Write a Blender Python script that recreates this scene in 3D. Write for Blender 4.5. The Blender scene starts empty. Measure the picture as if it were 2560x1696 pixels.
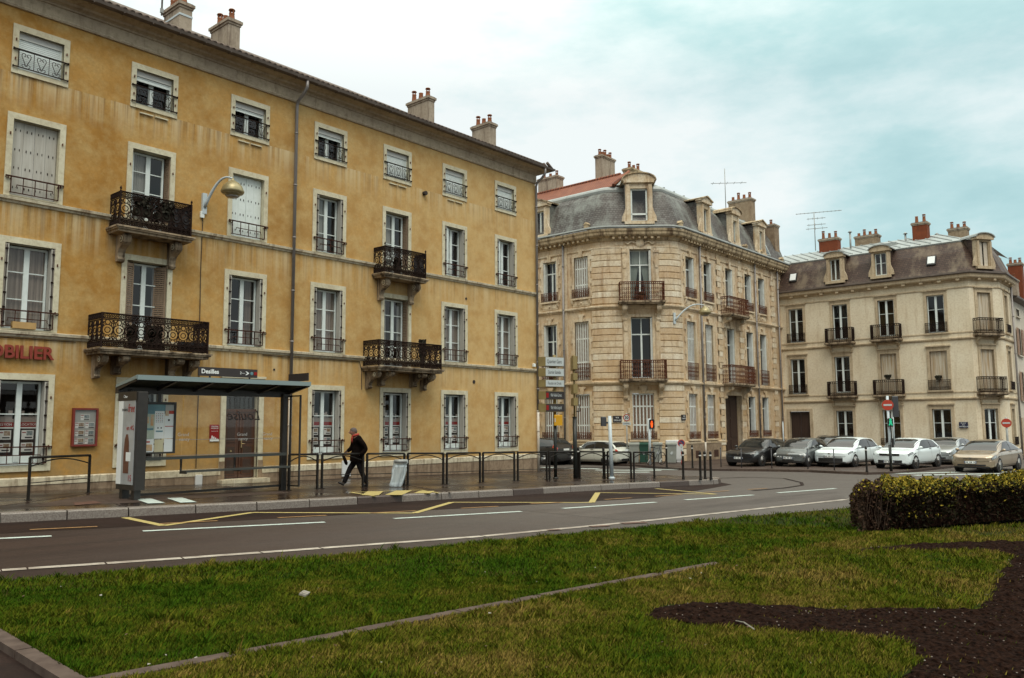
import bpy, math, random
import numpy as np
from mathutils import Vector, Matrix
PI = math.pi
rnd = random.Random(11)
SC = bpy.context.scene
COL = SC.collection

# ---------------------------------------------------------------- camera geometry (pixel of the 2560x1696 photograph -> place)
F, CX, CY = 2055.0, 1280.0, 848.0
PITCH, ROLL, CAMZ = math.atan(214 / F), -0.0055, 1.63
YAW = math.radians(40.99892)
def ray(x, y):
    dx, dy = (x - CX) / F, -(y - CY) / F
    c, s = math.cos(ROLL), math.sin(ROLL)
    dx, dy = c * dx - s * dy, s * dx + c * dy
    cp, sp = math.cos(PITCH), math.sin(PITCH)
    fw, up = cp - sp * dy, sp + cp * dy
    s, c = math.sin(YAW), math.cos(YAW)
    return Vector((dx * s + fw * c, -dx * c + fw * s, up))
EYE = Vector((0, 0, CAMZ))
def onY(x, y, Y):
    d = ray(x, y); return EYE + d * (Y / d.y)
def onX(x, y, X):
    d = ray(x, y); return EYE + d * (X / d.x)
def gz(X):
    a = 30 - 1.5 * math.log1p(math.exp(min(60, (30 - X) / 1.5)))
    return -0.02 * max(a, -40)
def onG(x, y, off=0.0):
    d = ray(x, y); lo, hi = .5, 600.
    for _ in range(60):
        m = (lo + hi) / 2
        if CAMZ + d.z * m - gz(d.x * m) - off > 0: lo = m
        else: hi = m
    return EYE + d * lo

# ---------------------------------------------------------------- mesh builder
MATS = {}
class MB:
    def __init__(s, m=None, T=None):
        s.v = []; s.f = []; s.fm = []; s.sm = []; s.m = m; s.T = T; s.smooth = False
    def V(s, p):
        p = Vector(p)
        if s.T is not None: p = s.T @ p
        s.v.append(p); return len(s.v) - 1
    def face(s, idx):
        s.f.append(tuple(idx)); s.fm.append(s.m); s.sm.append(s.smooth)
    def poly(s, pts): s.face([s.V(p) for p in pts])
    def box(s, x0, y0, z0, x1, y1, z1):
        if x0 > x1: x0, x1 = x1, x0
        if y0 > y1: y0, y1 = y1, y0
        if z0 > z1: z0, z1 = z1, z0
        i = [s.V(p) for p in ((x0,y0,z0),(x1,y0,z0),(x1,y1,z0),(x0,y1,z0),(x0,y0,z1),(x1,y0,z1),(x1,y1,z1),(x0,y1,z1))]
        for q in ((0,3,2,1),(4,5,6,7),(0,1,5,4),(1,2,6,5),(2,3,7,6),(3,0,4,7)): s.face([i[k] for k in q])
    def bevbox(s, x0, y0, z0, x1, y1, z1, b):
        # box with chamfered vertical and top edges
        P = [(x0+b,y0),(x1-b,y0),(x1,y0+b),(x1,y1-b),(x1-b,y1),(x0+b,y1),(x0,y1-b),(x0,y0+b)]
        cx, cy = (x0+x1)/2, (y0+y1)/2
        r0 = [s.V((x,y,z0)) for x,y in P]; r1 = [s.V((x,y,z1-b)) for x,y in P]
        r2 = [s.V((x-(b if x>cx else -b), y-(b if y>cy else -b), z1)) for x,y in P]
        n = len(P)
        for a, c in ((r0,r1),(r1,r2)):
            for k in range(n): s.face((a[k],a[(k+1)%n],c[(k+1)%n],c[k]))
        s.face(r2); s.face(r0[::-1])
    def prism(s, poly, ax, h0, h1):
        # poly in the plane normal to ax ('x','y','z'), extruded from h0 to h1
        def P(a, b, h): return {'x': (h,a,b), 'y': (a,h,b), 'z': (a,b,h)}[ax]
        A = [s.V(P(a,b,h0)) for a,b in poly]; B = [s.V(P(a,b,h1)) for a,b in poly]
        n = len(poly)
        for k in range(n): s.face((A[k],A[(k+1)%n],B[(k+1)%n],B[k]))
        s.face(A[::-1]); s.face(B)
    def cyl(s, p0, p1, r0, r1=None, n=8, caps=True):
        r1 = r0 if r1 is None else r1
        p0, p1 = Vector(p0), Vector(p1); d = (p1-p0).normalized()
        a = d.orthogonal().normalized(); b = d.cross(a)
        A = []; B = []
        for k in range(n):
            t = 2*PI*k/n; o = a*math.cos(t)+b*math.sin(t)
            A.append(s.V(p0+o*r0)); B.append(s.V(p1+o*r1))
        sm = s.smooth; s.smooth = n > 5
        for k in range(n): s.face((A[k],A[(k+1)%n],B[(k+1)%n],B[k]))
        s.smooth = sm
        if caps: s.face(A[::-1]); s.face(B)
    def tube(s, pts, r, n=4, closed=False):
        pts = [Vector(p) for p in pts]
        if closed: pts = pts + [pts[0]]
        rs = r if isinstance(r, (list, tuple)) else [r]*len(pts)
        prev = None; a = None
        sm = s.smooth; s.smooth = n > 5
        for k, p in enumerate(pts):
            if closed and k in (0, len(pts)-1): d = (pts[1]-pts[0]).normalized() + (pts[-1]-pts[-2]).normalized()
            else: d = pts[min(k+1,len(pts)-1)]-pts[max(k-1,0)]
            d.normalize()
            if a is None: a = d.orthogonal().normalized()
            else:
                a = a - d*a.dot(d)
                a = a.normalized() if a.length > 1e-6 else d.orthogonal().normalized()
            b = d.cross(a)
            ring = [s.V(p+(a*math.cos(2*PI*(j+.5)/n)+b*math.sin(2*PI*(j+.5)/n))*rs[k]) for j in range(n)]
            if prev:
                for j in range(n): s.face((prev[j],prev[(j+1)%n],ring[(j+1)%n],ring[j]))
            elif not closed: s.face(ring[::-1])
            prev = ring
        if not closed: s.face(prev)
        s.smooth = sm
    def lathe(s, prof, c=(0,0,0), n=16, T=None, smooth=True):
        # prof: (r, z) about the z axis through c; T an optional extra matrix
        c = Vector(c); rows = []
        sm = s.smooth; s.smooth = smooth
        for r, z in prof:
            row = []
            for k in range(n):
                p = Vector((r*math.cos(2*PI*k/n), r*math.sin(2*PI*k/n), z))
                if T is not None: p = T @ p
                row.append(s.V(c+p))
            rows.append(row)
        for a, b in zip(rows, rows[1:]):
            for k in range(n): s.face((a[k],a[(k+1)%n],b[(k+1)%n],b[k]))
        if prof[0][0] > 1e-4: s.face(rows[0][::-1])
        if prof[-1][0] > 1e-4: s.face(rows[-1])
        s.smooth = sm
    def grid(s, rows, close=False):
        I = [[s.V(p) for p in r] for r in rows]
        for a, b in zip(I, I[1:]):
            n = len(a)
            for k in range(n if close else n-1): s.face((a[k],a[(k+1)%n],b[(k+1)%n],b[k]))
    def sweep(s, prof, path, caps=True):
        # prof: (d, z) with d outward (to the right of the plan path), path: (x, y) points
        n = len(path); rings = []
        for k in range(n):
            p = Vector(path[k]).to_2d()
            ds = []
            if k > 0: ds.append((Vector(path[k])-Vector(path[k-1])).to_2d().normalized())
            if k < n-1: ds.append((Vector(path[k+1])-Vector(path[k])).to_2d().normalized())
            ns = [Vector((d.y,-d.x)) for d in ds]
            m = (ns[0]+ns[-1]).normalized(); m = m/max(.3, m.dot(ns[0]))
            rings.append([s.V((p.x+m.x*d, p.y+m.y*d, z)) for d, z in prof])
        for a, b in zip(rings, rings[1:]):
            for k in range(len(prof)-1): s.face((a[k],a[k+1],b[k+1],b[k]))
        if caps: s.face(rings[0][::-1]); s.face(rings[-1])
    def wall(s, L, z0, z1, holes, depth, reveal=None):
        # wall in local frame: u along x, outward -y, with rectangular openings (u0,u1,za,zb) and reveals
        us = sorted(set([0, L]+[h[0] for h in holes]+[h[1] for h in holes]))
        zs = sorted(set([z0, z1]+[h[2] for h in holes]+[h[3] for h in holes]))
        for a, b in zip(us, us[1:]):
            for c, d in zip(zs, zs[1:]):
                u, z = (a+b)/2, (c+d)/2
                if any(h[0] < u < h[1] and h[2] < z < h[3] for h in holes): continue
                s.poly(((a,0,c),(b,0,c),(b,0,d),(a,0,d)))
        m = s.m
        if reveal: s.m = reveal
        for a, b, c, d in holes:
            for P, Q in (((a,c),(a,d)),((a,d),(b,d)),((b,d),(b,c)),((b,c),(a,c))):
                s.poly(((P[0],0,P[1]),(Q[0],0,Q[1]),(Q[0],depth,Q[1]),(P[0],depth,P[1])))
        s.m = m
    def mesh(s, name, inv=None):
        me = bpy.data.meshes.new(name)
        V = [inv @ v for v in s.v] if inv is not None else s.v
        me.from_pydata([tuple(v) for v in V], [], s.f)
        used = []
        for m in s.fm:
            if m not in used: used.append(m)
        for m in used: me.materials.append(MATS[m])
        ix = {m: i for i, m in enumerate(used)}
        me.polygons.foreach_set('material_index', [ix[m] for m in s.fm])
        me.polygons.foreach_set('use_smooth', s.sm)
        me.update(); return me
    def build(s, name, parent=None, loc=None):
        """world-space builder: verts are world coordinates; the object sits at its parent's origin (or at loc)"""
        inv = None
        if parent is not None: inv = WM[parent.name].inverted()
        elif loc is not None: inv = Matrix.Translation(Vector(loc)).inverted()
        o = bpy.data.objects.new(name, s.mesh(name, inv)); COL.objects.link(o)
        if parent is not None:
            o.parent = parent; WM[o.name] = WM[parent.name].copy()
        else:
            if loc is not None: o.location = loc
            WM[o.name] = Matrix.Translation(Vector(loc)) if loc is not None else Matrix.Identity(4)
        return o
WM = {}          # world matrix of what has been placed
def put(name, me, M, parent=None):
    """an object with mesh me at world matrix M"""
    o = bpy.data.objects.new(name, me); COL.objects.link(o)
    if parent is not None:
        o.parent = parent; o.matrix_local = WM[parent.name].inverted() @ M
    else: o.matrix_local = M
    WM[o.name] = M.copy()
    return o
def kid(name, me, parent): return put(name, me, WM[parent.name], parent)
def tag(o, label, cat, group=None):
    o['label'] = label; o['category'] = cat
    if group: o['group'] = group
    return o
def thing(name, label, cat, loc=(0,0,0), rz=0.0, group=None):
    o = bpy.data.objects.new(name, None); COL.objects.link(o)
    o.empty_display_size = .3
    o.location = loc; o.rotation_euler = (0, 0, rz)
    WM[o.name] = Matrix.Translation(Vector(loc)) @ Matrix.Rotation(rz, 4, 'Z')
    return tag(o, label, cat, group)
def struct(name, o=None):
    o['kind'] = 'structure'; return o
def copy_thing(src, M, label, group=None):
    def rec(o, parent, Mw):
        c = o.copy(); COL.objects.link(c); c.parent = parent
        if parent is None: c.matrix_local = Mw; WM[c.name] = Mw.copy()
        else: c.matrix_local = o.matrix_local.copy(); WM[c.name] = Mw @ o.matrix_local
        for ch in KIDS.get(o.name, []): rec(bpy.data.objects[ch], c, WM[c.name])
        return c
    build_kids()
    c = rec(src, None, M); c['label'] = label
    if group: c['group'] = group
    return c
KIDS = {}
def build_kids():
    KIDS.clear()
    for o in COL.objects:
        if o.parent: KIDS.setdefault(o.parent.name, []).append(o.name)
CACHE = {}
def cached(key, fn):
    if key not in CACHE: CACHE[key] = fn()
    return CACHE[key]
def text(name, body, size, M, parent, mat, align='CENTER', ext=.002, squeeze=1.0, shear=0.0, bold=0.0):
    c = bpy.data.curves.new(name, 'FONT'); c.body = body; c.size = size; c.align_x = align; c.align_y = 'CENTER'
    c.extrude = ext; c.shear = shear; c.offset = bold; c.resolution_u = 3
    c.materials.append(MATS[mat])
    o = bpy.data.objects.new(name, c); COL.objects.link(o)
    Mw = M @ Matrix.Diagonal((squeeze, 1, 1, 1))
    if parent is not None:
        o.parent = parent; o.matrix_local = WM[parent.name].inverted() @ Mw
    else: o.matrix_local = Mw
    WM[o.name] = Mw
    return o
def Rz(a): return Matrix.Rotation(a, 4, 'Z')
def Rx(a): return Matrix.Rotation(a, 4, 'X')
def Ry(a): return Matrix.Rotation(a, 4, 'Y')
def Tr(*p): return Matrix.Translation(Vector(p if len(p) == 3 else p[0]))
UP = Rx(PI/2)      # lays text (xy) upright, reading from -y
class Facade:
    """plan line from p to q (outward to the right of p->q); M(u,z) is a local frame: x along, y into the wall, z up"""
    def __init__(s, p, q):
        s.p, s.q = Vector(p), Vector(q); d = s.q-s.p; s.L = d.length; s.a = math.atan2(d.y, d.x)
    def M(s, u, z, d=0.0):
        return Tr(s.p.x, s.p.y, 0) @ Rz(s.a) @ Tr(u, -d, z)
    def px(s, x, y, d=0.0):
        "pixel -> (u, z) on the facade plane moved out by d"
        n = Vector((math.sin(s.a), -math.cos(s.a))); P = s.p + n*d
        r = ray(x, y); t = (P.x*n.x+P.y*n.y)/(r.x*n.x+r.y*n.y)
        W = EYE + r*t
        return ((W.x-P.x)*math.cos(s.a)+(W.y-P.y)*math.sin(s.a), W.z)
# ---------------------------------------------------------------- materials
def _n(nt, t, **kw):
    n = nt.nodes.new(t)
    for k, v in kw.items(): setattr(n, k, v)
    return n
def new_mat(name):
    m = bpy.data.materials.new(name); m.use_nodes = True
    nt = m.node_tree; b = nt.nodes['Principled BSDF']
    MATS[name] = m; return m, nt, b
def rgba(c): return (c[0], c[1], c[2], 1)
def coords(nt, stretch=(1,1,1), world=True):
    if world: g = _n(nt, 'ShaderNodeNewGeometry').outputs['Position']
    else: g = _n(nt, 'ShaderNodeTexCoord').outputs['Object']
    mp = _n(nt, 'ShaderNodeMapping'); mp.inputs['Scale'].default_value = stretch
    nt.links.new(g, mp.inputs[0]); return mp.outputs[0]
def noise(nt, vec, scale, detail=5, rough=.6):
    n = _n(nt, 'ShaderNodeTexNoise'); n.inputs['Scale'].default_value = scale; n.inputs['Detail'].default_value = detail
    n.inputs['Roughness'].default_value = rough; nt.links.new(vec, n.inputs['Vector']); return n.outputs['Fac']
def ramp(nt, fac, stops):
    r = _n(nt, 'ShaderNodeValToRGB'); e = r.color_ramp.elements
    while len(e) < len(stops): e.new(.5)
    for i, (p, c) in enumerate(stops):
        e[i].position = p; e[i].color = rgba(c) if not isinstance(c, (int, float)) else (c, c, c, 1)
    nt.links.new(fac, r.inputs[0]); return r.outputs[0]
def mixc(nt, fac, a, b, mode='MIX'):
    m = _n(nt, 'ShaderNodeMix', data_type='RGBA', blend_type=mode)
    for sock, v in ((0, fac), (6, a), (7, b)):
        if hasattr(v, 'default_value') or hasattr(v, 'is_output'): nt.links.new(v, m.inputs[sock])
        elif sock == 0: m.inputs[0].default_value = v
        else: m.inputs[sock].default_value = rgba(v)
    return m.outputs[2]
def math_(nt, op, a, b=None):
    m = _n(nt, 'ShaderNodeMath', operation=op)
    for k, v in enumerate((a, b)):
        if v is None: continue
        if isinstance(v, (int, float)): m.inputs[k].default_value = v
        else: nt.links.new(v, m.inputs[k])
    return m.outputs[0]
def bump(nt, b, h, strength, dist=.01):
    n = _n(nt, 'ShaderNodeBump'); n.inputs['Strength'].default_value = strength; n.inputs['Distance'].default_value = dist
    nt.links.new(h, n.inputs['Height']); nt.links.new(n.outputs[0], b.inputs['Normal'])
def simple(name, c1, c2=None, scale=3., rough=.7, metal=0., bmp=0., stretch=(1,1,1), world=True, spec=.5, detail=5, lo=.35, hi=.65, coat=0., r2=None):
    m, nt, b = new_mat(name)
    b.inputs['Roughness'].default_value = rough; b.inputs['Metallic'].default_value = metal
    b.inputs['Specular IOR Level'].default_value = spec; b.inputs['Coat Weight'].default_value = coat
    if c2 is None: b.inputs['Base Color'].default_value = rgba(c1)
    if c2 is not None or bmp:
        f = noise(nt, coords(nt, stretch, world), scale, detail)
        if c2 is not None: nt.links.new(ramp(nt, f, ((lo, c1), (hi, c2))), b.inputs['Base Color'])
        if r2 is not None: nt.links.new(ramp(nt, f, ((lo, rough), (hi, r2))), b.inputs['Roughness'])
        if bmp: bump(nt, b, f, bmp)
    return m
# --- yellow stucco: broad mottling, pale weathered clouds, vertical run marks below the string courses
def stucco():
    m, nt, b = new_mat('ochre_stucco'); b.inputs['Roughness'].default_value = .9; b.inputs['Specular IOR Level'].default_value = .25
    p = coords(nt)
    big = noise(nt, p, .55, 6, .62); mid = noise(nt, p, 2.3, 5, .65); fine = noise(nt, p, 14, 4, .6)
    base = mixc(nt, ramp(nt, big, ((.36, 0.), (.64, 1.))), (.37, .182, .036), (.55, .315, .092))
    base = mixc(nt, ramp(nt, mid, ((.40, 0.), (.68, .75))), base, (.56, .395, .165))
    base = mixc(nt, ramp(nt, fine, ((.35, .35), (.7, 0.))), base, (.26, .14, .036))
    st = noise(nt, coords(nt, (5.5, 5.5, .16)), 1.0, 5, .62)
    sep = _n(nt, 'ShaderNodeSeparateXYZ'); nt.links.new(p, sep.inputs[0])
    def band(z0, z1):
        a = _n(nt, 'ShaderNodeMapRange'); a.inputs[1].default_value = z0; a.inputs[2].default_value = z1
        nt.links.new(sep.outputs[2], a.inputs[0])
        lt = math_(nt, 'LESS_THAN', sep.outputs[2], z1)
        return math_(nt, 'MULTIPLY', a.outputs[0], lt)
    w = math_(nt, 'ADD', math_(nt, 'ADD', band(2.9, 3.95), band(6.2, 7.45)), band(9.9, 10.85))
    k = math_(nt, 'MULTIPLY', w, ramp(nt, st, ((.42, 0.), (.62, .95))))
    base = mixc(nt, k, base, (.60, .49, .30))
    st2 = noise(nt, coords(nt, (8, 8, .22)), 1.3, 4, .6)
    k2 = math_(nt, 'MULTIPLY', w, ramp(nt, st2, ((.50, 0.), (.66, .6))))
    base = mixc(nt, k2, base, (.15, .08, .032))
    low = _n(nt, 'ShaderNodeMapRange'); low.inputs[1].default_value = 1.3; low.inputs[2].default_value = .2
    nt.links.new(sep.outputs[2], low.inputs[0])
    base = mixc(nt, math_(nt, 'MULTIPLY', low.outputs[0], ramp(nt, mid, ((.35, 0.), (.6, .8)))), base, (.24, .15, .06))
    vignette = _n(nt, 'ShaderNodeMapRange'); vignette.inputs[1].default_value = 9; vignette.inputs[2].default_value = 27; nt.links.new(sep.outputs[0], vignette.inputs[0])  # lens vignette put into the colour: stucco pales toward the right
    base = mixc(nt, math_(nt, 'MULTIPLY', vignette.outputs[0], ramp(nt, mid, ((.3, .35), (.7, .6)))), base, (.70, .51, .25))
    nt.links.new(base, b.inputs['Base Color']); bump(nt, b, fine, .25, .006)
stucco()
def stone(name, a, b_, dark, scale=1.2, streak=.6, cut=(.55, .72)):
    m, nt, b = new_mat(name); b.inputs['Roughness'].default_value = .88; b.inputs['Specular IOR Level'].default_value = .25
    p = coords(nt)
    n1 = noise(nt, p, scale, 6, .65); n2 = noise(nt, p, 9, 5, .6)
    c = mixc(nt, ramp(nt, n1, ((.35, 0.), (.65, 1.))), a, b_)
    st = noise(nt, coords(nt, (3.2, 3.2, .45)), 1.1, 6, .68)
    c = mixc(nt, ramp(nt, st, ((cut[0], 0.), (cut[1], streak))), c, dark)
    c = mixc(nt, ramp(nt, n2, ((.3, .35), (.55, 0.))), c, dark)
    nt.links.new(c, b.inputs['Base Color']); bump(nt, b, n2, .3, .008)
stone('pale_surround', (.58, .53, .38), (.68, .65, .49), (.30, .22, .12), 1.4, .5, (.58, .75))
stone('grey_cornice', (.44, .36, .265), (.55, .46, .33), (.15, .10, .06), .9, .55)
stone('string_stone', (.56, .49, .35), (.66, .61, .46), (.13, .07, .035), 1.6, .75, (.52, .68))
stone('balcony_stone', (.46, .37, .26), (.34, .26, .17), (.05, .032, .02), 1.3, .9, (.44, .62))
stone('plinth_stone', (.33, .25, .17), (.22, .155, .1), (.075, .045, .03), 1.5, .8, (.5, .7))
stone('chimney_render', (.44, .38, .30), (.34, .28, .21), (.14, .1, .075), 1.1, .8, (.5, .68))
stone('house_stone', (.72, .62, .46), (.58, .43, .265), (.30, .15, .065), .75, .72, (.50, .72))
stone('house_trim', (.76, .68, .53), (.60, .47, .30), (.22, .11, .045), 1.3, .75, (.50, .72))
stone('house_pale', (.78, .72, .58), (.68, .58, .42), (.32, .19, .09), 1.6, .6, (.5, .7))
stone('house_cornice', (.48, .37, .23), (.60, .49, .32), (.09, .055, .033), 1.5, .85, (.46, .64))
stone('cream_render', (.80, .725, .56), (.71, .61, .44), (.44, .31, .17), .5, .55, (.54, .76))
stone('cream_trim', (.50, .40, .27), (.58, .48, .33), (.20, .13, .075), 1.2, .65, (.52, .72))
stone('white_render', (.66, .62, .53), (.58, .53, .44), (.4, .32, .22), .6, .4, (.58, .8))
stone('rubble_stone', (.36, .28, .19), (.24, .175, .115), (.09, .06, .04), 3.0, .6)
stone('brick_red', (.22, .06, .025), (.17, .045, .02), (.09, .04, .025), 2.2, .6)
stone('zinc', (.38, .41, .40), (.30, .33, .32), (.17, .175, .165), .8, .5)
MATS['zinc'].node_tree.nodes['Principled BSDF'].inputs['Roughness'].default_value = .45
def lower_stain(name, z0, z1, c):
    m = MATS[name]; nt = m.node_tree; b = nt.nodes['Principled BSDF']; old = b.inputs['Base Color'].links[0].from_socket
    p = coords(nt); sep = _n(nt, 'ShaderNodeSeparateXYZ'); nt.links.new(p, sep.inputs[0])
    mr = _n(nt, 'ShaderNodeMapRange'); mr.inputs[1].default_value = z1; mr.inputs[2].default_value = z0; nt.links.new(sep.outputs[2], mr.inputs[0])
    k = math_(nt, 'MULTIPLY', mr.outputs[0], ramp(nt, noise(nt, p, .9, 5, .65), ((.34, .05), (.6, .62))))
    nt.links.new(mixc(nt, k, old, c, 'MIX'), b.inputs['Base Color'])
lower_stain('house_stone', 3.0, 10.5, (.50, .335, .165)); lower_stain('house_trim', 2.0, 9.0, (.56, .41, .235))
def slate(name, a, b_, moss, mort):
    m, nt, b = new_mat(name); b.inputs['Roughness'].default_value = .62
    p = coords(nt); sep = _n(nt, 'ShaderNodeSeparateXYZ'); nt.links.new(p, sep.inputs[0])
    u = math_(nt, 'SUBTRACT', sep.outputs[0], sep.outputs[1]); cmb = _n(nt, 'ShaderNodeCombineXYZ')
    nt.links.new(u, cmb.inputs[0]); nt.links.new(sep.outputs[2], cmb.inputs[1])
    br = _n(nt, 'ShaderNodeTexBrick'); nt.links.new(cmb.outputs[0], br.inputs['Vector'])
    br.inputs['Scale'].default_value = 1; br.inputs['Brick Width'].default_value = .24; br.inputs['Row Height'].default_value = .13
    br.inputs['Mortar Size'].default_value = .012; br.inputs['Color1'].default_value = rgba(a); br.inputs['Color2'].default_value = rgba(b_)
    br.inputs['Mortar'].default_value = rgba(mort); br.inputs['Bias'].default_value = -.1
    n1 = noise(nt, coords(nt, (1.2, 1.2, .5)), 1.0, 6, .65)
    c = mixc(nt, ramp(nt, n1, ((.48, 0.), (.66, .75))), br.outputs[0], moss)
    sp = noise(nt, p, 6.0, 3, .6)
    c = mixc(nt, ramp(nt, sp, ((.62, 0.), (.7, .5))), c, moss)
    nt.links.new(c, b.inputs['Base Color']); bump(nt, b, br.outputs['Fac'], -.6, .02)
slate('blue_slate', (.075, .064, .057), (.13, .125, .115), (.23, .25, .225), (.018, .010, .008))
slate('brown_slate', (.047, .022, .013), (.078, .041, .026), (.19, .145, .095), (.011, .005, .003))
def tiles():
    m, nt, b = new_mat('red_tile'); b.inputs['Roughness'].default_value = .8
    p = coords(nt); w = _n(nt, 'ShaderNodeTexWave', wave_type='BANDS', bands_direction='Y'); w.inputs['Scale'].default_value = 1.4
    w.inputs['Distortion'].default_value = .4; nt.links.new(p, w.inputs['Vector'])
    n = noise(nt, p, 2.5)
    c = mixc(nt, ramp(nt, n, ((.35, 0.), (.65, 1.))), (.27, .09, .04), (.19, .055, .026))
    c = mixc(nt, ramp(nt, w.outputs['Fac'], ((.1, .9), (.4, 0.))), c, (.09, .025, .014))
    nt.links.new(c, b.inputs['Base Color'])
tiles()
simple('dark_tile', (.075, .055, .045), (.15, .11, .085), 3, .85, bmp=.3)
simple('terracotta', (.32, .115, .045), (.22, .075, .03), 6, .8)
simple('gutter_zinc', (.10, .078, .062), (.15, .12, .10), 2, .55, metal=.3)
simple('pipe_zinc', (.20, .19, .185), (.28, .26, .25), 3, .5, metal=.3, stretch=(1,1,.3))
simple('pipe_white', (.62, .58, .50), (.5, .44, .36), 3, .6)
simple('white_paint', (.74, .81, .79), (.66, .73, .70), 5, .5)
simple('white_pvc', (.76, .83, .81), None, rough=.35)
simple('grey_shutter', (.50, .49, .44), (.40, .38, .33), 2.2, .65, stretch=(6, 6, .5))
simple('shutter_fold', (.27, .235, .195), (.20, .17, .14), 3, .7)
simple('dirty_shutter', (.58, .52, .41), (.40, .27, .14), 1.0, .75, stretch=(9, 9, .5), lo=.42, hi=.66)
simple('louvre_brown', (.30, .215, .145), (.23, .16, .105), 4, .75)
simple('louvre_white', (.74, .78, .75), (.64, .66, .62), 4, .55)
simple('louvre_gap', (.17, .105, .07), (.22, .14, .095), 4, .8)
simple('louvre_slat', (.30, .21, .155), (.36, .26, .19), 4, .8)
simple('louvre_tan', (.40, .27, .19), (.32, .2, .135), 4, .75)
simple('iron_black', (.012, .0055, .0035), (.022, .010, .006), 20, .75, spec=.2)
simple('iron_brown', (.060, .019, .010), (.04, .013, .008), 20, .8, spec=.2)
simple('iron_rust', (.15, .055, .028), (.08, .03, .017), 15, .8, spec=.2)
simple('room_dark', (.030, .022, .018), None, rough=.95)
simple('curtain', (.35, .31, .27), (.22, .19, .16), 1.0, .9, stretch=(14, 14, .2), lo=.4, hi=.6)
simple('curtain_green', (.42, .50, .46), (.30, .36, .33), 1.0, .9, stretch=(10, 10, .3))
simple('pink_cloth', (.50, .30, .27), None, rough=.9)
simple('door_brown', (.085, .033, .0145), (.06, .023, .011), 3, .45, stretch=(6, 6, .4))
simple('door_dark', (.035, .018, .012), (.05, .027, .018), 3, .6, stretch=(6,6,.4))
simple('brass', (.5, .38, .2), None, rough=.35, metal=.9)
simple('red_letter', (.27, .034, .016), (.21, .028, .014), 6, .6)
simple('red_frame', (.20, .026, .016), (.16, .02, .014), 8, .5)
simple('sticker_red', (.27, .014, .013), None, rough=.6, spec=.2)
simple('paper_white', (.80, .84, .83), None, rough=.6)
simple('paper_grey', (.42, .44, .42), None, rough=.6)
simple('photo_blue', (.10, .16, .20), (.32, .38, .38), 14, .5, lo=.4, hi=.6)
simple('photo_brown', (.24, .15, .08), (.48, .42, .34), 14, .5, lo=.4, hi=.6)
simple('ink', (.03, .028, .03), None, rough=.6)
simple('board_dark', (.022, .015, .014), None, rough=.5)
simple('frost_grey', (.30, .27, .25), None, rough=.7)
simple('planter_yellow', (.50, .32, .12), (.44, .27, .1), 5, .6)
simple('plant_dark', (.016, .016, .008), (.028, .022, .012), 12, .9)
simple('cable_black', (.02, .015, .012), None, rough=.6)
simple('vent_dark', (.035, .024, .018), None, rough=.8)
simple('shelter_dark', (.022, .020, .018), (.03, .027, .024), 8, .42)
simple('shelter_bench', (.045, .05, .046), None, rough=.4)
simple('shelter_edge', (.24, .31, .31), None, rough=.35, metal=.2)
simple('shelter_slat', (.06, .075, .05), (.035, .045, .03), 5, .35)
simple('sign_black', (.030, .024, .023), None, rough=.5)
simple('post_green', (.010, .014, .012), (.016, .018, .015), 8, .4)
simple('barrier_green', (.010, .0085, .007), (.017, .014, .011), 12, .5, spec=.25)
simple('galv_white', (.56, .64, .67), (.48, .55, .58), 4, .4)
simple('galv_grey', (.38, .40, .38), (.3, .31, .3), 5, .5, metal=.3)
simple('light_grey_metal', (.60, .60, .57), None, rough=.45)
simple('gold_paint', (.30, .235, .095), (.24, .18, .07), 3, .5, metal=.1)
simple('sign_white', (.50, .55, .55), None, rough=.5)
simple('sign_yellow', (.68, .36, .01), (.62, .32, .01), 4, .45)
simple('sign_red', (.45, .045, .02), None, rough=.45)
simple('sign_red_deep', (.34, .02, .016), None, rough=.45)
simple('sign_blue', (.03, .045, .12), None, rough=.45)
simple('plate_blue', (.018, .022, .06), None, rough=.45)
simple('plate_dark', (.022, .018, .022), None, rough=.45)
simple('housing_black', (.014, .013, .013), None, rough=.5)
simple('housing_grey', (.05, .052, .058), None, rough=.55)
simple('lamp_gold', (.36, .31, .17), (.30, .25, .13), 3, .35, metal=.35)
simple('lamp_lens', (.30, .27, .24), None, rough=.2)
simple('plastic_film', (.60, .68, .70), (.50, .56, .58), 5, .35)
simple('bin_grey', (.30, .32, .29), (.25, .27, .24), 3, .5)
simple('bin_green', (.012, .06, .038), (.016, .07, .045), 3, .5)
simple('cabinet_white', (.66, .69, .70), (.6, .61, .6), 3, .5)
simple('granite', (.22, .195, .17), (.125, .10, .083), 40, .38, bmp=.2, lo=.4, hi=.62)
simple('granite_wet', (.045, .028, .021), (.075, .052, .042), 30, .4)
simple('concrete_edge', (.10, .073, .059), (.066, .046, .037), 6, .85, bmp=.4, spec=.15)
simple('paint_yellow', (.43, .35, .125), (.33, .26, .09), 9, .7)
simple('paint_orange', (.36, .20, .07), (.25, .14, .055), 9, .6)
simple('paint_white', (.52, .62, .58), (.38, .42, .38), 7, .6)
simple('paint_worn', (.44, .40, .34), (.24, .2, .165), 3, .6, lo=.36, hi=.62)
simple('rust_cover', (.12, .055, .035), (.08, .04, .027), 20, .7, bmp=.3)
simple('skin', (.40, .21, .15), (.36, .18, .125), 12, .55, world=False)
simple('hair_grey', (.115, .088, .076), (.06, .046, .04), 30, .8, world=False)
simple('coat_black', (.005, .0035, .003), (.010, .007, .006), 20, 1.0, world=False, spec=.03)
simple('jeans', (.011, .010, .011), (.020, .018, .020), 14, 1.0, world=False, spec=.05)
simple('shoe', (.012, .009, .008), None, rough=.45)
simple('scarf', (.34, .04, .025), None, rough=.9)
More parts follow.
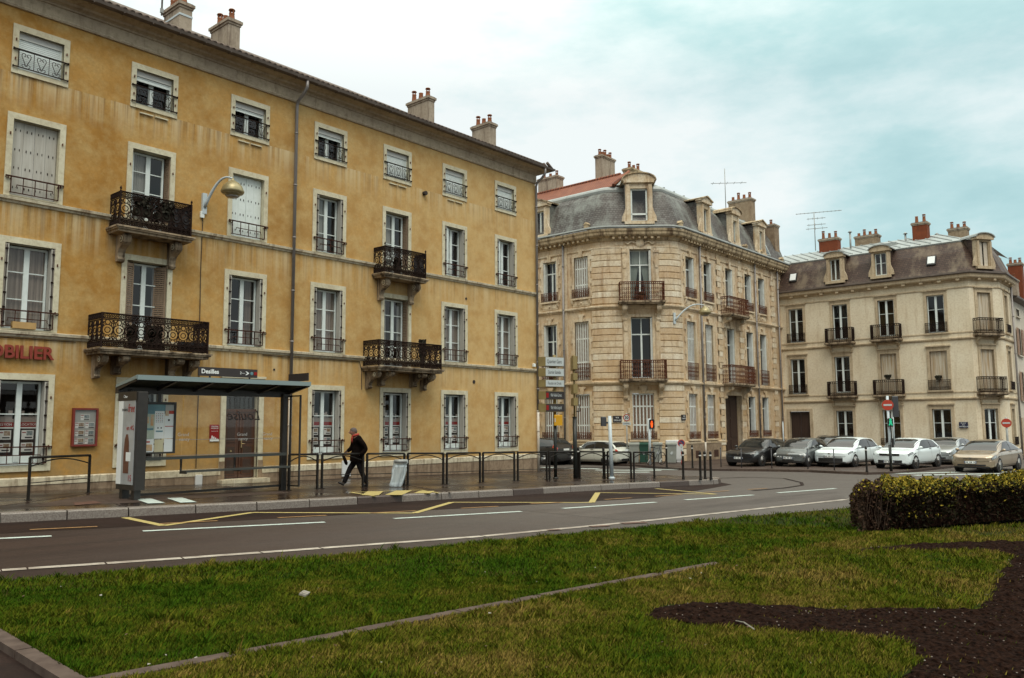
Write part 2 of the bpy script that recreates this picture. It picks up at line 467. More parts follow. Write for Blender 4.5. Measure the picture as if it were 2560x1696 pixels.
def glass(name, tint, refl_rough=.02, k=1.0, ior=1.5):
    m = bpy.data.materials.new(name); m.use_nodes = True; nt = m.node_tree; nt.nodes.clear()
    o = _n(nt, 'ShaderNodeOutputMaterial'); mx = _n(nt, 'ShaderNodeMixShader'); t = _n(nt, 'ShaderNodeBsdfTransparent'); g = _n(nt, 'ShaderNodeBsdfGlossy')
    t.inputs[0].default_value = rgba(tint); g.inputs['Roughness'].default_value = refl_rough
    lw = _n(nt, 'ShaderNodeLayerWeight'); lw.inputs[0].default_value = .5
    sch = math_(nt, 'ADD', math_(nt, 'MULTIPLY', math_(nt, 'POWER', lw.outputs['Facing'], 5.0), .95), .05)      # both faces of the pane
    nt.links.new(math_(nt, 'MULTIPLY', sch, k), mx.inputs[0]); nt.links.new(t.outputs[0], mx.inputs[1]); nt.links.new(g.outputs[0], mx.inputs[2])
    nt.links.new(mx.outputs[0], o.inputs[0]); MATS[name] = m
glass('window_glass', (.82, .80, .78), .03, 1.25)
glass('shelter_glass', (.90, .88, .84), .02, .9)
m_ = bpy.data.materials.new('bag_film'); m_.use_nodes = True; nt_ = m_.node_tree; b_ = nt_.nodes['Principled BSDF']; b_.inputs['Base Color'].default_value = (.66, .74, .75, 1); b_.inputs['Roughness'].default_value = .25; b_.inputs['Alpha'].default_value = .55; MATS['bag_film'] = m_
m_, nt_, b_ = new_mat('car_glass'); b_.inputs['Base Color'].default_value = (.014, .016, .016, 1); b_.inputs['Roughness'].default_value = .06
b_.inputs['Specular IOR Level'].default_value = .7
def paint(name, c, metal=0.):
    m, nt, b = new_mat(name); b.inputs['Base Color'].default_value = rgba(c); b.inputs['Metallic'].default_value = metal
    b.inputs['Roughness'].default_value = .32; b.inputs['Coat Weight'].default_value = .8; b.inputs['Coat Roughness'].default_value = .06
paint('car_white', (.77, .86, .87)); paint('car_cream', (.60, .62, .55)); paint('car_black', (.006, .006, .007)); paint('car_grey', (.14, .155, .155), .4)
paint('car_silver', (.40, .43, .43), .6); paint('car_gold', (.36, .285, .20), .55); paint('car_slate', (.03, .031, .034), .3)
simple('tyre', (.010, .009, .0085), None, rough=.85)
simple('rim', (.38, .38, .37), None, rough=.35, metal=.7)
simple('headlight', (.34, .38, .39), (.16, .17, .17), 9, rough=.1, world=False)
simple('tail_red', (.50, .05, .02), None, rough=.2)
simple('trim_black', (.011, .010, .010), None, rough=.6)
simple('chrome', (.55, .55, .54), None, rough=.2, metal=.9)
simple('bark', (.05, .03, .02), (.09, .055, .035), 20, .9)
simple('litter_pale', (.26, .25, .21), (.18, .16, .13), 20, .8)
simple('pebble', (.22, .19, .165), (.08, .05, .036), 3, .9, lo=.45, hi=.6)
def emit(name, c, s):
    m, nt, b = new_mat(name); b.inputs['Base Color'].default_value = rgba(c); b.inputs['Emission Color'].default_value = rgba(c); b.inputs['Emission Strength'].default_value = s
emit('lamp_red', (.9, .10, .01), 1.1); emit('lamp_green', (.02, .42, .22), .45)
# --- wet asphalt (two ages of surface, sky sheen put into the colour) and wet pavement
def asphalt(name, a, b_, r0, r1, patch=None):
    m, nt, b = new_mat(name); b.inputs['Specular IOR Level'].default_value = .16 if 'wet' not in name else .5
    p = coords(nt); f = noise(nt, p, 38, 4, .8); g = noise(nt, p, .5, 6, .6); g2 = noise(nt, coords(nt, (.25, 1.6, 1)), .8, 5, .6)
    c = mixc(nt, ramp(nt, f, ((.36, 0.), (.68, 1.))), a, b_)
    c = mixc(nt, ramp(nt, g2, ((.4, 0.), (.66, .6))), c, tuple(x*.55 for x in a))
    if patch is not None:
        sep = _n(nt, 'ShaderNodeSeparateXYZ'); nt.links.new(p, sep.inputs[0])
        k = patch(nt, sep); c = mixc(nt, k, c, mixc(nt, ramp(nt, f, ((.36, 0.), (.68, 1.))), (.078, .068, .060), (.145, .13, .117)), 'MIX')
    nt.links.new(c, b.inputs['Base Color']); nt.links.new(ramp(nt, g, ((.38, r0), (.62, r1))), b.inputs['Roughness'])
    bump(nt, b, f, .35, .006)
def sheen_greying(nt, sep):  # older paler surface to the right, with grazing sky sheen put into the colour
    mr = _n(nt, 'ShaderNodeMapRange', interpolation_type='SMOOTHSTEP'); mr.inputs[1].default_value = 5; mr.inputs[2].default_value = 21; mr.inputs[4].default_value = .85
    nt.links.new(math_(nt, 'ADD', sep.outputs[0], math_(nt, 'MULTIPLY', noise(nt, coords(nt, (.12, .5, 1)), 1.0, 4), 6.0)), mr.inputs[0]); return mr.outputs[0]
asphalt('asphalt', (.019, .0095, .0065), (.052, .030, .0225), .58, .76, sheen_greying)
asphalt('asphalt_pale', (.062, .048, .042), (.13, .105, .093), .55, .7)
asphalt('asphalt_mid', (.066, .054, .047), (.125, .108, .096), .5, .65)
asphalt('asphalt_grey', (.08, .071, .064), (.15, .135, .122), .5, .65)
asphalt('asphalt_dark', (.0115, .005, .0033), (.031, .0155, .011), .66, .85)
asphalt('pavement_wet', (.014, .0072, .005), (.038, .022, .0165), .07, .5)
asphalt('pavement_dry', (.055, .038, .03), (.105, .078, .066), .45, .62)
simple('soil', (.0025, .001, .0006), (.022, .0105, .0068), 26, 1.0, bmp=1.0, detail=8, spec=.04)
def lawn():
    m, nt, b = new_mat('lawn_base'); b.inputs['Roughness'].default_value = .95
    p = coords(nt); a = noise(nt, p, .8, 6, .6); f = noise(nt, p, 25, 4, .7)
    b.inputs['Specular IOR Level'].default_value = .05
    c = mixc(nt, ramp(nt, a, ((.4, 0.), (.62, 1.))), (.015, .026, .002), (.045, .035, .006))
    c = mixc(nt, ramp(nt, f, ((.35, .6), (.6, 0.))), c, (.012, .014, .004))
    nt.links.new(c, b.inputs['Base Color'])
lawn()
def attr_leaf(name, rough=.7, spec=.25):
    m, nt, b = new_mat(name); b.inputs['Roughness'].default_value = rough; b.inputs['Specular IOR Level'].default_value = spec
    a = _n(nt, 'ShaderNodeAttribute', attribute_name='tone'); nt.links.new(a.outputs['Color'], b.inputs['Base Color'])
attr_leaf('grass_blade', 1.0, .06); attr_leaf('hedge_leaf', .8, .12)
simple('map_teal', (.10, .22, .26), (.16, .32, .36), 3, .4)
simple('map_green', (.38, .47, .40), (.48, .54, .44), 6, .4, lo=.4, hi=.6)
simple('map_orange', (.62, .34, .14), (.60, .50, .36), 9, .4)
simple('map_cream', (.58, .52, .32), (.62, .58, .40), 5, .4)
simple('poster_grey', (.30, .32, .33), (.40, .43, .44), 2, .3)
simple('poster_brown', (.10, .035, .02), (.15, .06, .04), 6, .4)
# ---------------------------------------------------------------- ground, road, pavements, lawn
XCUT = [-40] + [24 + .75*k for k in range(17)] + [150]
def clipx(poly, a, b):
    def cut(P, x, keep):
        out = []
        for i in range(len(P)):
            p, q = P[i], P[(i+1) % len(P)]
            pin, qin = keep(p[0]), keep(q[0])
            if pin: out.append(p)
            if pin != qin:
                t = (x-p[0])/(q[0]-p[0]); out.append((x, p[1]+(q[1]-p[1])*t))
        return out
    P = cut(poly, a, lambda x: x >= a)
    return cut(P, b, lambda x: x <= b) if len(P) > 2 else []
def add_sheet(mb, poly, off, skirt=0.):
    poly = [(p[0], p[1]) for p in poly]
    if sum(p[0]*q[1]-q[0]*p[1] for p, q in zip(poly, poly[1:]+poly[:1])) < 0: poly = poly[::-1]
    for a, b in zip(XCUT, XCUT[1:]):
        P = clipx(poly, a, b)
        if len(P) > 2: mb.poly([(x, y, gz(x)+off) for x, y in P])
    if skirt:
        n = len(poly)
        for k in range(n):
            p, q = poly[k], poly[(k+1) % n]
            mb.poly([(p[0],p[1],gz(p[0])+off-skirt),(q[0],q[1],gz(q[0])+off-skirt),(q[0],q[1],gz(q[0])+off),(p[0],p[1],gz(p[0])+off)])
def sheet(name, poly, off, mat, skirt=0.):
    mb = MB(mat); add_sheet(mb, poly, off, skirt)
    return struct(name, mb.build(name))
def pg(pts, off=0.): return [onG(x, y, off).to_2d() for x, y in pts]
sheet('ground', [(-40,-80),(150,-80),(150,150),(-40,150)], -.05, 'asphalt_dark')
far = MB('asphalt_dark')
for a in range(24):
    t0, t1 = 2*PI*a/24, 2*PI*(a+1)/24
    far.poly([(55+120*math.cos(t0),35+120*math.sin(t0),-1.2),(55+3000*math.cos(t0),35+3000*math.sin(t0),-1.2),(55+3000*math.cos(t1),35+3000*math.sin(t1),-1.2),(55+120*math.cos(t1),35+120*math.sin(t1),-1.2)])
struct('terrain', far.build('terrain'))
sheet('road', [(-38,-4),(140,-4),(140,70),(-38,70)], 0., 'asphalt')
# paler, newer lane surface and the darker bus lane along the kerb
sheet('road_patch_mid', pg([(1300,1276),(1564,1302),(1700,1291),(2115,1248),(2090,1230),(1900,1243),(1640,1258),(1405,1273)]), .003, 'asphalt_mid')
sheet('road_lane_dark', pg([(-300,1375),(0,1335),(640,1300),(1300,1264),(1640,1245),(1830,1212),(1797,1206),(1640,1217),(1000,1252),(640,1270),(0,1308),(-300,1325)]), .003, 'asphalt_dark')
KERBPX = [(-420,1308),(-150,1293),(0,1284),(320,1270),(640,1256),(1000,1237.5),(1280,1224),(1423,1216),(1570,1208.7),(1719,1202),(1780,1199),(1793,1198.2),(1798,1196.8),(1796,1195.2),(1786,1193.3)]
SW = .17
kerb = pg(KERBPX, SW)
back = pg([(1740,1190.5),(1640,1189),(1520,1185.5)], SW)
sidewalk_poly = [(-38, kerb[0].y+.8)] + [tuple(p) for p in kerb] + [tuple(p) for p in back] + [(30.4,21.6),(30.4,60),(28.3,60),(28.3,23.5),(-38,23.5)]
sheet('pavement', sidewalk_poly, SW, 'pavement_wet', .3)
# kerb of granite blocks
kb = MB('granite'); path = [Vector((-30, kerb[0].y+.6))] + kerb
def resample(path, step):
    out = [path[0]]; acc = 0
    for p, q in zip(path, path[1:]):
        L = (q-p).length; n = max(1, round(L/step))
        out += [p+(q-p)*(k/n) for k in range(1, n+1)]
    return out
pts = resample(path, 1.25)
for i in range(len(pts)-1):
    p, q = pts[i], pts[i+1]; d = (q-p).normalized(); nrm = Vector((d.y, -d.x)); L = (q-p).length
    if L < .15: continue
    kb.m = 'granite_wet' if (11.6 < p.x < 13.4 or (17.5 < p.x < 21.5 and rnd.random() < .55) or (p.x > 23 and rnd.random() < .5)) else 'granite'
    a, b = p+d*.012, q-d*.012
    def C(P, w, z): return (P.x+nrm.x*w, P.y+nrm.y*w, gz(P.x)+z)
    w0, w1 = -.22, .05
    kb.m2 = kb.m
    for (wA,zA),(wB,zB) in zip(((w1+.02,-.05),(w1,SW-.02),(w1-.025,SW+.006)),((w1,SW-.02),(w1-.025,SW+.006),(w0,SW+.006))):
        kb.poly([C(a,wA,zA),C(b,wA,zA),C(b,wB,zB),C(a,wB,zB)])
    for P in (a, b): kb.poly([C(P,w1+.02,-.05),C(P,w1,SW-.02),C(P,w1-.025,SW+.006),C(P,w0,SW+.006),C(P,w0,-.05)])
struct('kerb', kb.build('kerb'))
# drier patch and joints on the pavement
sheet('pavement_patch', pg([(70,1268),(180,1245),(230,1237),(420,1235),(700,1229),(735,1233),(500,1246),(330,1258)], SW), SW+.004, 'pavement_dry')
mk = MB('pavement_dry'); Y0_ = 23.32
def gline(mb, a, b, w, off):
    a, b = Vector(a[:2]), Vector(b[:2]); d = (b-a).normalized(); n = Vector((-d.y, d.x))*w/2
    add_sheet(mb, [a-n, b-n, b+n, a+n], off)
for p, q in (((0,1266),(235,1232)),((240,1238),(300,1263)),((1020,1213.5),(1130,1233)),((1290,1202),(1500,1193)),((1590,1196),(1430,1206))):
    gline(mk, onG(*p, SW), onG(*q, SW), .06, SW+.0075)
gline(mk, (13.0, Y0_-.20), (28.4, Y0_-.20), .10, SW+.0085)
struct('pavement_joint', mk.build('pavement_joint'))
# far pavement in front of the stone houses
far_pts = [(37.35,60),(37.35,27.2)] + [tuple(p) for p in pg([(1590,1162),(1640,1166.5),(1700,1170.5),(1780,1172.5),(1920,1173.8),(2028,1175.8),(2096,1179),(2169,1181.6),(2236,1179.6),(2298,1174)], .1)] + [(56.5,9.4),(75,9.4),(75,60)]
sheet('pavement_far', far_pts, .1, 'pavement_dry', .25)
k2 = MB('granite'); fp = [Vector(p) for p in far_pts[2:10]]; pts = resample(fp, .9)
for p, q in zip(pts, pts[1:]):
    d = (q-p).normalized(); nrm = Vector((d.y,-d.x))
    k2.m = 'granite_wet' if rnd.random() < .4 else 'concrete_edge'
    a, b = p+d*.012, q-d*.012
    for (wA,zA),(wB,zB) in (((.03,-.05),(.03,.105)),((.03,.105),(-.2,.105))):
        k2.poly([(P.x+nrm.x*w, P.y+nrm.y*w, gz(P.x)+z) for P, w, z in ((a,wA,zA),(b,wA,zA),(b,wB,zB),(a,wB,zB))])
struct('kerb_far', k2.build('kerb_far'))
# painted markings
def marks(name, mat, segs, w, off=.008, base=0.):
    mb = MB(mat)
    for s in segs:
        for p, q in zip(s, s[1:]): gline(mb, onG(*p, base), onG(*q, base), w, base+off)
    return struct(name, mb.build(name))
zig = MB('paint_yellow')
Z = [onG(*p).to_2d() for p in ((312,1295),(409,1315.5),(632,1282.5),(1036,1284),(1129.5,1256.8),(1479,1257.5),(1494.5,1232.6),(1790,1236.5),(1640,1222.5))]
for k, (p, q) in enumerate(zip(Z, Z[1:])):
    gline(zig, p, q, .16, .0085+.001*(k % 2))
struct('bus_stop_marking', zig.build('bus_stop_marking'))
marks('bus_lane_dashes', 'paint_orange', [[(74,1326),(243,1318)],[(399,1311),(544,1303.5)],[(694,1296),(816,1290)],[(927,1284),(1040,1278.3)],[(1153,1272),(1246,1267.2)],[(1327,1261),(1405,1257)],[(1511,1250),(1579,1246)],[(1638,1242),(1704,1237.5)],[(1762,1232),(1823,1228)],[(1870,1225),(1918,1221.8)]], .10, .0115)
marks('centre_line', 'paint_white', [[(-160,1355),(129,1341.5)],[(357,1329),(812,1306.6)],[(985,1297.6),(1303,1279.7)],[(1407,1272.2),(1640,1256.6)],[(1713.5,1250.6),(1882.6,1238.4)],[(1944,1233),(2089,1222)],[(2160,1216),(2290,1207)]], .16)
edge = []
E0 = [(-200,1444),(0,1427.7),(66,1423),(262,1410),(453,1397),(650,1383),(800,1372),(1205,1342),(1600,1304.5),(2117,1249.5),(2350,1224)]
for (p, q) in zip(E0, E0[1:]):
    L = math.hypot(q[0]-p[0], q[1]-p[1]); t = 5/L
    edge.append([(p[0]+(q[0]-p[0])*t, p[1]+(q[1]-p[1])*t), q])
marks('edge_line', 'paint_worn', edge, .17)
zb = MB('paint_white')
z8 = lambda x, y: (1280+x/4.552, 1000+y/4.552)
for a, b in (((580,778),(985,786)),((950,800),(1700,806)),((790,828),(1570,824)),((1420,786),(1905,798)),((1130,895),(1350,893)),((1800,900),(1900,902)),((330,770),(480,772))):
    gline(zb, onG(*z8(*a)), onG(*z8(*b)), .45, .006)
z7 = lambda x, y: (1920+x/3.698, 860+y/3.698)
for a, b in (((1100,1203),(1750,1188)),((1350,1217),(2400,1196)),((1950,1222),(2600,1214)),((2000,1190),(2600,1180))):
    gline(zb, onG(*z7(*a)), onG(*z7(*b)), .4, .009)
struct('zebra_crossing', zb.build('zebra_crossing'))
pm = MB('paint_white')
for a, b in (((357,1248),(391,1259.5)),((436,1246),(472,1257.5))): gline(pm, onG(*a, SW), onG(*b, SW), .34, SW+.011)
struct('pavement_marking', pm.build('pavement_marking'))
hz = MB('paint_yellow')
z2 = lambda x, y: onG(560+x/3.698, 880+y/3.698, SW)
for a, b, w in (((1170,1302),(1815,1281),.10),((1170,1302),(1400,1338),.10),((1815,1281),(1990,1310),.09)): gline(hz, z2(*a), z2(*b), w, SW+.011)
for a, b in (((1350,1330),(1400,1294)),((1565,1328),(1665,1287)),((1830,1312),(1880,1291))): gline(hz, z2(*a), z2(*b), .42, SW+.0145)
struct('hatched_marking', hz.build('hatched_marking'))
mc = MB('rust_cover'); q = pg([(183,1258.5),(238,1254),(255,1259),(188,1265)], SW); add_sheet(mc, q, SW+.012)
tag(mc.build('manhole_cover'), 'rusty rectangular access cover set in the wet pavement left of the bus shelter', 'manhole cover')
rp_ = MB('rust_cover')
z8b = lambda x, y: onG(1280+x/4.552, 1000+y/4.552)
for a, b, w in (((410,1491),(550,1482),.12),((890,1450),(1100,1438),.16),((1250,1413),(1520,1399),.2)): gline(rp_, z8b(*a), z8b(*b), w, .014)
struct('road_patch', rp_.build('road_patch'))
# tar seam at the junction
marks('road_seam', 'asphalt_dark', [[(1800,1196.5),(1870,1194),(1960,1197),(2003,1207),(2006,1214),(1960,1221),(1880,1228)]], .12, .013)
# ---- lawn
LO = .06
lawn_edge = pg([(-260,1482),(0,1457),(253,1433),(507,1413),(800,1393.6),(1205,1355.7),(1600,1320),(1859,1292),(2131,1269.6),(2560,1234),(2900,1210)], LO)
la, lb = onG(0, 1578, LO).to_2d(), onG(200, 1694, LO).to_2d(); ld = (lb-la).normalized()
lawn_poly = [tuple(p) for p in lawn_edge] + [(42,-12),(6,-12)] + [tuple(la+ld*9), tuple(la-ld*1.5), tuple(pg([(-700, 1560)], LO)[0])]
sheet('lawn_ground', lawn_poly, LO, 'lawn_base', .1)
pn = Vector((ld.y, -ld.x))
if pn.x > 0: pn = -pn
sheet('path', [tuple(la-ld*1.5), tuple(la+ld*9), tuple(la+ld*9+pn*6), tuple(la-ld*1.5+pn*6)], .02, 'asphalt_dark', .1)
eb = MB('concrete_edge')
n = 9; nv = Vector((ld.x, ld.y))
for k in range(n):
    a = la-ld*1.5+ld*(10.5*k/n+.01); b = la-ld*1.5+ld*(10.5*(k+1)/n-.01)
    lo = [a+pn*.12, b+pn*.12, b, a]
    zs = [gz(p.x) for p in lo]
    i = [eb.V((p.x,p.y,z-.05)) for p, z in zip(lo, zs)]+[eb.V((p.x,p.y,z+LO+.02)) for p, z in zip(lo, zs)]
    for qd in ((4,5,6,7),(0,1,5,4),(1,2,6,5),(2,3,7,6),(3,0,4,7)): eb.face([i[j] for j in qd])
struct('path_kerb', eb.build('path_kerb'))
ea, eb2 = onG(300, 1692, LO).to_2d(), onG(1795, 1409.5, LO).to_2d()
dl = (eb2-ea).normalized(); dn = Vector((-dl.y, dl.x))
EDGE_A, EDGE_B, EDGE_W = ea-dl*2.5, eb2, .13
eg = MB('concrete_edge'); L = (EDGE_B-EDGE_A).length; n = int(L/1.0)
for k in range(n):
    a = EDGE_A+dl*(L*k/n+.008); b = EDGE_A+dl*(L*(k+1)/n-.008); w = EDGE_W/2; zz = LO+.012+.008*rnd.random()
    lo = [a-dn*w, b-dn*w, b+dn*w, a+dn*w]
    i = [eg.V((p.x,p.y,gz(p.x))) for p in lo]+[eg.V((p.x,p.y,gz(p.x)+zz)) for p in lo]
    for qd in ((4,5,6,7),(0,1,5,4),(1,2,6,5),(2,3,7,6),(3,0,4,7)): eg.face([i[j] for j in qd])
struct('lawn_edging', eg.build('lawn_edging'))
z9 = lambda x, y: (1600+x/2.466, 1150+y/2.466)
SOILPX = [(10,970),(60,935),(130,905),(250,893),(400,886),(560,884),(700,892),(900,908),(1100,918),(1300,926),(1500,918),(1700,920),(1900,925),(2060,926),(2105,890),(2150,830),(2165,780),(2180,740),(2215,690),(2260,640),(2300,590),(2200,570),(2000,562),(1800,560),(1600,560),(1450,566),(1330,570),(1350,556),(1400,546),(1550,535),(1700,525),(1850,520),(2000,512),(2200,508),(2367,511),(2800,520),(3300,900),(3000,1500),(1560,1500),(1590,1350),(1640,1310),(1690,1270),(1705,1220),(1690,1180),(1640,1150),(1560,1122),(1450,1103),(1300,1092),(1150,1078),(1000,1070),(850,1060),(700,1046),(550,1036),(400,1030),(200,1002),(80,990)]
SOIL = [onG(*z9(x, y), LO).to_2d() for x, y in SOILPX]
def inside(poly, X, Y):
    r = np.zeros(X.shape, bool); n = len(poly); j = n-1
    for i in range(n):
        xi, yi, xj, yj = poly[i][0], poly[i][1], poly[j][0], poly[j][1]
        c = ((yi > Y) != (yj > Y)) & (X < (xj-xi)*(Y-yi)/((yj-yi) or 1e-9)+xi)
        r ^= c; j = i
    return r
def soil():
    xs = [p.x for p in SOIL]; ys = [p.y for p in SOIL]; st = .032
    x0, x1, y0, y1 = min(xs), min(max(xs), 19), max(min(ys), -2.), max(ys)
    nx, ny = int((x1-x0)/st)+2, int((y1-y0)/st)+2
    g = np.random.default_rng(3)
    X, Y = np.meshgrid(x0+np.arange(nx)*st, y0+np.arange(ny)*st, indexing='ij')
    X = X+g.uniform(-.4, .4, X.shape)*st; Y = Y+g.uniform(-.4, .4, Y.shape)*st
    low = np.kron(g.uniform(0, 1, (nx//8+2, ny//8+2)), np.ones((8, 8)))[:nx, :ny]
    low2 = np.kron(g.uniform(0, 1, (nx//3+2, ny//3+2)), np.ones((3, 3)))[:nx, :ny]
    m = inside(SOIL, X, Y); ed = m.astype(float)
    for _ in range(7): ed[1:-1,1:-1] = (ed[1:-1,1:-1]+ed[:-2,1:-1]+ed[2:,1:-1]+ed[1:-1,:-2]+ed[1:-1,2:])/5
    ed = np.clip((ed-.55)/.45, 0, 1)
    def soft(k):
        q = g.uniform(0, 1, (nx//k+3, ny//k+3)); a = np.kron(q, np.ones((k, k)))[:nx, :ny]
        for _ in range(k): a[1:-1,1:-1] = (a[1:-1,1:-1]*2+a[:-2,1:-1]+a[2:,1:-1]+a[1:-1,:-2]+a[1:-1,2:])/6
        return a
    Zs = np.vectorize(gz)(X)+LO+.004+ed*(.02*g.uniform(0, 1, X.shape)**2.5+.032*soft(3)**2+.02*soft(9)**2); idx = -np.ones(X.shape, int)
    keep = m.copy(); idx[keep] = np.arange(keep.sum())
    V = np.stack([X[keep], Y[keep], Zs[keep]], 1)
    q = keep[:-1,:-1] & keep[1:,:-1] & keep[1:,1:] & keep[:-1,1:]
    Fq = np.stack([idx[:-1,:-1][q], idx[1:,:-1][q], idx[1:,1:][q], idx[:-1,1:][q]], 1)
    me = bpy.data.meshes.new('soil_bed'); me.from_pydata(V.tolist(), [], Fq.tolist()); me.materials.append(MATS['soil'])
    o = bpy.data.objects.new('soil_bed', me); COL.objects.link(o); struct('soil_bed', o)
soil()
# ---------------------------------------------------------------- the ochre apartment building
Y0 = 23.32
XL, XR = -4.0, 28.5
B1 = Facade((XL, Y0), (XR, Y0))
b1 = thing('ochre_building', 'long four storey ochre stucco apartment house with iron balconies behind the bus shelter', 'building', (XR, Y0, gz(XR)+SW))
CX1 = [1.43, 4.56, 7.68, 10.77, 13.93, 17.11, 20.21, 23.29, 26.43]      # window axes (world x); the photo shows the last seven
COLS = list(range(-1, 8))                                              # column numbers -1,0 are left of the frame
ROWS = {3: (10.97, 12.01, 1.11), 2: (7.60, 9.62, 1.13), 1: (4.14, 6.35, 1.19), 0: (.66, 2.84, 1.21)}
holes = []
for i, x in enumerate(CX1):
    c = COLS[i]
    for r, (z0, z1, w) in ROWS.items():
        if c in (2, 5) and r == 2: z0 = 7.16
        if c in (2, 5) and r == 1: z0 = 3.76
        if c == 3 and r == 0: z0, z1, w = -.15, 2.92, 1.14
        holes.append((x-XL-w/2, x-XL+w/2, z0, z1))
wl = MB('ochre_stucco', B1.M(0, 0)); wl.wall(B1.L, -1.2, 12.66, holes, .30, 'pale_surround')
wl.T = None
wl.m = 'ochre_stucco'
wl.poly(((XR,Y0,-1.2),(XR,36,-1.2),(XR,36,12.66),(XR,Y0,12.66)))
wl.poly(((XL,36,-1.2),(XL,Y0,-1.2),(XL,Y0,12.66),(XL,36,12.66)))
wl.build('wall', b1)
PATH = [(XL, Y0), (XR, Y0), (XR, 36)]
# plinth with bevelled top course, broken at the door
pl = MB('plinth_stone')
for a, b in ((XL, 13.93-.72), (13.93+.72, XR)):
    p = [(a, Y0), (b, Y0)] + ([(XR, 36)] if b == XR else [])
    pl.sweep([(.07,-1.2),(.07,.16)], p, False); pl.m = 'string_stone'; pl.sweep([(.085,.16),(.085,.33),(.02,.36)], p, True); pl.m = 'plinth_stone'
    pl.poly(((a if b == XR else b, Y0-.07, -1.2),(a if b == XR else b, Y0-.07, .34),(a if b == XR else b, Y0, .34),(a if b == XR else b, Y0, -1.2)))
pl.build('plinth', b1)
st = MB('string_stone')
for z in (7.56, 4.10): st.sweep([(0,z-.17),(.035,z-.16),(.05,z-.11),(.10,z-.09),(.11,z-.02),(.04,z),(0,z+.005)], PATH)
st.build('string_course', b1)
co = MB('grey_cornice')
co.sweep([(0,12.60),(.05,12.61),(.07,12.66),(.045,12.70),(.045,13.0),(.08,13.01),(.10,13.05),(.16,13.08),(.22,13.10),(.26,13.15),(.42,13.19),(.50,13.21),(.53,13.27),(.56,13.30),(0,13.32)], PATH)
for k in range(22):
    x = XL+.9+k*1.5
    co.box(x-.008, Y0-.052, 12.71, x+.008, Y0-.04, 12.99)
co.build('cornice', b1)
gu = MB('gutter_zinc'); gu.sweep([(.50,13.22),(.58,13.20),(.66,13.24),(.68,13.32),(.66,13.325),(.62,13.27),(.52,13.26)], PATH)
for k in range(40):
    x = XL+.4+k*.82; gu.box(x-.012, Y0-.69, 13.20, x+.012, Y0-.50, 13.225)
gu.build('gutter', b1)
# roof: hipped, canal tiles showing as a scalloped edge
rf = MB('dark_tile')
e = .62; zr = 13.30; RY, RZ = 29.5, 17.0; RX = 22.5
A = (XL, Y0-e, zr); Bp = (XR+e, Y0-e, zr); Cc = (XR+e, 36, zr); D = (XL, 36, zr)
rf.poly((A, Bp, (RX, RY, RZ), (XL, RY, RZ))); rf.poly((Bp, Cc, (RX, RY, RZ))); rf.poly((Cc, D, (XL, RY, RZ), (RX, RY, RZ))); rf.poly((A, D, (XL, RY, RZ)))
sl = Vector((0, RY-Y0+e, RZ-zr)).normalized()
for k in range(int((XR-XL)/.21)):
    x = XL+.1+k*.21
    p = Vector((x, Y0-e-.04, zr+.012)); rf.cyl(p, p+sl*.5, .075, .07, 7)
    q = Vector((x+.03*rnd.uniform(-1, 1), 0, 0)); p2 = Vector((x, Y0-e, zr+.03))+sl*.45; rf.cyl(p2, p2+sl*.5, .07, .065, 6, False)
for k in range(40):
    y = Y0-e+.1+k*.21; p = Vector((XR+e+.04, y, zr+.012)); rf.cyl(p, p+Vector((-.42, 0, .25)), .075, .07, 7)
rf.build('roof', b1)
# ---- window kit for this house: every mesh is local to the opening (x along, y into the wall, z up from the opening's foot)
def frame_mesh(w, h, t, sill, proud=.035):
    def f():
        m = MB('pale_surround')
        m.box(-w/2-t, -proud, -sill, -w/2, .04, h); m.box(w/2, -proud, -sill, w/2+t, .04, h)
        m.box(-w/2-t, -proud, h, w/2+t, .04, h+t+.02)
        m.box(-w/2, -proud-.012, -sill, w/2, .28, 0.0)
        m.m = 'iron_rust'
        for s in (-1, 1):
            for z in ((.22, .8) if h > 1.5 else (.25, .75)): m.box(s*(w/2+t*.45)-.012, -proud-.035, z*h-.035, s*(w/2+t*.45)+.012, -proud, z*h+.03)
        return m.mesh('window_surround')
    return cached(('b1f', w, h, t, sill), f)
def sash_mesh(w, h, bars, y=.22, mat='white_paint', mull=.13, trans=None, st=.055):
    def f():
        m = MB(mat); a = w/2-.012
        m.box(-a, y, 0, -a+st, y+.06, h); m.box(a-st, y, 0, a, y+.06, h)
        m.box(-a+st, y, h-st, a-st, y+.06, h); m.box(-a+st, y, 0, a-st, y+.06, st+.03)
        m.box(-mull/2, y-.012, st+.03, mull/2, y+.05, h-st if trans is None else trans)
        if trans is not None:
            m.box(-a+st, y-.005, trans, a-st, y+.055, trans+.07); m.box(-mull/4, y, trans+.07, mull/4, y+.05, h-st)
        for b in bars:
            m.box(-a+st, y+.006, b-.014, -mull/2, y+.044, b+.014); m.box(mull/2, y+.006, b-.014, a-st, y+.044, b+.014)
        return m.mesh('sash')
    return cached(('sash', w, h, tuple(bars), y, mat, mull, trans, st), f)
def pane_mesh(w, h, y=.25):
    def f():
        m = MB('window_glass'); m.poly(((-w/2+.03, y, .03), (w/2-.03, y, .03), (w/2-.03, y, h-.03), (-w/2+.03, y, h-.03))); return m.mesh('pane')
    return cached(('pane', w, h, y), f)
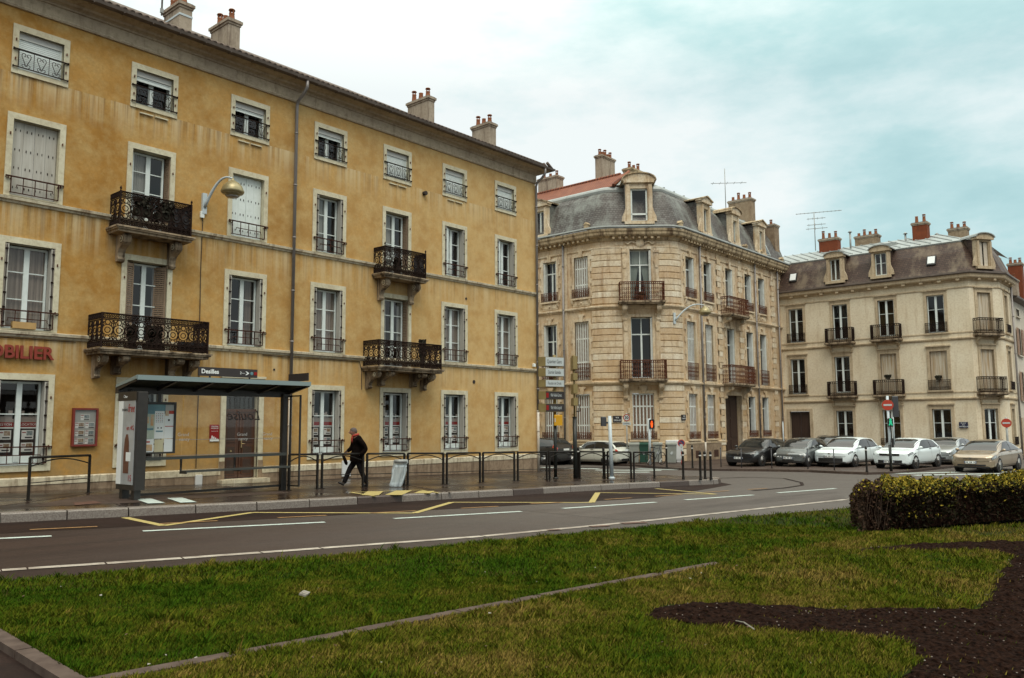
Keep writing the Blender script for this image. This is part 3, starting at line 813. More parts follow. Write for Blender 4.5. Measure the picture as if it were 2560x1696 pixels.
def room_mesh(w, h, y=.31, d=.8, mat='room_dark'):
    def f():
        m = MB(mat); a = w/2+.05
        m.poly(((-a,y+d,-.1),(a,y+d,-.1),(a,y+d,h+.1),(-a,y+d,h+.1)))
        m.poly(((-a,y,-.1),(-a,y+d,-.1),(-a,y+d,h+.1),(-a,y,h+.1))); m.poly(((a,y,-.1),(a,y+d,-.1),(a,y+d,h+.1),(a,y,h+.1)))
        m.poly(((-a,y,h+.1),(a,y,h+.1),(a,y+d,h+.1),(-a,y+d,h+.1))); m.poly(((-a,y,-.1),(a,y,-.1),(a,y+d,-.1),(-a,y+d,-.1)))
        return m.mesh('room_interior')
    return cached(('room', w, h, y, d, mat), f)
def curtain_mesh(w, h, x0, x1, y=.30, mat='curtain', z0=.05, wav=.018, x0t=None, x1t=None):
    def f():
        m = MB(mat); n = 22; rows = []
        for z, a, b in ((z0, x0, x1), (h-.05, x0 if x0t is None else x0t, x1 if x1t is None else x1t)):
            rows.append([(a+(b-a)*k/n, y+wav*math.sin(k*2.3)+.012, z) for k in range(n+1)])
        m.grid(rows); return m.mesh('curtain')
    return cached(('cur', w, h, x0, x1, y, mat, z0, x0t, x1t), f)
def fold_mesh(w, h, side):
    # stack of folded steel shutter leaves standing against the jamb
    def f():
        m = MB('shutter_fold'); s = side; x = s*w/2
        m.box(x-s*.008, -.03, .02, x-s*.034, .20, h-.02)
        m.m = 'grey_shutter'; m.box(x-s*.038, -.015, .03, x-s*.064, .205, h-.03); m.box(x-s*.068, -.035, .03, x-s*.092, .19, h-.03)
        m.m = 'iron_black'; k = max(3, int(h/.36))
        for j in range(k):
            z = .16+j*(h-.32)/(k-1); m.box(x-s*.01, -.05, z-.022, x-s*.075, -.028, z+.022)
        m.cyl((x-s*.045,-.042,.06),(x-s*.045,-.042,h-.06), .008, n=5)
        return m.mesh('shutter')
    return cached(('fold', w, h, side), f)
def louvre_fold_mesh(w, h, side, lw=.27, ang=0.):
    def f():
        s = side; m = MB('louvre_brown'); R = Matrix.Translation((s*(w/2-.02), .02, 0)) @ Rz(s*ang)
        m.T = R
        X = lambda a, b: (min(-s*a, -s*b), max(-s*a, -s*b))
        for a, b, c, d in ((0, .04, 0, h-.04), (lw-.04, lw, 0, h-.04)):
            x0, x1 = X(a, b); m.box(x0, 0, c, x1, .035, d)
        x0, x1 = X(.04, lw-.04)
        for z in (0, h*.33, h-.16): m.box(x0, 0, z, x1, .035, z+.10)
        n = int(h/.065)
        for k in range(n):
            z = .1+k*(h-.2)/n; m.box(x0, .006, z, x1, .03, z+.042)
        return m.mesh('shutter')
    return cached(('louv', w, h, side, lw, ang), f)
def closed_steel_mesh(w, h, white=False):
    def f():
        m = MB('white_paint' if white else 'grey_shutter'); n = 4; y = .12
        for k in range(n):
            a = -w/2+.02+k*(w-.04)/n; b = a+(w-.04)/n
            m.box(a+.004, y+(.008 if k % 2 else 0), .02, b-.004, y+.03+(.008 if k % 2 else 0), h-.02)
            m.m = 'iron_black'
            for z in (.12, .38, .62, .88):
                for xx in ((a*.7+b*.3), (a*.3+b*.7)):
                    m.box(xx-.009, y-.006, z*h-.03, xx+.009, y+.01, z*h+.03)
            m.m = 'white_paint' if white else 'grey_shutter'
        return m.mesh('shutter')
    return cached(('closed', w, h, white), f)
def roller_mesh(w, h, drop):
    def f():
        m = MB('light_grey_metal'); y = .10
        m.box(-w/2+.01, y-.02, h-.17, w/2-.01, y+.16, h); m.m = 'white_pvc'
        m.box(-w/2+.01, y, 0, -w/2+.05, y+.05, h-.17); m.box(w/2-.05, y, 0, w/2-.01, y+.05, h-.17)
        z = h-.17; z1 = h-.17-(h-.17)*drop
        while z > z1+.02:
            m.box(-w/2+.05, y+.012, max(z-.046, z1), w/2-.05, y+.03, z-.006); z -= .05
        m.box(-w/2+.05, y+.008, z1-.03, w/2-.05, y+.036, z1+.01)
        return m.mesh('roller_shutter')
    return cached(('roll', w, h, drop), f)
def rail_mesh(w, t):
    def f():
        m = MB('iron_brown'); a = w/2+t-.015; z = .47; y = -.09
        m.box(-a, y-.022, z-.016, a, y+.022, z+.016)
        for s in (-1, 1):
            m.tube([(s*a, y, z), (s*(a+.0), y+.0, z-.05), (s*(a-.03), y+.05, z-.03)], .014, 5)
            m.box(s*(w/2+.005)-.012, y-.012, .04, s*(w/2+.005)+.012, y+.012, z); m.box(s*(w/2+.005)-.01, y, .05, s*(w/2+.005)+.01, 0, .07); m.box(s*(w/2+.005)-.01, y, .40, s*(w/2+.005)+.01, 0, .42)
        m.box(-w/2, y-.009, .04, w/2, y+.009, .062); m.box(-w/2+.13, y-.009, .25, w/2-.13, y+.009, .272)
        for x in (-w/4, 0, w/4): m.box(x-.009, y-.009, .05, x+.009, y+.009, z)
        for s in (-1, 1): m.tube([(s*(w/2-.13), y, .26), (s*(w/2-.135), y, .21), (s*(w/2-.11), y, .19)], .009, 4)
        return m.mesh('railing')
    return cached(('rail', w, t), f)
def heart_rail_mesh(w, t):
    def f():
        m = MB('iron_black'); a = w/2+t-.03; y = -.07; z = .52
        m.box(-a, y-.02, z-.014, a, y+.02, z+.014); m.box(-a, y-.014, .03, a, y+.014, .055)
        for s in (-1, 1):
            m.box(s*a-.012, y-.012, z-.03, s*a+.012, y+.03, z+.03); m.box(s*a-.012, y-.012, .02, s*a+.012, y+.03, .065)
            m.box(s*(w/2)-.01, y-.01, .05, s*(w/2)+.01, y+.01, z)
        for s in (-1, 1): m.box(s*w/6-.006, y-.006, .05, s*w/6+.006, y+.006, z)
        for c in (-w/3, 0, w/3):
            for s in (-1, 1):
                P = [(c+s*.005, y, .10)]
                for k in range(7): P.append((c+s*(.02+.085*k/6), y, .14+.20*k/6))
                for k in range(11):
                    q = k/10*1.55*PI; r = .055-.025*k/10; P.append((c+s*(.055+r*math.cos(q)), y, .36+r*math.sin(q)+.03))
                m.tube(P, .009, 4)
                P = []
                for k in range(9):
                    q = -PI/2+k/8*1.5*PI; r = .045-.02*k/8; P.append((c+s*(.06+r*math.cos(q)), y, .115+r*math.sin(q)))
                m.tube(P, .008, 4)
        return m.mesh('railing')
    return cached(('heart', w, t), f)
def display_mesh(w, h, var):
    # estate agent's window: frosted skyline, red band, dark boards with property sheets
    def f():
        g = random.Random(var); m = MB('board_dark'); y = .268
        for s in (-1, 1):
            x0, x1 = (-w/2+.07, -.07) if s < 0 else (.07, w/2-.07)
            m.m = 'sticker_red'; m.box(x0, y, .98, x1, y+.004, 1.10)
            m.m = 'white_pvc'; m.box(x0, y-.004, .94, x1, y+.004, .975)
            m.m = 'board_dark'; m.box(x0, y, .26, x1, y+.004, .935)
            m.m = 'white_pvc'; m.box(x0, y-.03, .0, x1, y+.002, .25)
            m.m = 'frost_grey'; x = x0
            while x < x1:
                q = min(x1, x+g.uniform(.05, .12)); m.box(x, y, 1.10, q, y+.003, 1.18+g.uniform(.0, .28)); x = q
            m.m = 'paper_white'; xc = (x0+x1)/2; pw = min(.30, (x1-x0)*.74)
            for z in (.66, .34):
                m.m = 'paper_white'; m.box(xc-pw/2, y-.004, z, xc+pw/2, y, z+.235)
                m.m = g.choice(['photo_blue', 'photo_brown']); m.box(xc-pw*.08, y-.006, z+.10, xc+pw*.42, y-.004, z+.215)
                m.m = 'sticker_red'; m.box(xc-pw*.44, y-.006, z+.165, xc-pw*.14, y-.004, z+.19)
                m.m = 'ink'; m.box(xc-pw*.2, y-.006, z+.03, xc+pw*.4, y-.004, z+.065)
        return m.mesh('window_display')
    return cached(('disp', w, h, var), f)
for i, x in enumerate(CX1):
    c = COLS[i]
    for r, (z0, z1, w) in ROWS.items():
        if c == 3 and r == 0: continue
        door = c in (2, 5) and r in (1, 2)
        if door: z0 = 7.16 if r == 2 else 3.76
        h = z1-z0; t = .145
        M = B1.M(x-XL, z0)
        wn = put('window', frame_mesh(w, h, t, {3: .13, 2: .03, 1: .03, 0: .15}[r] if not door else 0.0), M, b1)
        if c < 1: wn['label'] = 'window left of the part of the house the photo shows'
        def add(nm, me): return kid(nm, me, wn)
        if r == 3:
            drop = {1: 1., 2: .12, 3: .10, 4: .08, 5: .86, 6: 1., 7: 1.}.get(c, .5)
            add('roller_shutter', roller_mesh(w, h, drop))
            if drop < 1: add('sash', sash_mesh(w, h-.1, [], .24, 'white_paint', .13)); add('pane', pane_mesh(w, h-.1, .27)); add('room_interior', room_mesh(w, h))
            add('railing', heart_rail_mesh(w, t))
            if c in (2, 3, 5, 6):
                def led():
                    m = MB('pale_surround'); m.box(-.42, -.06, -.27, -.03, 0, -.235); m.box(.03, -.06, -.27, .42, 0, -.235); return m.mesh('ledge')
                add('ledge', cached('ledge', led))
        elif r == 2 and c in (1, 3):
            add('shutter', closed_steel_mesh(w, h, c == 3)); add('railing', rail_mesh(w, t))
        else:
            bars = {2: [h*.36, h*.68], 1: [h*.36, h*.68], 0: [h*.60]}[r]
            if door: bars = [h*.30, h*.52, h*.76]
            add('sash', sash_mesh(w-.16, h-.03, bars, .22)); add('pane', pane_mesh(w-.14, h-.05)); add('room_interior', room_mesh(w, h))
            if door:
                if r == 2:
                    add('shutter', louvre_fold_mesh(w, h, 1, .26, -1.45)); add('shutter', louvre_fold_mesh(w, h, -1, .26, -1.45))
                elif c == 2:
                    add('shutter', louvre_fold_mesh(w, h, 1, .36, -.75)); add('shutter', louvre_fold_mesh(w, h, -1, .26, -.35))
                else:
                    add('shutter', louvre_fold_mesh(w, h, 1, .30, -1.35)); add('shutter', louvre_fold_mesh(w, h, -1, .26, -1.4))
            else:
                add('shutter', fold_mesh(w, h, 1)); add('shutter', fold_mesh(w, h, -1)); add('railing', rail_mesh(w, t))
                if r == 2 and c in (6, 7):
                    def lf():
                        m = MB('white_paint'); m.T = Matrix.Translation((-w/2+.10, .02, 0)) @ Rz(.25); m.box(0, 0, .03, .21, .03, h-.06); return m.mesh('shutter')
                    add('shutter', cached(('wl', w, h), lf))
            if r == 1 and c in (1, 4, 6, 7): add('curtain', curtain_mesh(w, h, -w/2+.1, w/2-.1))
            if r == 1 and c == 3:
                add('curtain', curtain_mesh(w, h, .18, .42, .33)); add('curtain', curtain_mesh(w, .75, -.02, .22, .34, 'pink_cloth', .1))
            if r == 2 and c in (2, 4, 5, 6): add('curtain', curtain_mesh(w, h, -w/2+.1, -.05, .30, 'paper_grey'))
            if r == 1 and c in (2, 5): add('curtain', curtain_mesh(w, h, -w/2+.1, -w/2+.36, .30, 'paper_grey')); add('curtain', curtain_mesh(w, h, w/2-.3, w/2-.1, .30, 'paper_grey'))
            if r == 0 and c != 2: add('window_display', display_mesh(w-.16, h, c))
    if c == 1:
        M = B1.M(x-XL, ROWS[0][0])
        wd = bpy.data.objects[[o.name for o in COL.objects if o.name.startswith('window_display') and (WM[o.name].translation-M.translation).length < .1][0]]
        for s, tx in ((-1, 'GESTION'), (1, 'LOCATION')):
            text('sign_text', tx, .085, M @ Tr(s*.28, .262, 1.04) @ UP, wd, 'paper_white', squeeze=.95)
# ---- balconies
def scroll_corbel(m, x, w, z, d, h):
    # S-shaped console: profile in (depth, height), width w
    P = [(0, 0)]
    P += [(d*.9, 0), (d*.98, -h*.08), (d, -h*.2), (d*.93, -h*.33), (d*.78, -h*.42), (d*.6, -h*.47), (d*.42, -h*.55), (d*.3, -h*.68), (d*.27, -h*.82), (d*.33, -h*.92), (d*.26, -h), (d*.08, -h*1.02), (0, -h*.95)]
    m.prism([(-a, z+b) for a, b in P], 'x', x-w/2, x+w/2)
    base_ = m.m
    for s in (-1, 1):
        for (r, dd, mm) in ((h*.20, .015, base_), (h*.165, .02, 'iron_black'), (h*.14, .03, 'string_stone'), (h*.08, .036, 'iron_black'), (h*.05, .048, 'string_stone')):
            m.m = mm
            m.cyl((x+s*w/2, -d*.74, z-h*.21), (x+s*(w/2+dd), -d*.74, z-h*.21), r, r*.92, 14)
    m.m = base_
    for k in (-1, 0, 1): m.cyl((x+k*w*.28, -d*.97, z-h*.05), (x+k*w*.28, -d*.9, z-h*.33), w*.1, n=6)
def ornate_panel(m, T0, L, z0, z1, r=.015):
    # one flat panel of ironwork in the local x-z plane of T0
    def P(x, z): return T0 @ Vector((x, 0, z))
    H = z1-z0; band = .14
    def bar(x0, za, x1, zb, r_=r): m.tube([P(x0, za), P(x1, zb)], r_, 4)
    for z in (z0+.02, z0+band, z0+band+.035, z1-band-.035, z1-band): bar(0, z, L, z)
    m.tube([P(0, z1), P(L, z1)], .02, 4)
    n = max(2, round(L/.135)); s = L/n
    for k in range(n+1): bar(k*s, z0+.02, k*s, z0+band); bar(k*s, z1-band, k*s, z1)
    for k in range(n):
        for zc in (z0+band/2+.01, z1-band/2):
            x = (k+.5)*s; q = band/2-.012
            m.tube([P(x-q*.8, zc), P(x, zc+q), P(x+q*.8, zc), P(x, zc-q)], .015, 3, True)
            m.tube([P(x-q*.8, zc-q), P(x+q*.8, zc+q)], .013, 3); m.tube([P(x-q*.8, zc+q), P(x+q*.8, zc-q)], .013, 3)
    a, b = z0+band+.035, z1-band-.035; zc = (a+b)/2; hh = (b-a)
    n = max(1, round(L/.31)); s = L/n
    for k in range(n+1): bar(k*s, a, k*s, b, .013)
    for k in range(n):
        x = (k+.5)*s
        for rr, zz, xx in ((hh*.26, zc, x), (hh*.13, zc, x), (hh*.115, zc+hh*.375, x), (hh*.115, zc-hh*.375, x)):
            m.tube([P(xx+rr*math.cos(t*PI/5), zz+rr*math.sin(t*PI/5)) for t in range(10)], .015, 3, True)
        for sx in (-1, 1):
            for sz in (-1, 1):
                m.tube([P(x+sx*s*.46, zc+sz*hh*.46), P(x+sx*s*.30, zc+sz*hh*.30), P(x+sx*s*.42, zc+sz*hh*.12), P(x+sx*s*.49, zc)], .015, 3)
                m.tube([P(x+sx*s*.46, zc+sz*hh*.30), P(x+sx*s*.2, zc+sz*hh*.44)], .014, 3)
def balcony(x0, x1, d, zs, zt, corb, finial=True):
    bl = MB('balcony_stone')
    for k, (o, za, zb) in enumerate(((-.03, zs-.16, zs-.09), (.02, zs-.09, zs-.045), (.05, zs-.045, zs))): bl.box(x0-o-.06, Y0-d-o-.06, za, x1+o+.06, Y0, zb)
    b = bl.build('balcony', b1)
    ir = MB('iron_black')
    H = zt-zs
    ornate_panel(ir, Tr(x0, Y0-d, zs), x1-x0, .03, H)
    ornate_panel(ir, Tr(x0, Y0, zs) @ Rz(-PI/2), d, .03, H); ornate_panel(ir, Tr(x1, Y0-d, zs) @ Rz(PI/2), d, .03, H)
    for x in (x0, x1):
        ir.box(x-.022, Y0-d-.022, zs, x+.022, Y0-d+.022, zt+.015)
        if finial: ir.lathe([(0,.0),(.025,.01),(.012,.035),(.034,.07),(.028,.10),(.008,.13),(0,.16)], (x, Y0-d, zt+.01), 8)
    kid_me = ir.build('railing', b)
    for cx_, w, h, dd in corb:
        m = MB('balcony_stone', Tr(0, Y0, 0)); scroll_corbel(m, cx_, w, zs-.16, dd, h); m.build('corbel', b)
    return b
balcony(9.66, 11.72, .62, 7.16, 8.12, [(9.95, .2, .75, .52), (11.43, .2, .75, .52)])
balcony(9.22, 12.24, .86, 3.73, 4.66, [(9.42, .16, .62, .72), (9.95, .2, .5, .8), (11.5, .2, .5, .8), (12.02, .16, .62, .72)], False)
balcony(19.12, 21.12, .62, 7.14, 8.11, [(19.38, .2, .78, .52), (20.86, .2, .78, .52)])
balcony(18.69, 21.72, .86, 3.72, 4.64, [(18.86, .16, .62, .72), (19.42, .2, .5, .8), (20.98, .2, .5, .8), (21.52, .16, .62, .72)], False)
# ---- street door
dw = 1.14; M = B1.M(13.93-XL, gz(13.93)+SW+.12); dh = 2.92-(gz(13.93)+SW+.12)
ds = MB('pale_surround', M)
ds.box(-dw/2-.17, -.05, -.3, -dw/2, .05, dh); ds.box(dw/2, -.05, -.3, dw/2+.17, .05, dh); ds.box(-dw/2-.17, -.05, dh, dw/2+.17, .05, dh+.2)
ds.box(-dw/2-.2, -.11, dh+.2, dw/2+.2, .04, dh+.27)
ds.m = 'plinth_stone'; ds.box(-dw/2-.18, -.06, -.3, -dw/2-.01, -.045, .55); ds.box(dw/2+.01, -.06, -.3, dw/2+.18, -.045, .55)
dr = ds.build('door', b1)
m = MB('door_brown', M)
zt = 2.06
for s in (-1, 1):
    a, b = (-dw/2+.02, -.012) if s < 0 else (.012, dw/2-.02)
    m.box(a, .14, .02, b, .18, zt)
    for za, zb in ((.12, .62), (.72, 1.02), (1.12, zt-.12)):
        m.box(a+.09, .118, za, b-.09, .14, zb); m.m = 'door_dark'; m.box(a+.13, .113, za+.04, b-.13, .119, zb-.04); m.m = 'door_brown'
m.box(-dw/2, .12, zt, dw/2, .2, zt+.09); m.build('door_leaf', dr)
m = MB('brass', M); m.box(.05, .09, .95, .085, .115, 1.2); m.cyl((.07,.08,1.07),(.18,.06,1.07), .012); m.cyl((-.28,.10,.85),(-.28,.12,.85), .03, n=10); m.build('handle', dr)
m = MB('window_glass', M); m.poly(((-dw/2+.02, .16, zt+.09), (dw/2-.02, .16, zt+.09), (dw/2-.02, .16, dh), (-dw/2+.02, .16, dh))); m.build('pane', dr)
m = MB('iron_black', M)
for k in range(7): xx = -dw/2+.08+k*(dw-.16)/6; m.cyl((xx, .13, zt+.09), (xx, .13, dh), .009, n=5)
m.build('transom_bars', dr)
m = MB('room_dark', M); m.box(-dw/2, .25, 0, dw/2, .4, dh+.05); m.build('room_interior', dr)
m = MB('string_stone', M); m.box(-dw/2-.25, -.38, -.28, dw/2+.25, .14, -.0); m.build('doorstep', dr)
# ---- drainpipes, vents
def pipe(x, zb, zc):
    m = MB('pipe_zinc'); y = Y0-.10
    m.tube([(x+.0, Y0-.6, 13.22), (x, Y0-.6, 13.0), (x-.02, Y0-.42, 12.8), (x-.05, Y0-.16, 12.62), (x-.05, y, 12.45), (x-.05, y, zc)], .055, 10)
    for z in (11.5, 9.7, 7.9, 6.1, 4.4, 3.2): m.cyl((x-.05, y, z-.025), (x-.05, y, z+.025), .066, n=10)
    p = m.build('drainpipe', b1)
    m = MB('pipe_white'); m.cyl((x-.05, y, zb), (x-.05, y, zc), .06, n=10)
    for z in (zc-.03, zc-.9): m.cyl((x-.05, y, z-.03), (x-.05, y, z+.03), .07, n=10)
    m.build('pipe_shoe', p)
pipe(15.67, gz(15.6)+SW, 2.55); pipe(28.50, gz(28.5)+SW, 2.25)
def vent(px_, r, wx):
    P = onY(*px_, Y0); m = MB('vent_dark'); m.cyl((P.x, Y0+.02, P.z), (P.x, Y0-wx, P.z), r, n=14); m.build('vent', b1)
vent((1059.5, 484.5), .085, .14); vent((1165, 747), .05, .02); vent((1184.5, 955), .075, .02); vent((685, 924.5), .035, .02)
P = onY(1333.5, 914, Y0); m = MB('white_pvc'); m.bevbox(P.x-.10, Y0-.12, P.z-.06, P.x+.04, Y0, P.z+.08, .02); m.build('alarm_box', b1)
# meter boxes on the plinth
for (a, b, c, d) in ((487, 1187, 505, 1212),):
    p, q = onY(a, d, Y0-.09), onY(c, b, Y0-.09); m = MB('cabinet_white'); m.bevbox(p.x, Y0-.13, p.z, q.x, Y0-.07, q.z, .01); m.build('meter_box', b1)
p, q = onY(854, 1188, Y0-.09), onY(876, 1160, Y0-.09); m = MB('cabinet_white'); m.bevbox(p.x, Y0-.13, p.z-.05, q.x, Y0-.07, q.z+.12, .01); m.build('meter_box', b1)
# cable dropping from the wall lamp, and along the underside of the lower string course
m = MB('cable_black'); q0 = onY(507, 545, Y0-.02); q1 = onY(500, 800, Y0-.02)
m.tube([(q0.x, Y0-.02, q0.z), (q0.x-.01, Y0-.02, (q0.z+q1.z)/2), (q1.x, Y0-.02, 4.1), (q1.x, Y0-.03, 3.9)], .012, 5)
m.tube([(14.6, Y0-.03, 3.90), (15.6, Y0-.04, 3.88), (17.2, Y0-.03, 3.90), (18.5, Y0-.03, 3.89), (18.6, Y0-.02, 3.6), (18.62, Y0-.02, 2.9)], .012, 5)
m.tube([(XL, Y0-.03, 3.91), (8.9, Y0-.03, 3.90)], .01, 4)
q2 = onY(496, 985, Y0-.02); m.tube([(q2.x, Y0-.02, 3.2), (q2.x, Y0-.02, .4)], .012, 5)
m.build('cable', b1)
# ---- chimneys
def chimney(b, mat, x0, x1, y0, y1, z0, z1, pots, capmat='chimney_render', band=None, along='y', potmat='terracotta', tall=.32):
    m = MB(mat); m.box(x0, y0, z0, x1, y1, z1); m.m = capmat
    m.box(x0-.07, y0-.07, z1, x1+.07, y1+.07, z1+.10); m.box(x0-.03, y0-.03, z1-.08, x1+.03, y1+.03, z1); m.m = 'dark_tile'; m.box(x0-.02, y0-.02, z1+.10, x1+.02, y1+.02, z1+.14)
    if band: m.m = 'galv_white'; m.box(x0-.015, y0-.015, band-.035, x1+.015, y1+.015, band+.035)
    ch = m.build('chimney', b)
    for k in range(pots):
        t = (k+.5)/pots
        c = ((x0+x1)/2, y0+(y1-y0)*t, z1+.14) if along == 'y' else (x0+(x1-x0)*t, (y0+y1)/2, z1+.14)
        p = MB(potmat); h = tall*(.8+.4*((k*37) % 5)/5)
        p.lathe([(.13,0),(.11,.06),(.09,h*.9),(.105,h),(.085,h),(.07,h*.5),(0,h*.5)], c, 10)
        if k % 2 == 0 and tall > .28:
            for q in range(4): a = q*PI/2; p.box(c[0]+.08*math.cos(a)-.015, c[1]+.08*math.sin(a)-.015, c[2]+h, c[0]+.08*math.cos(a)+.015, c[1]+.08*math.sin(a)+.015, c[2]+h+.12)
            p.lathe([(.12,h+.12),(.10,h+.16),(0,h+.16)], c, 10)
        p.build('chimney_pot', ch)
    return ch
YC = 25.3
for (xl, xm, xr, yt, yb, pots, band) in ((411, 450.5, 481.5, 3, 24, 3, 34), (528, 572, 601, 45, 70, 3, None), (1019.5, 1071, 1086, 240, 257, 3, None), (1180, 1223, 1240, 305, 321, 3, None)):
    a = onY(xm, yt, YC); b = onY(xr, yt+8, YC); k = onX(xl, yb, a.x)
    dy = min(max(k.y-YC, .9), 2.6)
    zb = onY(xm, band, YC).z if band else None
    chimney(b1, 'chimney_render', a.x, b.x, YC, YC+dy, 14.0, a.z-.1, pots, band=zb)
# ---------------------------------------------------------------- the carved stone corner house
b2 = thing('stone_corner_house', 'honey coloured carved stone corner house with rusty balconies and slate mansard roof', 'house', (39.0, 26.0, -.5))
P2 = [(38.65,36),(38.65,27.3),(38.78,26.8),(39.0,26.36),(40.85,24.06),(41.2,23.7),(41.7,23.5),(57,23.5)]
L2, C2, R2 = Facade(P2[0], P2[1]), Facade(P2[3], P2[4]), Facade(P2[6], P2[7])
RX2 = [43.0, 45.2, 48.05, 50.8, 52.85]; LY2 = [28.17, 30.5, 32.15]
ROW2 = [(.74, 3.36), (4.14, 7.58), (8.98, 11.42)]
W2 = 1.02
def holes_for(us, skip=()):
    return [(u-w/2, u+w/2, z0, z1) for u, w, z0, z1 in us]
hL = [(36-y-W2/2, 36-y+W2/2, a, b) for y in LY2 for a, b in ROW2]
hR = [(x-41.7-W2/2, x-41.7+W2/2, a, b) for x in RX2 for a, b in ROW2 if not (x == 48.05 and a < 1)] + [(47.0-41.7, 49.3-41.7, -1, 3.37)]
CS = 1.72; CW = 1.22
hC = [(CS-CW/2, CS+CW/2, a, b) for a, b in ((.74, 3.37), (4.2, 7.72), (8.62, 11.66))]
m = MB('house_stone')
for f, h in ((L2, hL), (C2, hC), (R2, hR)):
    m.T = f.M(0, 0); m.wall(f.L, -1.2, 12.5, h, .32, 'house_trim')
m.T = None
for a, b in ((1, 2), (2, 3), (4, 5), (5, 6)):
    p, q = P2[a], P2[b]; m.poly(((p[0],p[1],-1.2),(q[0],q[1],-1.2),(q[0],q[1],12.5),(p[0],p[1],12.5)))
m.poly(((57,23.5,-1.2),(57,36,-1.2),(57,36,12.5),(57,23.5,12.5)))
m.build('wall', b2)
m = MB('rubble_stone')
for pp in (P2[:7]+[(47.0,23.5)], [(49.3,23.5), P2[7]]):
    m.m = 'rubble_stone'; m.sweep([(.07,-1.2),(.07,.48)], pp); m.m = 'house_trim'; m.sweep([(.09,.48),(.10,.58),(.04,.62),(0,.62)], pp)
m.build('plinth', b2)
m = MB('house_trim')
m.sweep([(0,3.82),(.06,3.84),(.08,3.90),(.16,3.93),(.17,4.02),(.05,4.06),(0,4.06)], P2)
m.sweep([(0,8.20),(.05,8.21),(.07,8.27),(.13,8.30),(.14,8.38),(.04,8.42),(0,8.42)], P2)
m.sweep([(0,11.72),(.05,11.73),(.06,11.79),(0,11.82)], P2)
m.build('string_course', b2)
m = MB('house_cornice')
m.sweep([(0,12.15),(.06,12.17),(.10,12.25),(.13,12.33),(.34,12.40),(.40,12.48),(.42,12.60),(.47,12.68),(.48,12.80),(.30,12.86),(0,12.90)], P2)
for f in (L2, C2, R2):
    n = int(f.L/.34)
    m.T = f.M(0, 0)
    for k in range(n):
        u = (k+.5)*f.L/n; m.box(u-.075, -.30, 12.24, u+.075, 0, 12.36)
m.build('cornice', b2)
m = MB('zinc'); m.sweep([(.36,12.85),(.50,12.83),(.54,12.88),(.52,12.96),(.47,12.97),(.44,12.92),(.2,12.95)], P2); m.build('gutter', b2)
# rusticated courses on the rounded corner, pilasters, panels
mL, mR = MB('house_trim'), MB('house_trim')
cd = Vector((P2[4][0]-P2[3][0], P2[4][1]-P2[3][1])).normalized(); c0 = Vector(P2[3])
lp = [(38.65,27.42),(38.65,27.3),(38.78,26.8),(39.0,26.36), tuple(c0+cd*.62)]; rp = [tuple(c0+cd*2.62), (40.85,24.06),(41.2,23.7),(41.7,23.5),(41.98,23.5)]
z = -.5
k = 0
while z < 11.6:
    if not (3.6 < z < 4.02 or 8.0 < z < 8.35):
        for m, pp in ((mL, lp), (mR, rp)):
            m.m = ('house_stone', 'house_trim', 'house_pale', 'house_stone', 'house_trim')[(k*7+3*len(pp)) % 5]
            dpt = .05 if z > .5 else .09
            m.sweep([(.0,z+.02),(dpt-.012,z+.024),(dpt,z+.036),(dpt,z+.326),(dpt-.012,z+.338),(0,z+.342)], pp)
    z += .36; k += 1
mL.build('rustication', b2); mR.build('rustication', b2)
m = MB('house_trim')
m.T = C2.M(0, 0)
for s in (-1, 1):
    u = CS+s*(CW/2+.30)
    for a, b in ((4.15, 8.05), (8.5, 11.7)):
        m.box(u-.13, -.10, a, u+.13, 0, b); m.box(u-.16, -.14, b-.25, u+.16, 0, b-.12); m.box(u-.16, -.13, a, u+.16, 0, a+.3); m.box(u-.07, -.125, a+.5, u+.07, -.1, b-.5)
        m.prism([(u-.15, b-.7), (u+.15, b-.7), (u+.08, b-1.15), (u-.08, b-1.15)], 'y', -.16, -.1)
m.lathe([(.0,.1),(.22,.08),(.30,.0)], (CS, -.02, 12.0), 12, Rx(PI/2)); m.lathe([(.0,.1),(.2,.07),(.26,.0)], (CS, -.02, 3.62), 14, Rx(PI/2))
for s in (-1, 1):
    m.tube([(CS+s*.25, -.04, 12.0), (CS+s*.5, -.05, 12.1), (CS+s*.7, -.05, 11.95), (CS+s*.85, -.04, 12.05)], .06, 6)
    for q in range(5): m.box(CS+s*(1.0+q*.09)-.03, -.03, 11.9, CS+s*(1.0+q*.09)+.03, 0, 12.12)
m.T = L2.M(0, 0)
for y in (29.35,): m.box(36-y-.16, -.06, -.4, 36-y+.16, 0, 12.15)
m.T = R2.M(0, 0)
for x in (46.55, 49.65, 54.6, 44.1): m.box(x-41.7-.15, -.05, -.4, x-41.7+.15, 0, 12.15)
for x in (46.62, 49.58, 54.62):
    zz = -.4; j = 0
    while zz < 11.7:
        w = .22 if j % 2 else .32
        m.m = ('house_trim', 'house_pale', 'house_stone')[(j*5) % 3]; m.box(x-41.7-w, -.085, zz+.02, x-41.7+w, 0, zz+.325); zz += .36; j += 1
m.build('pilaster', b2)
for x in (43.35, 45.6, 50.85, 52.9):
    m = MB('vent_dark', R2.M(x-41.7, -.35)); m.box(-.28, -.075, 0, .28, -.05, .42)
    for q in range(5): m.m = 'iron_rust'; m.box(-.24+q*.12-.012, -.085, 0, -.24+q*.12+.012, -.075, .42)
    m.build('basement_vent', b2)
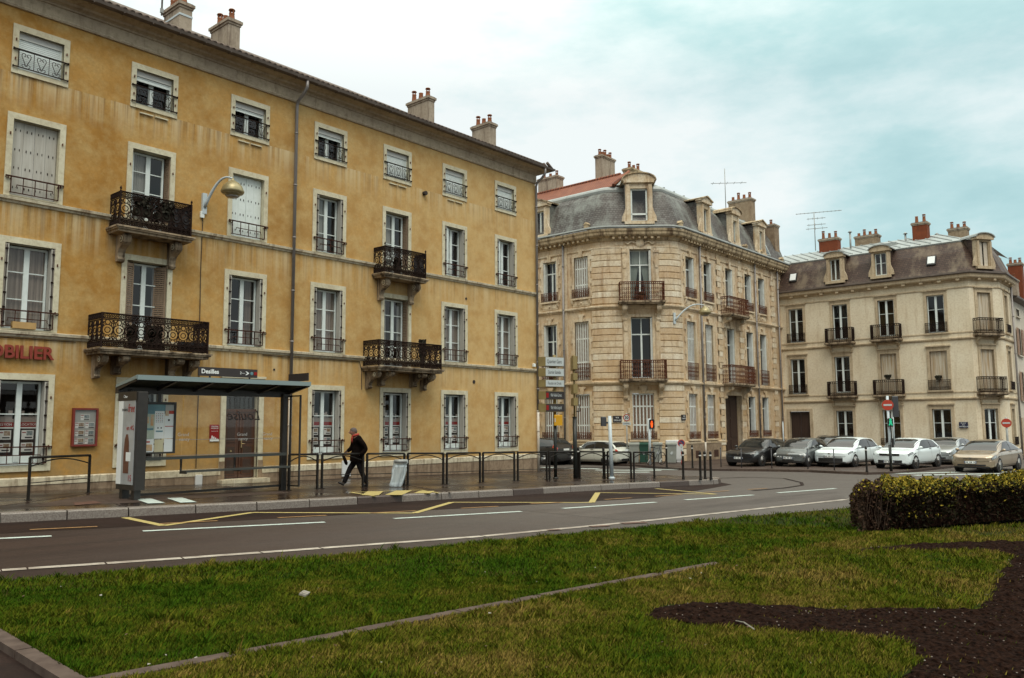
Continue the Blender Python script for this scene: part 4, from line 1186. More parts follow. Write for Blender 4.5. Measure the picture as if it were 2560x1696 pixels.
# window kit for the stone houses
def trim_mesh(w, h, key, mat, t=.17, sill=.12, head=True, proud=.06, quoin=False):
    def f():
        m = MB(mat)
        m.box(-w/2-t, -proud, 0, -w/2, .05, h); m.box(w/2, -proud, 0, w/2+t, .05, h); m.box(-w/2-t, -proud, h, w/2+t, .05, h+t)
        m.box(-w/2-t-.06, -proud-.08, -sill, w/2+t+.06, .30, 0)
        if key: m.prism([(-.09, h-.02), (.09, h-.02), (.15, h+.42), (-.15, h+.42)], 'y', -proud-.07, 0)
        if key:
            for s in (-1, 1): m.cyl((s*.17, -proud-.05, h+.36), (s*.17, 0, h+.36), .06, n=8)
        if head: m.box(-w/2-t-.05, -proud-.09, h+t+.10, w/2+t+.05, 0, h+t+.18); m.box(-w/2-t, -proud-.02, h+t, w/2+t, 0, h+t+.10)
        if quoin:
            zz = .05; j = 0
            while zz < h-.2:
                if j % 2 == 0: m.box(-w/2-t-.12, -proud+.005, zz, -w/2-t, 0, zz+.3); m.box(w/2+t, -proud+.005, zz, w/2+t+.12, 0, zz+.3)
                zz += .36; j += 1
        return m.mesh('window_surround')
    return cached(('trim', w, h, key, mat, t, sill, head, proud, quoin), f)
def panel_mesh(w, z):
    def f():
        m = MB('house_trim'); m.box(-w/2-.1, -.05, -z, w/2+.1, 0, -.14); m.box(-w/2+.05, -.07, -z+.08, w/2-.05, -.05, -.2)
        for s in (-1, 1): m.prism([(-.02, -.13), (-.16, -.13), (-.13, -.3), (-.05, -.42), (-.02, -.42)], 'x', s*(w/2+.12)-.05, s*(w/2+.12)+.05)
        m.lathe([(0,.05),(.06,.03),(.08,0)], (0, -.07, -.14-(z-.14)/2), 10, Rx(PI/2))
        return m.mesh('sill_panel')
    return cached(('panel', w, z), f)
def louvre_closed_mesh(w, h, n=6, gap='louvre_gap', y=.06, z0=0.0, slat='louvre_white'):
    def f():
        m = MB('louvre_white'); lw = (w-.03)/n
        for k in range(n):
            a = -w/2+.015+k*lw; b = a+lw-.006; yy = y+(.012 if k % 2 else 0); st = .042
            m.m = 'louvre_white'
            m.box(a, yy, z0, a+st, yy+.035, h-.02); m.box(b-st*.55, yy, z0, b, yy+.035, h-.02)
            for z in (z0, z0+(h-z0)*.30, z0+(h-z0)*.70, h-.1): m.box(a+st, yy+.002, z, b-st*.55, yy+.033, z+.08)
            m.m = gap; m.box(a+st, yy+.022, z0, b-st*.55, yy+.03, h-.04)
            m.m = slat; q = z0+.06
            while q < h-.1: m.box(a+st, yy+.004, q, b-st*.55, yy+.02, q+.016); q += .075
        return m.mesh('shutter')
    return cached(('lclosed', w, h, n, gap, y, z0, slat), f)
def plank_closed_mesh(w, h, n=4, y=.10):
    def f():
        m = MB('dirty_shutter')
        for k in range(n*2):
            a = -w/2+.02+k*(w-.04)/(n*2); b = a+(w-.04)/(n*2); m.box(a+.003, y+(.014 if k % 2 else 0), .01, b-.003, y+.04, h-.01)
        return m.mesh('shutter')
    return cached(('plank', w, h, n, y), f)
def white_fold_mesh(w, h, s):
    def f():
        m = MB('louvre_white')
        for k in range(3): m.box(s*(w/2-.012-k*.036), -.03+.02*k, .02, s*(w/2-.04-k*.036), .26, h-.02)
        return m.mesh('shutter')
    return cached(('wfold', w, h, s), f)
def iron_rail_mesh(w, hr, mat='iron_rust', proud=.10, style='scroll', wide=.08, z0=.02):
    def f():
        m = MB(mat); a = w/2+wide; y = -proud
        m.box(-a, y-.018, hr-.014, a, y+.018, hr+.014); m.box(-a, y-.012, z0, a, y+.012, z0+.022)
        for s in (-1, 1):
            m.box(s*a-.014, y-.014, z0, s*a+.014, y+.014, hr+.02); m.box(s*a-.012, y, hr-.02, s*a+.012, 0, hr); m.box(s*a-.012, y, z0, s*a+.012, 0, z0+.02)
        n = max(3, round(2*a/.13)); st = 2*a/n
        for k in range(1, n): m.box(-a+k*st-.009, y-.009, z0, -a+k*st+.009, y+.009, hr)
        if style == 'scroll':
            H = hr-z0
            for k in range(n):
                x = -a+(k+.5)*st
                for zz, r in ((z0+H*.25, st*.42), (z0+H*.72, st*.42), (z0+H*.5, st*.30)):
                    m.tube([(x+r*math.cos(t*PI/4), y, zz+r*math.sin(t*PI/4)) for t in range(8)], .013, 3, True)
        else:
            m.box(-a, y-.01, hr-.12, a, y+.01, hr-.10); m.box(-a, y-.01, z0+.16, a, y+.01, z0+.18)
            for k in range(n):
                x = -a+(k+.5)*st
                m.box(x-.007, y-.007, z0, x+.007, y+.007, hr)
                m.tube([(x+.035*math.cos(t*PI/3), y, z0+.10+.05*math.sin(t*PI/3)) for t in range(6)], .008, 3, True)
        return m.mesh('railing')
    return cached(('irail', w, hr, mat, proud, style, wide, z0), f)
def big_balcony_mesh(w, d, hr, stone_, iron, style, th=.18):
    "slab + railing with returns, in the opening's frame; returns two meshes"
    def f():
        m = MB(stone_); a = w/2
        m.box(-a-.08, -d-.08, -.10, a+.08, 0, .0); m.box(-a-.02, -d-.02, -th, a+.02, 0, -.10)
        sl_ = m.mesh('balcony')
        m = MB(iron)
        def side(T, L):
            n = max(2, round(L/.12)); st = L/n
            P = lambda x, z: T @ Vector((x, 0, z))
            m.tube([P(0, hr), P(L, hr)], .024, 4); m.tube([P(0, .05), P(L, .05)], .016, 4); m.tube([P(0, hr-.13), P(L, hr-.13)], .013, 4)
            for k in range(n+1): m.tube([P(k*st, 0), P(k*st, hr)], .013 if k % 4 else .02, 4)
            for k in range(n):
                x = (k+.5)*st
                if style == 'scroll':
                    for zz, r in ((hr*.2, st*.45), (hr*.42, st*.42), (hr*.64, st*.45), (hr-.065, .05)):
                        m.tube([P(x+r*math.cos(t*PI/3), zz+r*math.sin(t*PI/3)) for t in range(6)], .014, 3, True)
                else:
                    m.tube([P(x, .05), P(x, hr-.13)], .010, 4)
                    for zz in (hr*.2, hr-.065): m.tube([P(x+.045*math.cos(t*PI/3), zz+.06*math.sin(t*PI/3)) for t in range(6)], .010, 3, True)
        side(Tr(-a, -d, 0), w); side(Tr(-a, 0, 0) @ Rz(-PI/2), d); side(Tr(a, -d, 0) @ Rz(PI/2), d)
        return sl_, m.mesh('railing')
    return cached(('bbal', w, d, hr, stone_, iron, style, th), f)
def bracket_mesh(w, h, d, mat):
    def f():
        m = MB(mat); scroll_corbel(m, 0, w, 0, d, h); return m.mesh('corbel')
    return cached(('brk', w, h, d, mat), f)
def casement(wn, w, h, trans=None, bars=(), cur=None, y=.24, mat='white_paint', mull=.10):
    kid('sash', sash_mesh(w, h, list(bars), y, mat, mull, trans), wn); kid('pane', pane_mesh(w, h, y+.03), wn); kid('room_interior', room_mesh(w, h, y+.08), wn)
    if cur == 'green':
        a = w/2-.08
        kid('curtain', curtain_mesh(w, h*.72, -a, -a+.12, y+.09, 'curtain_green', .1, .018, -a, -.06), wn); kid('curtain', curtain_mesh(w, h*.72, a-.12, a, y+.09, 'curtain_green', .1, .018, .06, a), wn)
        def vo():
            m = MB('curtain_green'); m.grid([[(-a+.06+k*(2*a-.12)/10, y+.09+.01*math.sin(k*2), zz) for k in range(11)] for zz in (h*.74, h-.05)]); return m.mesh('curtain')
        kid('curtain', cached(('vo', w, h), vo), wn)
    elif cur: kid('curtain', curtain_mesh(w, h, -w/2+.06, w/2-.06, y+.07, cur), wn)
def win2(f, u, z0, z1, w, kind, rail=None, cur=None, key=True, panel=0):
    h = z1-z0
    wn = put('window', trim_mesh(w, h, key, 'house_trim', .15, .10, not key, .06, True), f.M(u, z0), b2)
    if kind == 'shut': kid('shutter', louvre_closed_mesh(w, h, 6, slat='louvre_slat' if z0 < 2 else 'louvre_white'), wn)
    elif kind == 'half':
        casement(wn, w, h, h*.70, (), cur)
        def hf():
            m = MB('louvre_white'); src = louvre_closed_mesh(w*.66, h, 4)
            return src
        kid('shutter', louvre_closed_mesh(w*.66, h, 4), wn).matrix_local = Tr(w*.17, 0, 0)
    else:
        casement(wn, w, h, h*.70, (), cur); kid('shutter', white_fold_mesh(w, h, 1), wn); kid('shutter', white_fold_mesh(w, h, -1), wn)
    if rail: kid('railing', iron_rail_mesh(w, rail, 'iron_rust', .12, 'scroll', .10), wn)
    if panel: kid('sill_panel', panel_mesh(w, panel), wn)
    return wn
for y in LY2:
    u = 36-y; sh = 'open' if y == 30.5 else 'shut'
    win2(L2, u, *ROW2[0], W2, 'shut', .42); win2(L2, u, *ROW2[1], W2, sh, .95); win2(L2, u, *ROW2[2], W2, sh, .52, None, True, .5)
for k, x in enumerate(RX2):
    u = x-41.7
    if k != 2: win2(R2, u, *ROW2[0], W2, 'shut' if k < 2 else 'open', .42)
    win2(R2, u, *ROW2[1], W2, ('shut', 'half', 'open', 'open', 'open')[k], 1.0 if k != 2 else None)
    win2(R2, u, *ROW2[2], W2, 'open', .55 if k != 2 else None, 'curtain' if k in (0, 2) else None, True, .5 if k != 2 else 0)
wn = win2(C2, CS, .74, 3.37, CW, 'shut', .44); wn2 = None
w_ = put('window', trim_mesh(CW, 3.52, False, 'house_trim', .16, .02, False), C2.M(CS, 4.2), b2); casement(w_, CW, 3.5, 2.5, (), None)
kid('shutter', white_fold_mesh(CW, 3.5, 1), w_)
w_ = put('window', trim_mesh(CW, 3.04, False, 'house_trim', .16, .02, False), C2.M(CS, 8.62), b2); casement(w_, CW, 3.02, 2.12, (), 'green')
kid('shutter', white_fold_mesh(CW, 3.0, 1), w_)
for f, u, z, w, d, hr, bh in ((C2, CS, 4.14, 2.55, .62, 1.05, .9), (C2, CS, 8.58, 2.5, .62, 1.08, .9), (R2, 48.25-41.7, 4.10, 3.1, .75, 1.1, .75), (R2, 48.05-41.7, 8.42, 2.6, .7, 1.05, .7)):
    sl_, ra_ = big_balcony_mesh(w, d, hr, 'balcony_stone', 'iron_rust', 'scroll')
    b = put('balcony', sl_, f.M(u, z), b2); kid('railing', ra_, b)
    for s in (-1, 1): put('corbel', bracket_mesh(.24, bh, d*.85, 'house_trim'), f.M(u+s*(w/2-.28), z-.19), b)
# carriage gate
M = R2.M(48.15-41.7, -.5)
m = MB('house_trim', M); m.box(-1.15-.2, -.07, 0, -1.15, .1, 3.87); m.box(1.15, -.07, 0, 1.35, .1, 3.87); m.box(-1.35, -.07, 3.87, 1.35, .1, 4.1)
g = m.build('gate', b2)
m = MB('door_dark', M)
for s in (-1, 1):
    a, b = (-1.14, -.01) if s < 0 else (.01, 1.14)
    m.box(a, .30, .02, b, .36, 3.86)
    for za, zb in ((.2, 1.1), (1.25, 2.4), (2.55, 3.6)): m.box(a+.14, .27, za, b-.14, .30, zb)
m.build('gate_leaf', g)
# down pipes
def pipe2(f, u, b_, z0=-.4, z1=12.3, split=None):
    m = MB('pipe_zinc', f.M(u, 0)); m.cyl((0, -.13, split or z0), (0, -.13, z1), .06, n=8)
    for z in (11, 8.4, 6, 4.1, 2): m.cyl((0, -.13, z-.03), (0, -.13, z+.03), .075, n=8)
    p = m.build('drainpipe', b_)
    if split: m = MB('pipe_white', f.M(u, 0)); m.cyl((0, -.13, z0), (0, -.13, split), .062, n=8); m.build('pipe_shoe', p)
pipe2(L2, 36-29.42, b2); pipe2(R2, 44.15-41.7, b2, split=.55); pipe2(R2, 51.75-41.7, b2); pipe2(R2, 55.4-41.7, b2)
# mansard
m = MB('blue_slate')
m.sweep([(.18,12.95),(-.02,13.4),(-.35,14.3),(-.72,15.0),(-1.15,15.45)], P2, False); m.build('mansard_roof', b2)
m = MB('zinc')
m.sweep([(-1.05,15.36),(-1.02,15.50),(-1.08,15.62),(-1.2,15.72),(-1.35,15.72)], P2, False)
m.sweep([(-1.3,15.70),(-2.0,15.85)], P2[3:], False)
m.poly(((40.6,24.9,15.75),(57,25.4,15.85),(57,30,16.2),(44,28,16.6),(42,26.92,17.03),(40.0,26.5,15.72)))
for k in range(12):
    x = 42.5+k*1.2; m.box(x-.03, 24.7, 15.72, x+.03, 25.6, 15.80)
m.build('zinc_roof', b2)
m = MB('red_tile'); m.poly(((39.98,36,15.72),(39.98,26.7,15.72),(42,26.9,17.06),(42,36,17.06))); m.poly(((42,36,17.06),(42,26.9,17.06),(46,28,15.6),(46,36,15.6)))
for k in range(30): m.cyl((42, 27.5+k*.29, 17.08), (42, 27.5+k*.29+.27, 17.06), .09, .11, 6)
m.cyl((39.98, 26.7, 15.76), (42, 26.9, 17.1), .1, n=6)
m.build('tile_roof', b2)
def dormer(b_, M, w, h, ow, oh, ped, depth, stone_, cheek, sash='white_paint', kind='plain', shut=False):
    """local frame: x along the facade, y into the roof, z up from the sill line"""
    m = MB(stone_, M)
    pw = (w-ow)/2; z0 = .18
    m.box(-w/2-.08, -.12, 0, w/2+.08, .2, z0)
    for s in (-1, 1):
        m.box(s*ow/2, -.0, z0, s*w/2, .3, h); m.box(s*(ow/2+pw*.2), -.07, z0, s*(w/2-pw*.15), 0, h-.1)
        m.prism([(s*w/2, z0), (s*(w/2+.24), z0), (s*(w/2+.20), z0+.3), (s*(w/2+.06), z0+.62), (s*w/2, z0+.85)], 'y', 0, .14)
    m.box(-ow/2, 0, z0+oh, ow/2, .3, h)
    m.box(-w/2-.1, -.14, h, w/2+.1, .3, h+.12)
    if ped == 'tri': P = [(-w/2-.16, h+.12), (w/2+.16, h+.12), (w/2+.16, h+.18), (0, h+.12+w*.28), (-w/2-.16, h+.18)]
    elif ped == 'flat': P = [(-w/2-.12, h+.12)]+[(w/2+.12, h+.12)]+[((w/2+.12)*math.cos(t*PI/10), h+.12+.26*math.sin(t*PI/10)) for t in range(1, 10)]
    else: P = [(-w/2-.18, h+.12)]+[(w/2+.18, h+.12)]+[((w/2+.18)*math.cos(t*PI/10), h+.16+w*.26*math.sin(t*PI/10)) for t in range(1, 10)]
    m.prism(P, 'y', -.12, .3)
    top = max(p[1] for p in P)
    d = m.build('dormer', b_)
    # moulded edge and roof of the dormer
    m = MB('house_cornice' if stone_ == 'house_trim' else 'zinc', M)
    E_ = P[1:] if ped == 'tri' else P[1:]+[P[0]]
    if ped == 'tri': E_ = [P[2], P[3], P[4]]
    for a, b in zip(E_, E_[1:]):
        n = Vector((-(b[1]-a[1]), b[0]-a[0])); n = n/n.length*-.07 if ped == 'tri' else n/n.length*-.06
        q = [(a[0], a[1]), (b[0], b[1]), (b[0]-n[0]*-1*0+n[0]*-1, b[1]-n[1]), (a[0]-n[0], a[1]-n[1])]
        m.prism([(a[0], a[1]), (b[0], b[1]), (b[0]+n[0]*(1 if n[1] > 0 else -1), b[1]+abs(n[1])), (a[0]+n[0]*(1 if n[1] > 0 else -1), a[1]+abs(n[1]))], 'y', -.20, depth)
    m.build('dormer_roof', d)
    m = MB(cheek, M)
    for s in (-1, 1): m.box(s*(w/2-.1), .3, z0, s*w/2, depth, h+.1)
    m.build('dormer_cheek', d)
    Mw = M @ Tr(0, 0, z0)
    if shut: put('shutter', cached(('dsh', ow, oh), lambda: (lambda q: (q.box(-ow/2+.02, .10, .02, -.06, .14, oh-.02), q.box(.06, .10, .02, ow/2-.02, .14, oh-.02), q.mesh('shutter'))[2])(MB('white_render'))), Mw, d)
    else: put('sash', sash_mesh(ow, oh, [oh*.55] if kind == 'four' else [], .14, sash, .08, .42 if kind == 'big' else None) if kind != 'big' else big_sash(ow, oh), Mw, d)
    put('pane', pane_mesh(ow, oh, .17), Mw, d); put('room_interior', room_mesh(ow, oh, .22, .5), Mw, d)
    return d
def big_sash(w, h):
    def f():
        m = MB('white_pvc'); a = w/2-.01; y = .12
        for q in ((-a, 0, -a+.09, h), (a-.09, 0, a, h), (-a, 0, a, .09), (-a, h-.09, a, h), (-a, .40, a, .50)): m.box(q[0], y, q[1], q[2], y+.06, q[3])
        return m.mesh('sash')
    return cached(('bigs', w, h), f)
dormer(b2, C2.M(CS, 13.1, .12), 1.55, 2.45, .98, 1.95, 'seg', 1.6, 'house_trim', 'blue_slate', kind='big')
dormer(b2, L2.M(36-31.2, 13.0, .12), 1.15, 1.95, .70, 1.5, 'tri', 1.3, 'house_trim', 'blue_slate')
for x, p in ((45.05, 'tri'), (49.0, 'seg'), (52.95, 'tri')): dormer(b2, R2.M(x-41.7, 13.05, .12), 1.1, 1.98 if p == 'tri' else 2.05, .62, 1.5, p, 1.3, 'house_trim', 'blue_slate')
# roof window, snow-guard boxes, chimneys
m = MB('zinc', R2.M(54.2-41.7, 13.25, -.02) @ Rx(-.40)); m.box(-.42, -.08, 0, .42, .05, 1.2); m.m = 'car_glass'; m.box(-.32, -.09, .08, .32, -.079, 1.1); m.m = 'white_paint'; m.box(-.36, -.10, .04, -.30, -.085, 1.16); m.box(.30, -.10, .04, .36, -.085, 1.16); m.build('roof_window', b2)
m = MB('zinc', R2.M(47.1-41.7, 12.95, -.05) @ Rx(-.42)); m.cyl((0, -.05, 0), (0, -.05, 2.6), .09, n=8); m.build('zinc_vent', b2)
for f, u in ((L2, 8.4), (R2, .1), (R2, 8.6), (R2, 11.0), (R2, 14.4)):
    m = MB('house_cornice', f.M(u, 12.96, .28)); m.box(-.14, 0, 0, .14, .35, .26); m.prism([(-.18, .26), (.18, .26), (0, .42)], 'y', -.03, .38); m.build('cornice_block', b2)
chimney(b2, 'chimney_render', 42.0, 42.7, 32.5, 34.1, 15.5, 17.95, 3, tall=.3)
chimney(b2, 'chimney_render', 43.0, 44.5, 29.57, 30.1, 15.5, 18.95, 5, along='x', tall=.3)
chimney(b2, 'house_cornice', 42.3, 43.8, 26.9, 27.5, 15.6, 17.35, 3, along='x', capmat='house_cornice', tall=.34)
p = onX(1300+2130/3.698, 360+490/3.698, 53.5); q = onX(1300+1925/3.698, 360+528/3.698, 53.5)
chimney(b2, 'rubble_stone', 53.5, 54.2, p.y, q.y, 15.0, p.z-.15, 4, tall=.36)
chimney(b2, 'plinth_stone', 56.0, 56.8, 23.7, 24.5, 12.6, 15.75, 1, tall=.3)
def yagi(name, label, base, h, els, direc, parent=None):
    m = MB('galv_grey'); b = Vector(base); m.cyl(b, b+Vector((0,0,h)), .03, n=6)
    d = Vector(direc).normalized(); sd = Vector((-d.y, d.x, 0))
    for z, L, n, w in els:
        p0 = b+Vector((0,0,z))-d*L*.4; m.cyl(p0, p0+d*L, .022, n=5)
        for k in range(n): c = p0+d*L*(k+.3)/n; m.cyl(c-sd*w/2, c+sd*w/2, .014, n=4)
    o = m.build(name, None, base); return tag(o, label, 'antenna')
a = onY(1300+1900/3.698, 360+510/3.698, 27.0)
yagi('tv_antenna', 'small aerial with one crossbar above the corner house roof beside its wide chimney', (a.x, 27, a.z-1.2), 3.5, [(2.4, 2.6, 5, .6)], (.6, -.8, 0))
# ---------------------------------------------------------------- the cream house beyond the parked cars
b3 = thing('cream_house', 'cream rendered three storey house with brown slate mansard behind the row of parked cars', 'house', (56.0, 17.5, -.55))
XB = 56.0
ca = -math.radians(34); P3 = [(XB, 24.15), (XB, 11.55), (XB+2.35*math.cos(ca), 11.55+2.35*math.sin(ca)), (61.2, 11.55+2.35*math.sin(ca))]
F3, C3, S3 = Facade(P3[0], P3[1]), Facade(P3[1], P3[2]), Facade(P3[2], P3[3])
YW = [22.4, 19.37, 16.42, 13.47]; W3 = 1.0
R3 = [(.2, 2.44), (3.62, 6.05), (7.2, 9.57)]
h3 = []
for k, y in enumerate(YW):
    for r, (a, b) in enumerate(R3):
        u = 24.15-y
        if r == 0 and k == 0: h3.append((u-.70, u+.70, -1, 2.42))
        else: h3.append((u-W3/2-(.04 if r == 0 else 0), u+W3/2+(.04 if r == 0 else 0), a, b))
m = MB('cream_render', F3.M(0, 0)); m.wall(F3.L, -1.2, 10.4, h3, .26, 'cream_trim')
m.T = C3.M(0, 0); m.wall(C3.L, -1.2, 10.4, [(1.05-.5, 1.05+.5, a, b) for a, b in R3], .26, 'cream_trim')
m.T = S3.M(0, 0); m.wall(S3.L, -1.2, 10.4, [(1.0, 1.8, a, b) for a, b in R3], .26, 'cream_trim')
m.build('wall', b3)
m = MB('cream_trim')
m.sweep([(0,2.98),(.05,3.0),(.09,3.05),(.10,3.12),(0,3.15)], P3); m.sweep([(0,3.42),(.03,3.43),(.03,3.5),(0,3.5)], P3)
m.sweep([(0,6.66),(.05,6.68),(.09,6.73),(.10,6.80),(0,6.83)], P3); m.sweep([(0,7.08),(.03,7.09),(.03,7.16),(0,7.16)], P3)
m.sweep([(.05,-1.2),(.05,.0),(0,.03)], [(XB,21.7),(XB,11.55)]+P3[2:]); m.sweep([(.05,-1.2),(.05,.0),(0,.03)], [(XB,24.15),(XB,23.1)])
m.sweep([(0,9.86),(.04,9.87),(.05,9.93),(0,9.96)], P3)
m.build('string_course', b3)
m = MB('cream_trim')
m.sweep([(0,10.28),(.06,10.30),(.08,10.38),(.30,10.44),(.34,10.50),(.36,10.62),(.40,10.68),(.2,10.74),(0,10.76)], P3)
for f in (F3, C3, S3):
    m.T = f.M(0, 0); n = max(2, int(f.L/1.03))
    for k in range(n): u = (k+.5)*f.L/n; m.box(u-.10, -.28, 10.31, u+.10, 0, 10.45)
m.build('cornice', b3)
m = MB('gutter_zinc'); m.sweep([(.30,10.70),(.42,10.68),(.46,10.74),(.45,10.84),(.40,10.84),(.38,10.78)], P3); m.build('gutter', b3)
m = MB('brown_slate'); m.sweep([(.30,10.74),(.1,11.1),(-.35,12.2),(-.85,12.98)], P3, False); m.build('mansard_roof', b3)
m = MB('zinc')
m.sweep([(-.80,12.90),(-.76,12.99),(-.85,13.06),(-1.0,13.08)], P3, False)
rA, rB = Vector((61, 27, 14.45)), Vector((61, 14.3, 14.45)); eA, eB = Vector((56.85, 24.15, 13.06)), Vector((56.85, 11.9, 13.06)); eC = Vector((58.9, 11.0, 13.06)); eD = Vector((66, 11.0, 13.06))
m.poly((eA, eB, rB, rA)); m.poly((eB, eC, rB)); m.poly((eC, eD, rB)); m.poly((eA, rA, (58, 27, 13.4)))
for k in range(21):
    t = k/20; p = eA.lerp(eB, t); q = rA.lerp(rB, t); d = (q-p); m.tube([p+Vector((0,0,.03)), q+Vector((0,0,.03))], .035, 4)
for t in (.3, .7): m.tube([eB.lerp(eC, t)+Vector((0,0,.03)), rB+Vector((0,0,.03))], .03, 4)
m.build('zinc_roof', b3)
def win3(f, u, z0, z1, w, kind, rail=None, bal=False, head=True):
    h = z1-z0
    wn = put('window', trim_mesh(w, h, False, 'cream_trim', .17, .10, head, .05), f.M(u, z0), b3)
    if kind == 'plank': kid('shutter', plank_closed_mesh(w, h), wn)
    else: casement(wn, w, h, None, [h*.62], None, .12, 'white_pvc', .13)
    if rail: kid('railing', iron_rail_mesh(w, rail, 'iron_black', .14, 'bal', .12), wn)
    if bal:
        sl_, ra_ = big_balcony_mesh(1.75, .5, .95, 'balcony_stone', 'iron_black', 'bal', .16)
        b = put('balcony', sl_, f.M(u, z0-.22), b3); kid('railing', ra_, b)
        for s in (-1, 1): put('corbel', bracket_mesh(.14, .42, .36, 'cream_trim'), f.M(u+s*.68, z0-.38), b)
for k, y in enumerate(YW):
    u = 24.15-y
    win3(F3, u, *R3[2], W3, 'win', .62 if k in (0, 3) else None, k in (1, 2))
    win3(F3, u, *R3[1], W3, 'plank' if k > 1 else 'win', .62 if k in (0, 3) else None, k in (1, 2))
    if k: win3(F3, u, *R3[0], W3+.08, 'win', .40)
win3(C3, 1.05, *R3[2], W3, 'plank', None, True); win3(C3, 1.05, *R3[1], W3, 'plank', None, True); win3(C3, 1.05, *R3[0], W3, 'win', .36)
for r in R3: win3(S3, 1.4, *r, .8, 'win', .5)
M = F3.M(24.15-22.4, -.52)
m = MB('cream_trim', M); m.box(-.9, -.05, 0, -.7, .05, 2.94); m.box(.7, -.05, 0, .9, .05, 2.94); m.box(-.9, -.05, 2.94, .9, .05, 3.12)
g = m.build('door', b3); m = MB('door_dark', M); m.box(-.69, .18, .02, -.01, .24, 2.93); m.box(.01, .18, .02, .69, .24, 2.93)
for s in (-1, 1):
    for a, b in ((.2, 1.0), (1.15, 2.7)): m.box(s*.12, .15, a, s*.6, .18, b)
m.build('door_leaf', g)
pipe2(F3, .15, b3, z1=10.5); pipe2(S3, 2.9, b3, z1=10.4)
m = MB('white_paint', F3.M(.22, 0) @ Tr(0,-.28,10.85) @ Rx(-.42)); m.box(-.04, -.03, 0, .04, .03, 1.9); m.build('roof_flashing', b3)
dormer(b3, F3.M(24.15-19.5, 11.0, .20), 1.12, 1.78, .66, 1.5, 'flat', 1.3, 'cream_trim', 'brown_slate')
dormer(b3, F3.M(24.15-16.55, 11.0, .20), 1.12, 1.78, .74, 1.5, 'flat', 1.3, 'cream_trim', 'brown_slate', kind='four')
dormer(b3, C3.M(1.15, 11.0, .20), 1.15, 1.85, .70, 1.55, 'flat', 1.3, 'cream_trim', 'brown_slate', shut=True)
for y in (22.53, 13.58):
    m = MB('housing_black', F3.M(24.15-y, 11.5, -.02) @ Rx(-.42)); m.box(-.27, -.06, 0, .27, .06, .66); m.m = 'paper_white'; m.box(-.21, -.075, .1, .21, -.055, .62); m.build('skylight', b3)
m = MB('zinc'); m.box(58.6, 16.3, 13.5, 59.2, 17.1, 13.85); m.build('roof_hatch', b3)
def pxchim(x0, x1, yt, X, mat, pots, b_, zb=12.8, dx=.7, tall=.42, cap=.14, capmat='chimney_render'):
    p = onX(1920+x0/3.698, 500+yt/3.698, X); q = onX(1920+x1/3.698, 500+yt/3.698, X)
    return chimney(b_, mat, X, X+dx, q.y, p.y, zb, (p.z+q.z)/2-cap, pots, tall=tall, capmat=capmat)
pxchim(468, 640, 352, 60, 'brick_red', 3, b3); pxchim(800, 1010, 325, 61, 'rubble_stone', 4, b3, tall=.3)
pxchim(1328, 1466, 205, 59.5, 'brick_red', 2, b3, tall=.5); pxchim(1660, 1835, 255, 61.5, 'rubble_stone', 3, b3, tall=.3)
for x_, yb, yt, X in ((763, 415, 285, 60), (1273, 390, 300, 60), (1562, 345, 305, 61.2)):
    p = onX(1920+x_/3.698, 500+yb/3.698, X); q = onX(1920+x_/3.698, 500+yt/3.698, X)
    m = MB('galv_grey'); m.cyl((p.x, p.y, p.z-.5), (p.x, p.y, q.z-.1), .07, n=8); m.lathe([(.16,-.12),(.03,0),(0,0)], (p.x, p.y, q.z), 8); m.build('roof_flue', b3)
p = onX(1920+440/3.698, 500+470/3.698, 59.8); t_ = onX(1920+430/3.698, 500+112/3.698, 59.8); hgt = t_.z-p.z
yagi('tv_antenna', 'tall aerial with stacked crossbars above the cream house roof beside its left brick chimney', (59.8, p.y, p.z), hgt, [(hgt-.05, 3.2, 12, .35), (hgt*.83, 1.3, 4, .7), (hgt*.67, 1.3, 3, .8), (hgt*.57, 1.5, 3, .9)], (.35, -.93, 0))
# ---------------------------------------------------------------- the white shuttered house past it
b4 = thing('white_shuttered_house', 'white rendered house with brown louvred shutters at the right edge past the cream house', 'house', (61.3, 10.25, -.6))
S4 = Facade((61.3, 10.25), (82, 10.25))
hs = [(1.5+3.0*k, 2.5+3.0*k, a, b) for k in range(6) for a, b in ((3.0, 4.9), (6.0, 7.8), (8.6, 9.1))]
m = MB('white_render', S4.M(0, 0)); m.wall(S4.L, -1.2, 9.7, hs, .25, 'white_render'); m.T = None; m.poly(((61.3,10.25,-1.2),(61.3,16,-1.2),(61.3,16,9.7),(61.3,10.25,9.7))); m.build('wall', b4)
m = MB('gutter_zinc'); m.sweep([(0,9.55),(.25,9.62),(.38,9.68),(.4,9.8),(.3,9.8)], [(61.3,10.25),(82,10.25)]); m.build('gutter', b4)
m = MB('dark_tile'); m.poly(((61.1,9.9,9.75),(82,9.9,9.75),(82,15,12.2),(61.1,15,12.2))); m.poly(((61.1,9.9,9.75),(61.1,15,12.2),(61.1,20,9.75))); m.build('roof', b4)
for a, b, c, d in hs:
    w = b-a
    wn = put('window', trim_mesh(w, d-c, False, 'white_render', .10, .08, False, .03), S4.M((a+b)/2, c), b4)
    if d-c > 1:
        casement(wn, w, d-c, None, [], None, .12)
        def sh(s, h=d-c):
            def f():
                m = MB('louvre_tan'); x0, x1 = (-1.06, -.53) if s < 0 else (.53, 1.06)
                m.box(x0, -.11, 0, x0+.05, -.06, h); m.box(x1-.05, -.11, 0, x1, -.06, h)
                k = 0
                while k < h-.06: m.box(x0+.05, -.10, k, x1-.05, -.07, k+.05); k += .075
                return m.mesh('shutter')
            return cached(('tansh', s, h), f)
        kid('shutter', sh(-1), wn); kid('shutter', sh(1), wn)
    else: kid('pane', pane_mesh(w, d-c, .15), wn); kid('room_interior', room_mesh(w, d-c, .2), wn)
m = MB('dirty_shutter', S4.M(0, 0)); 
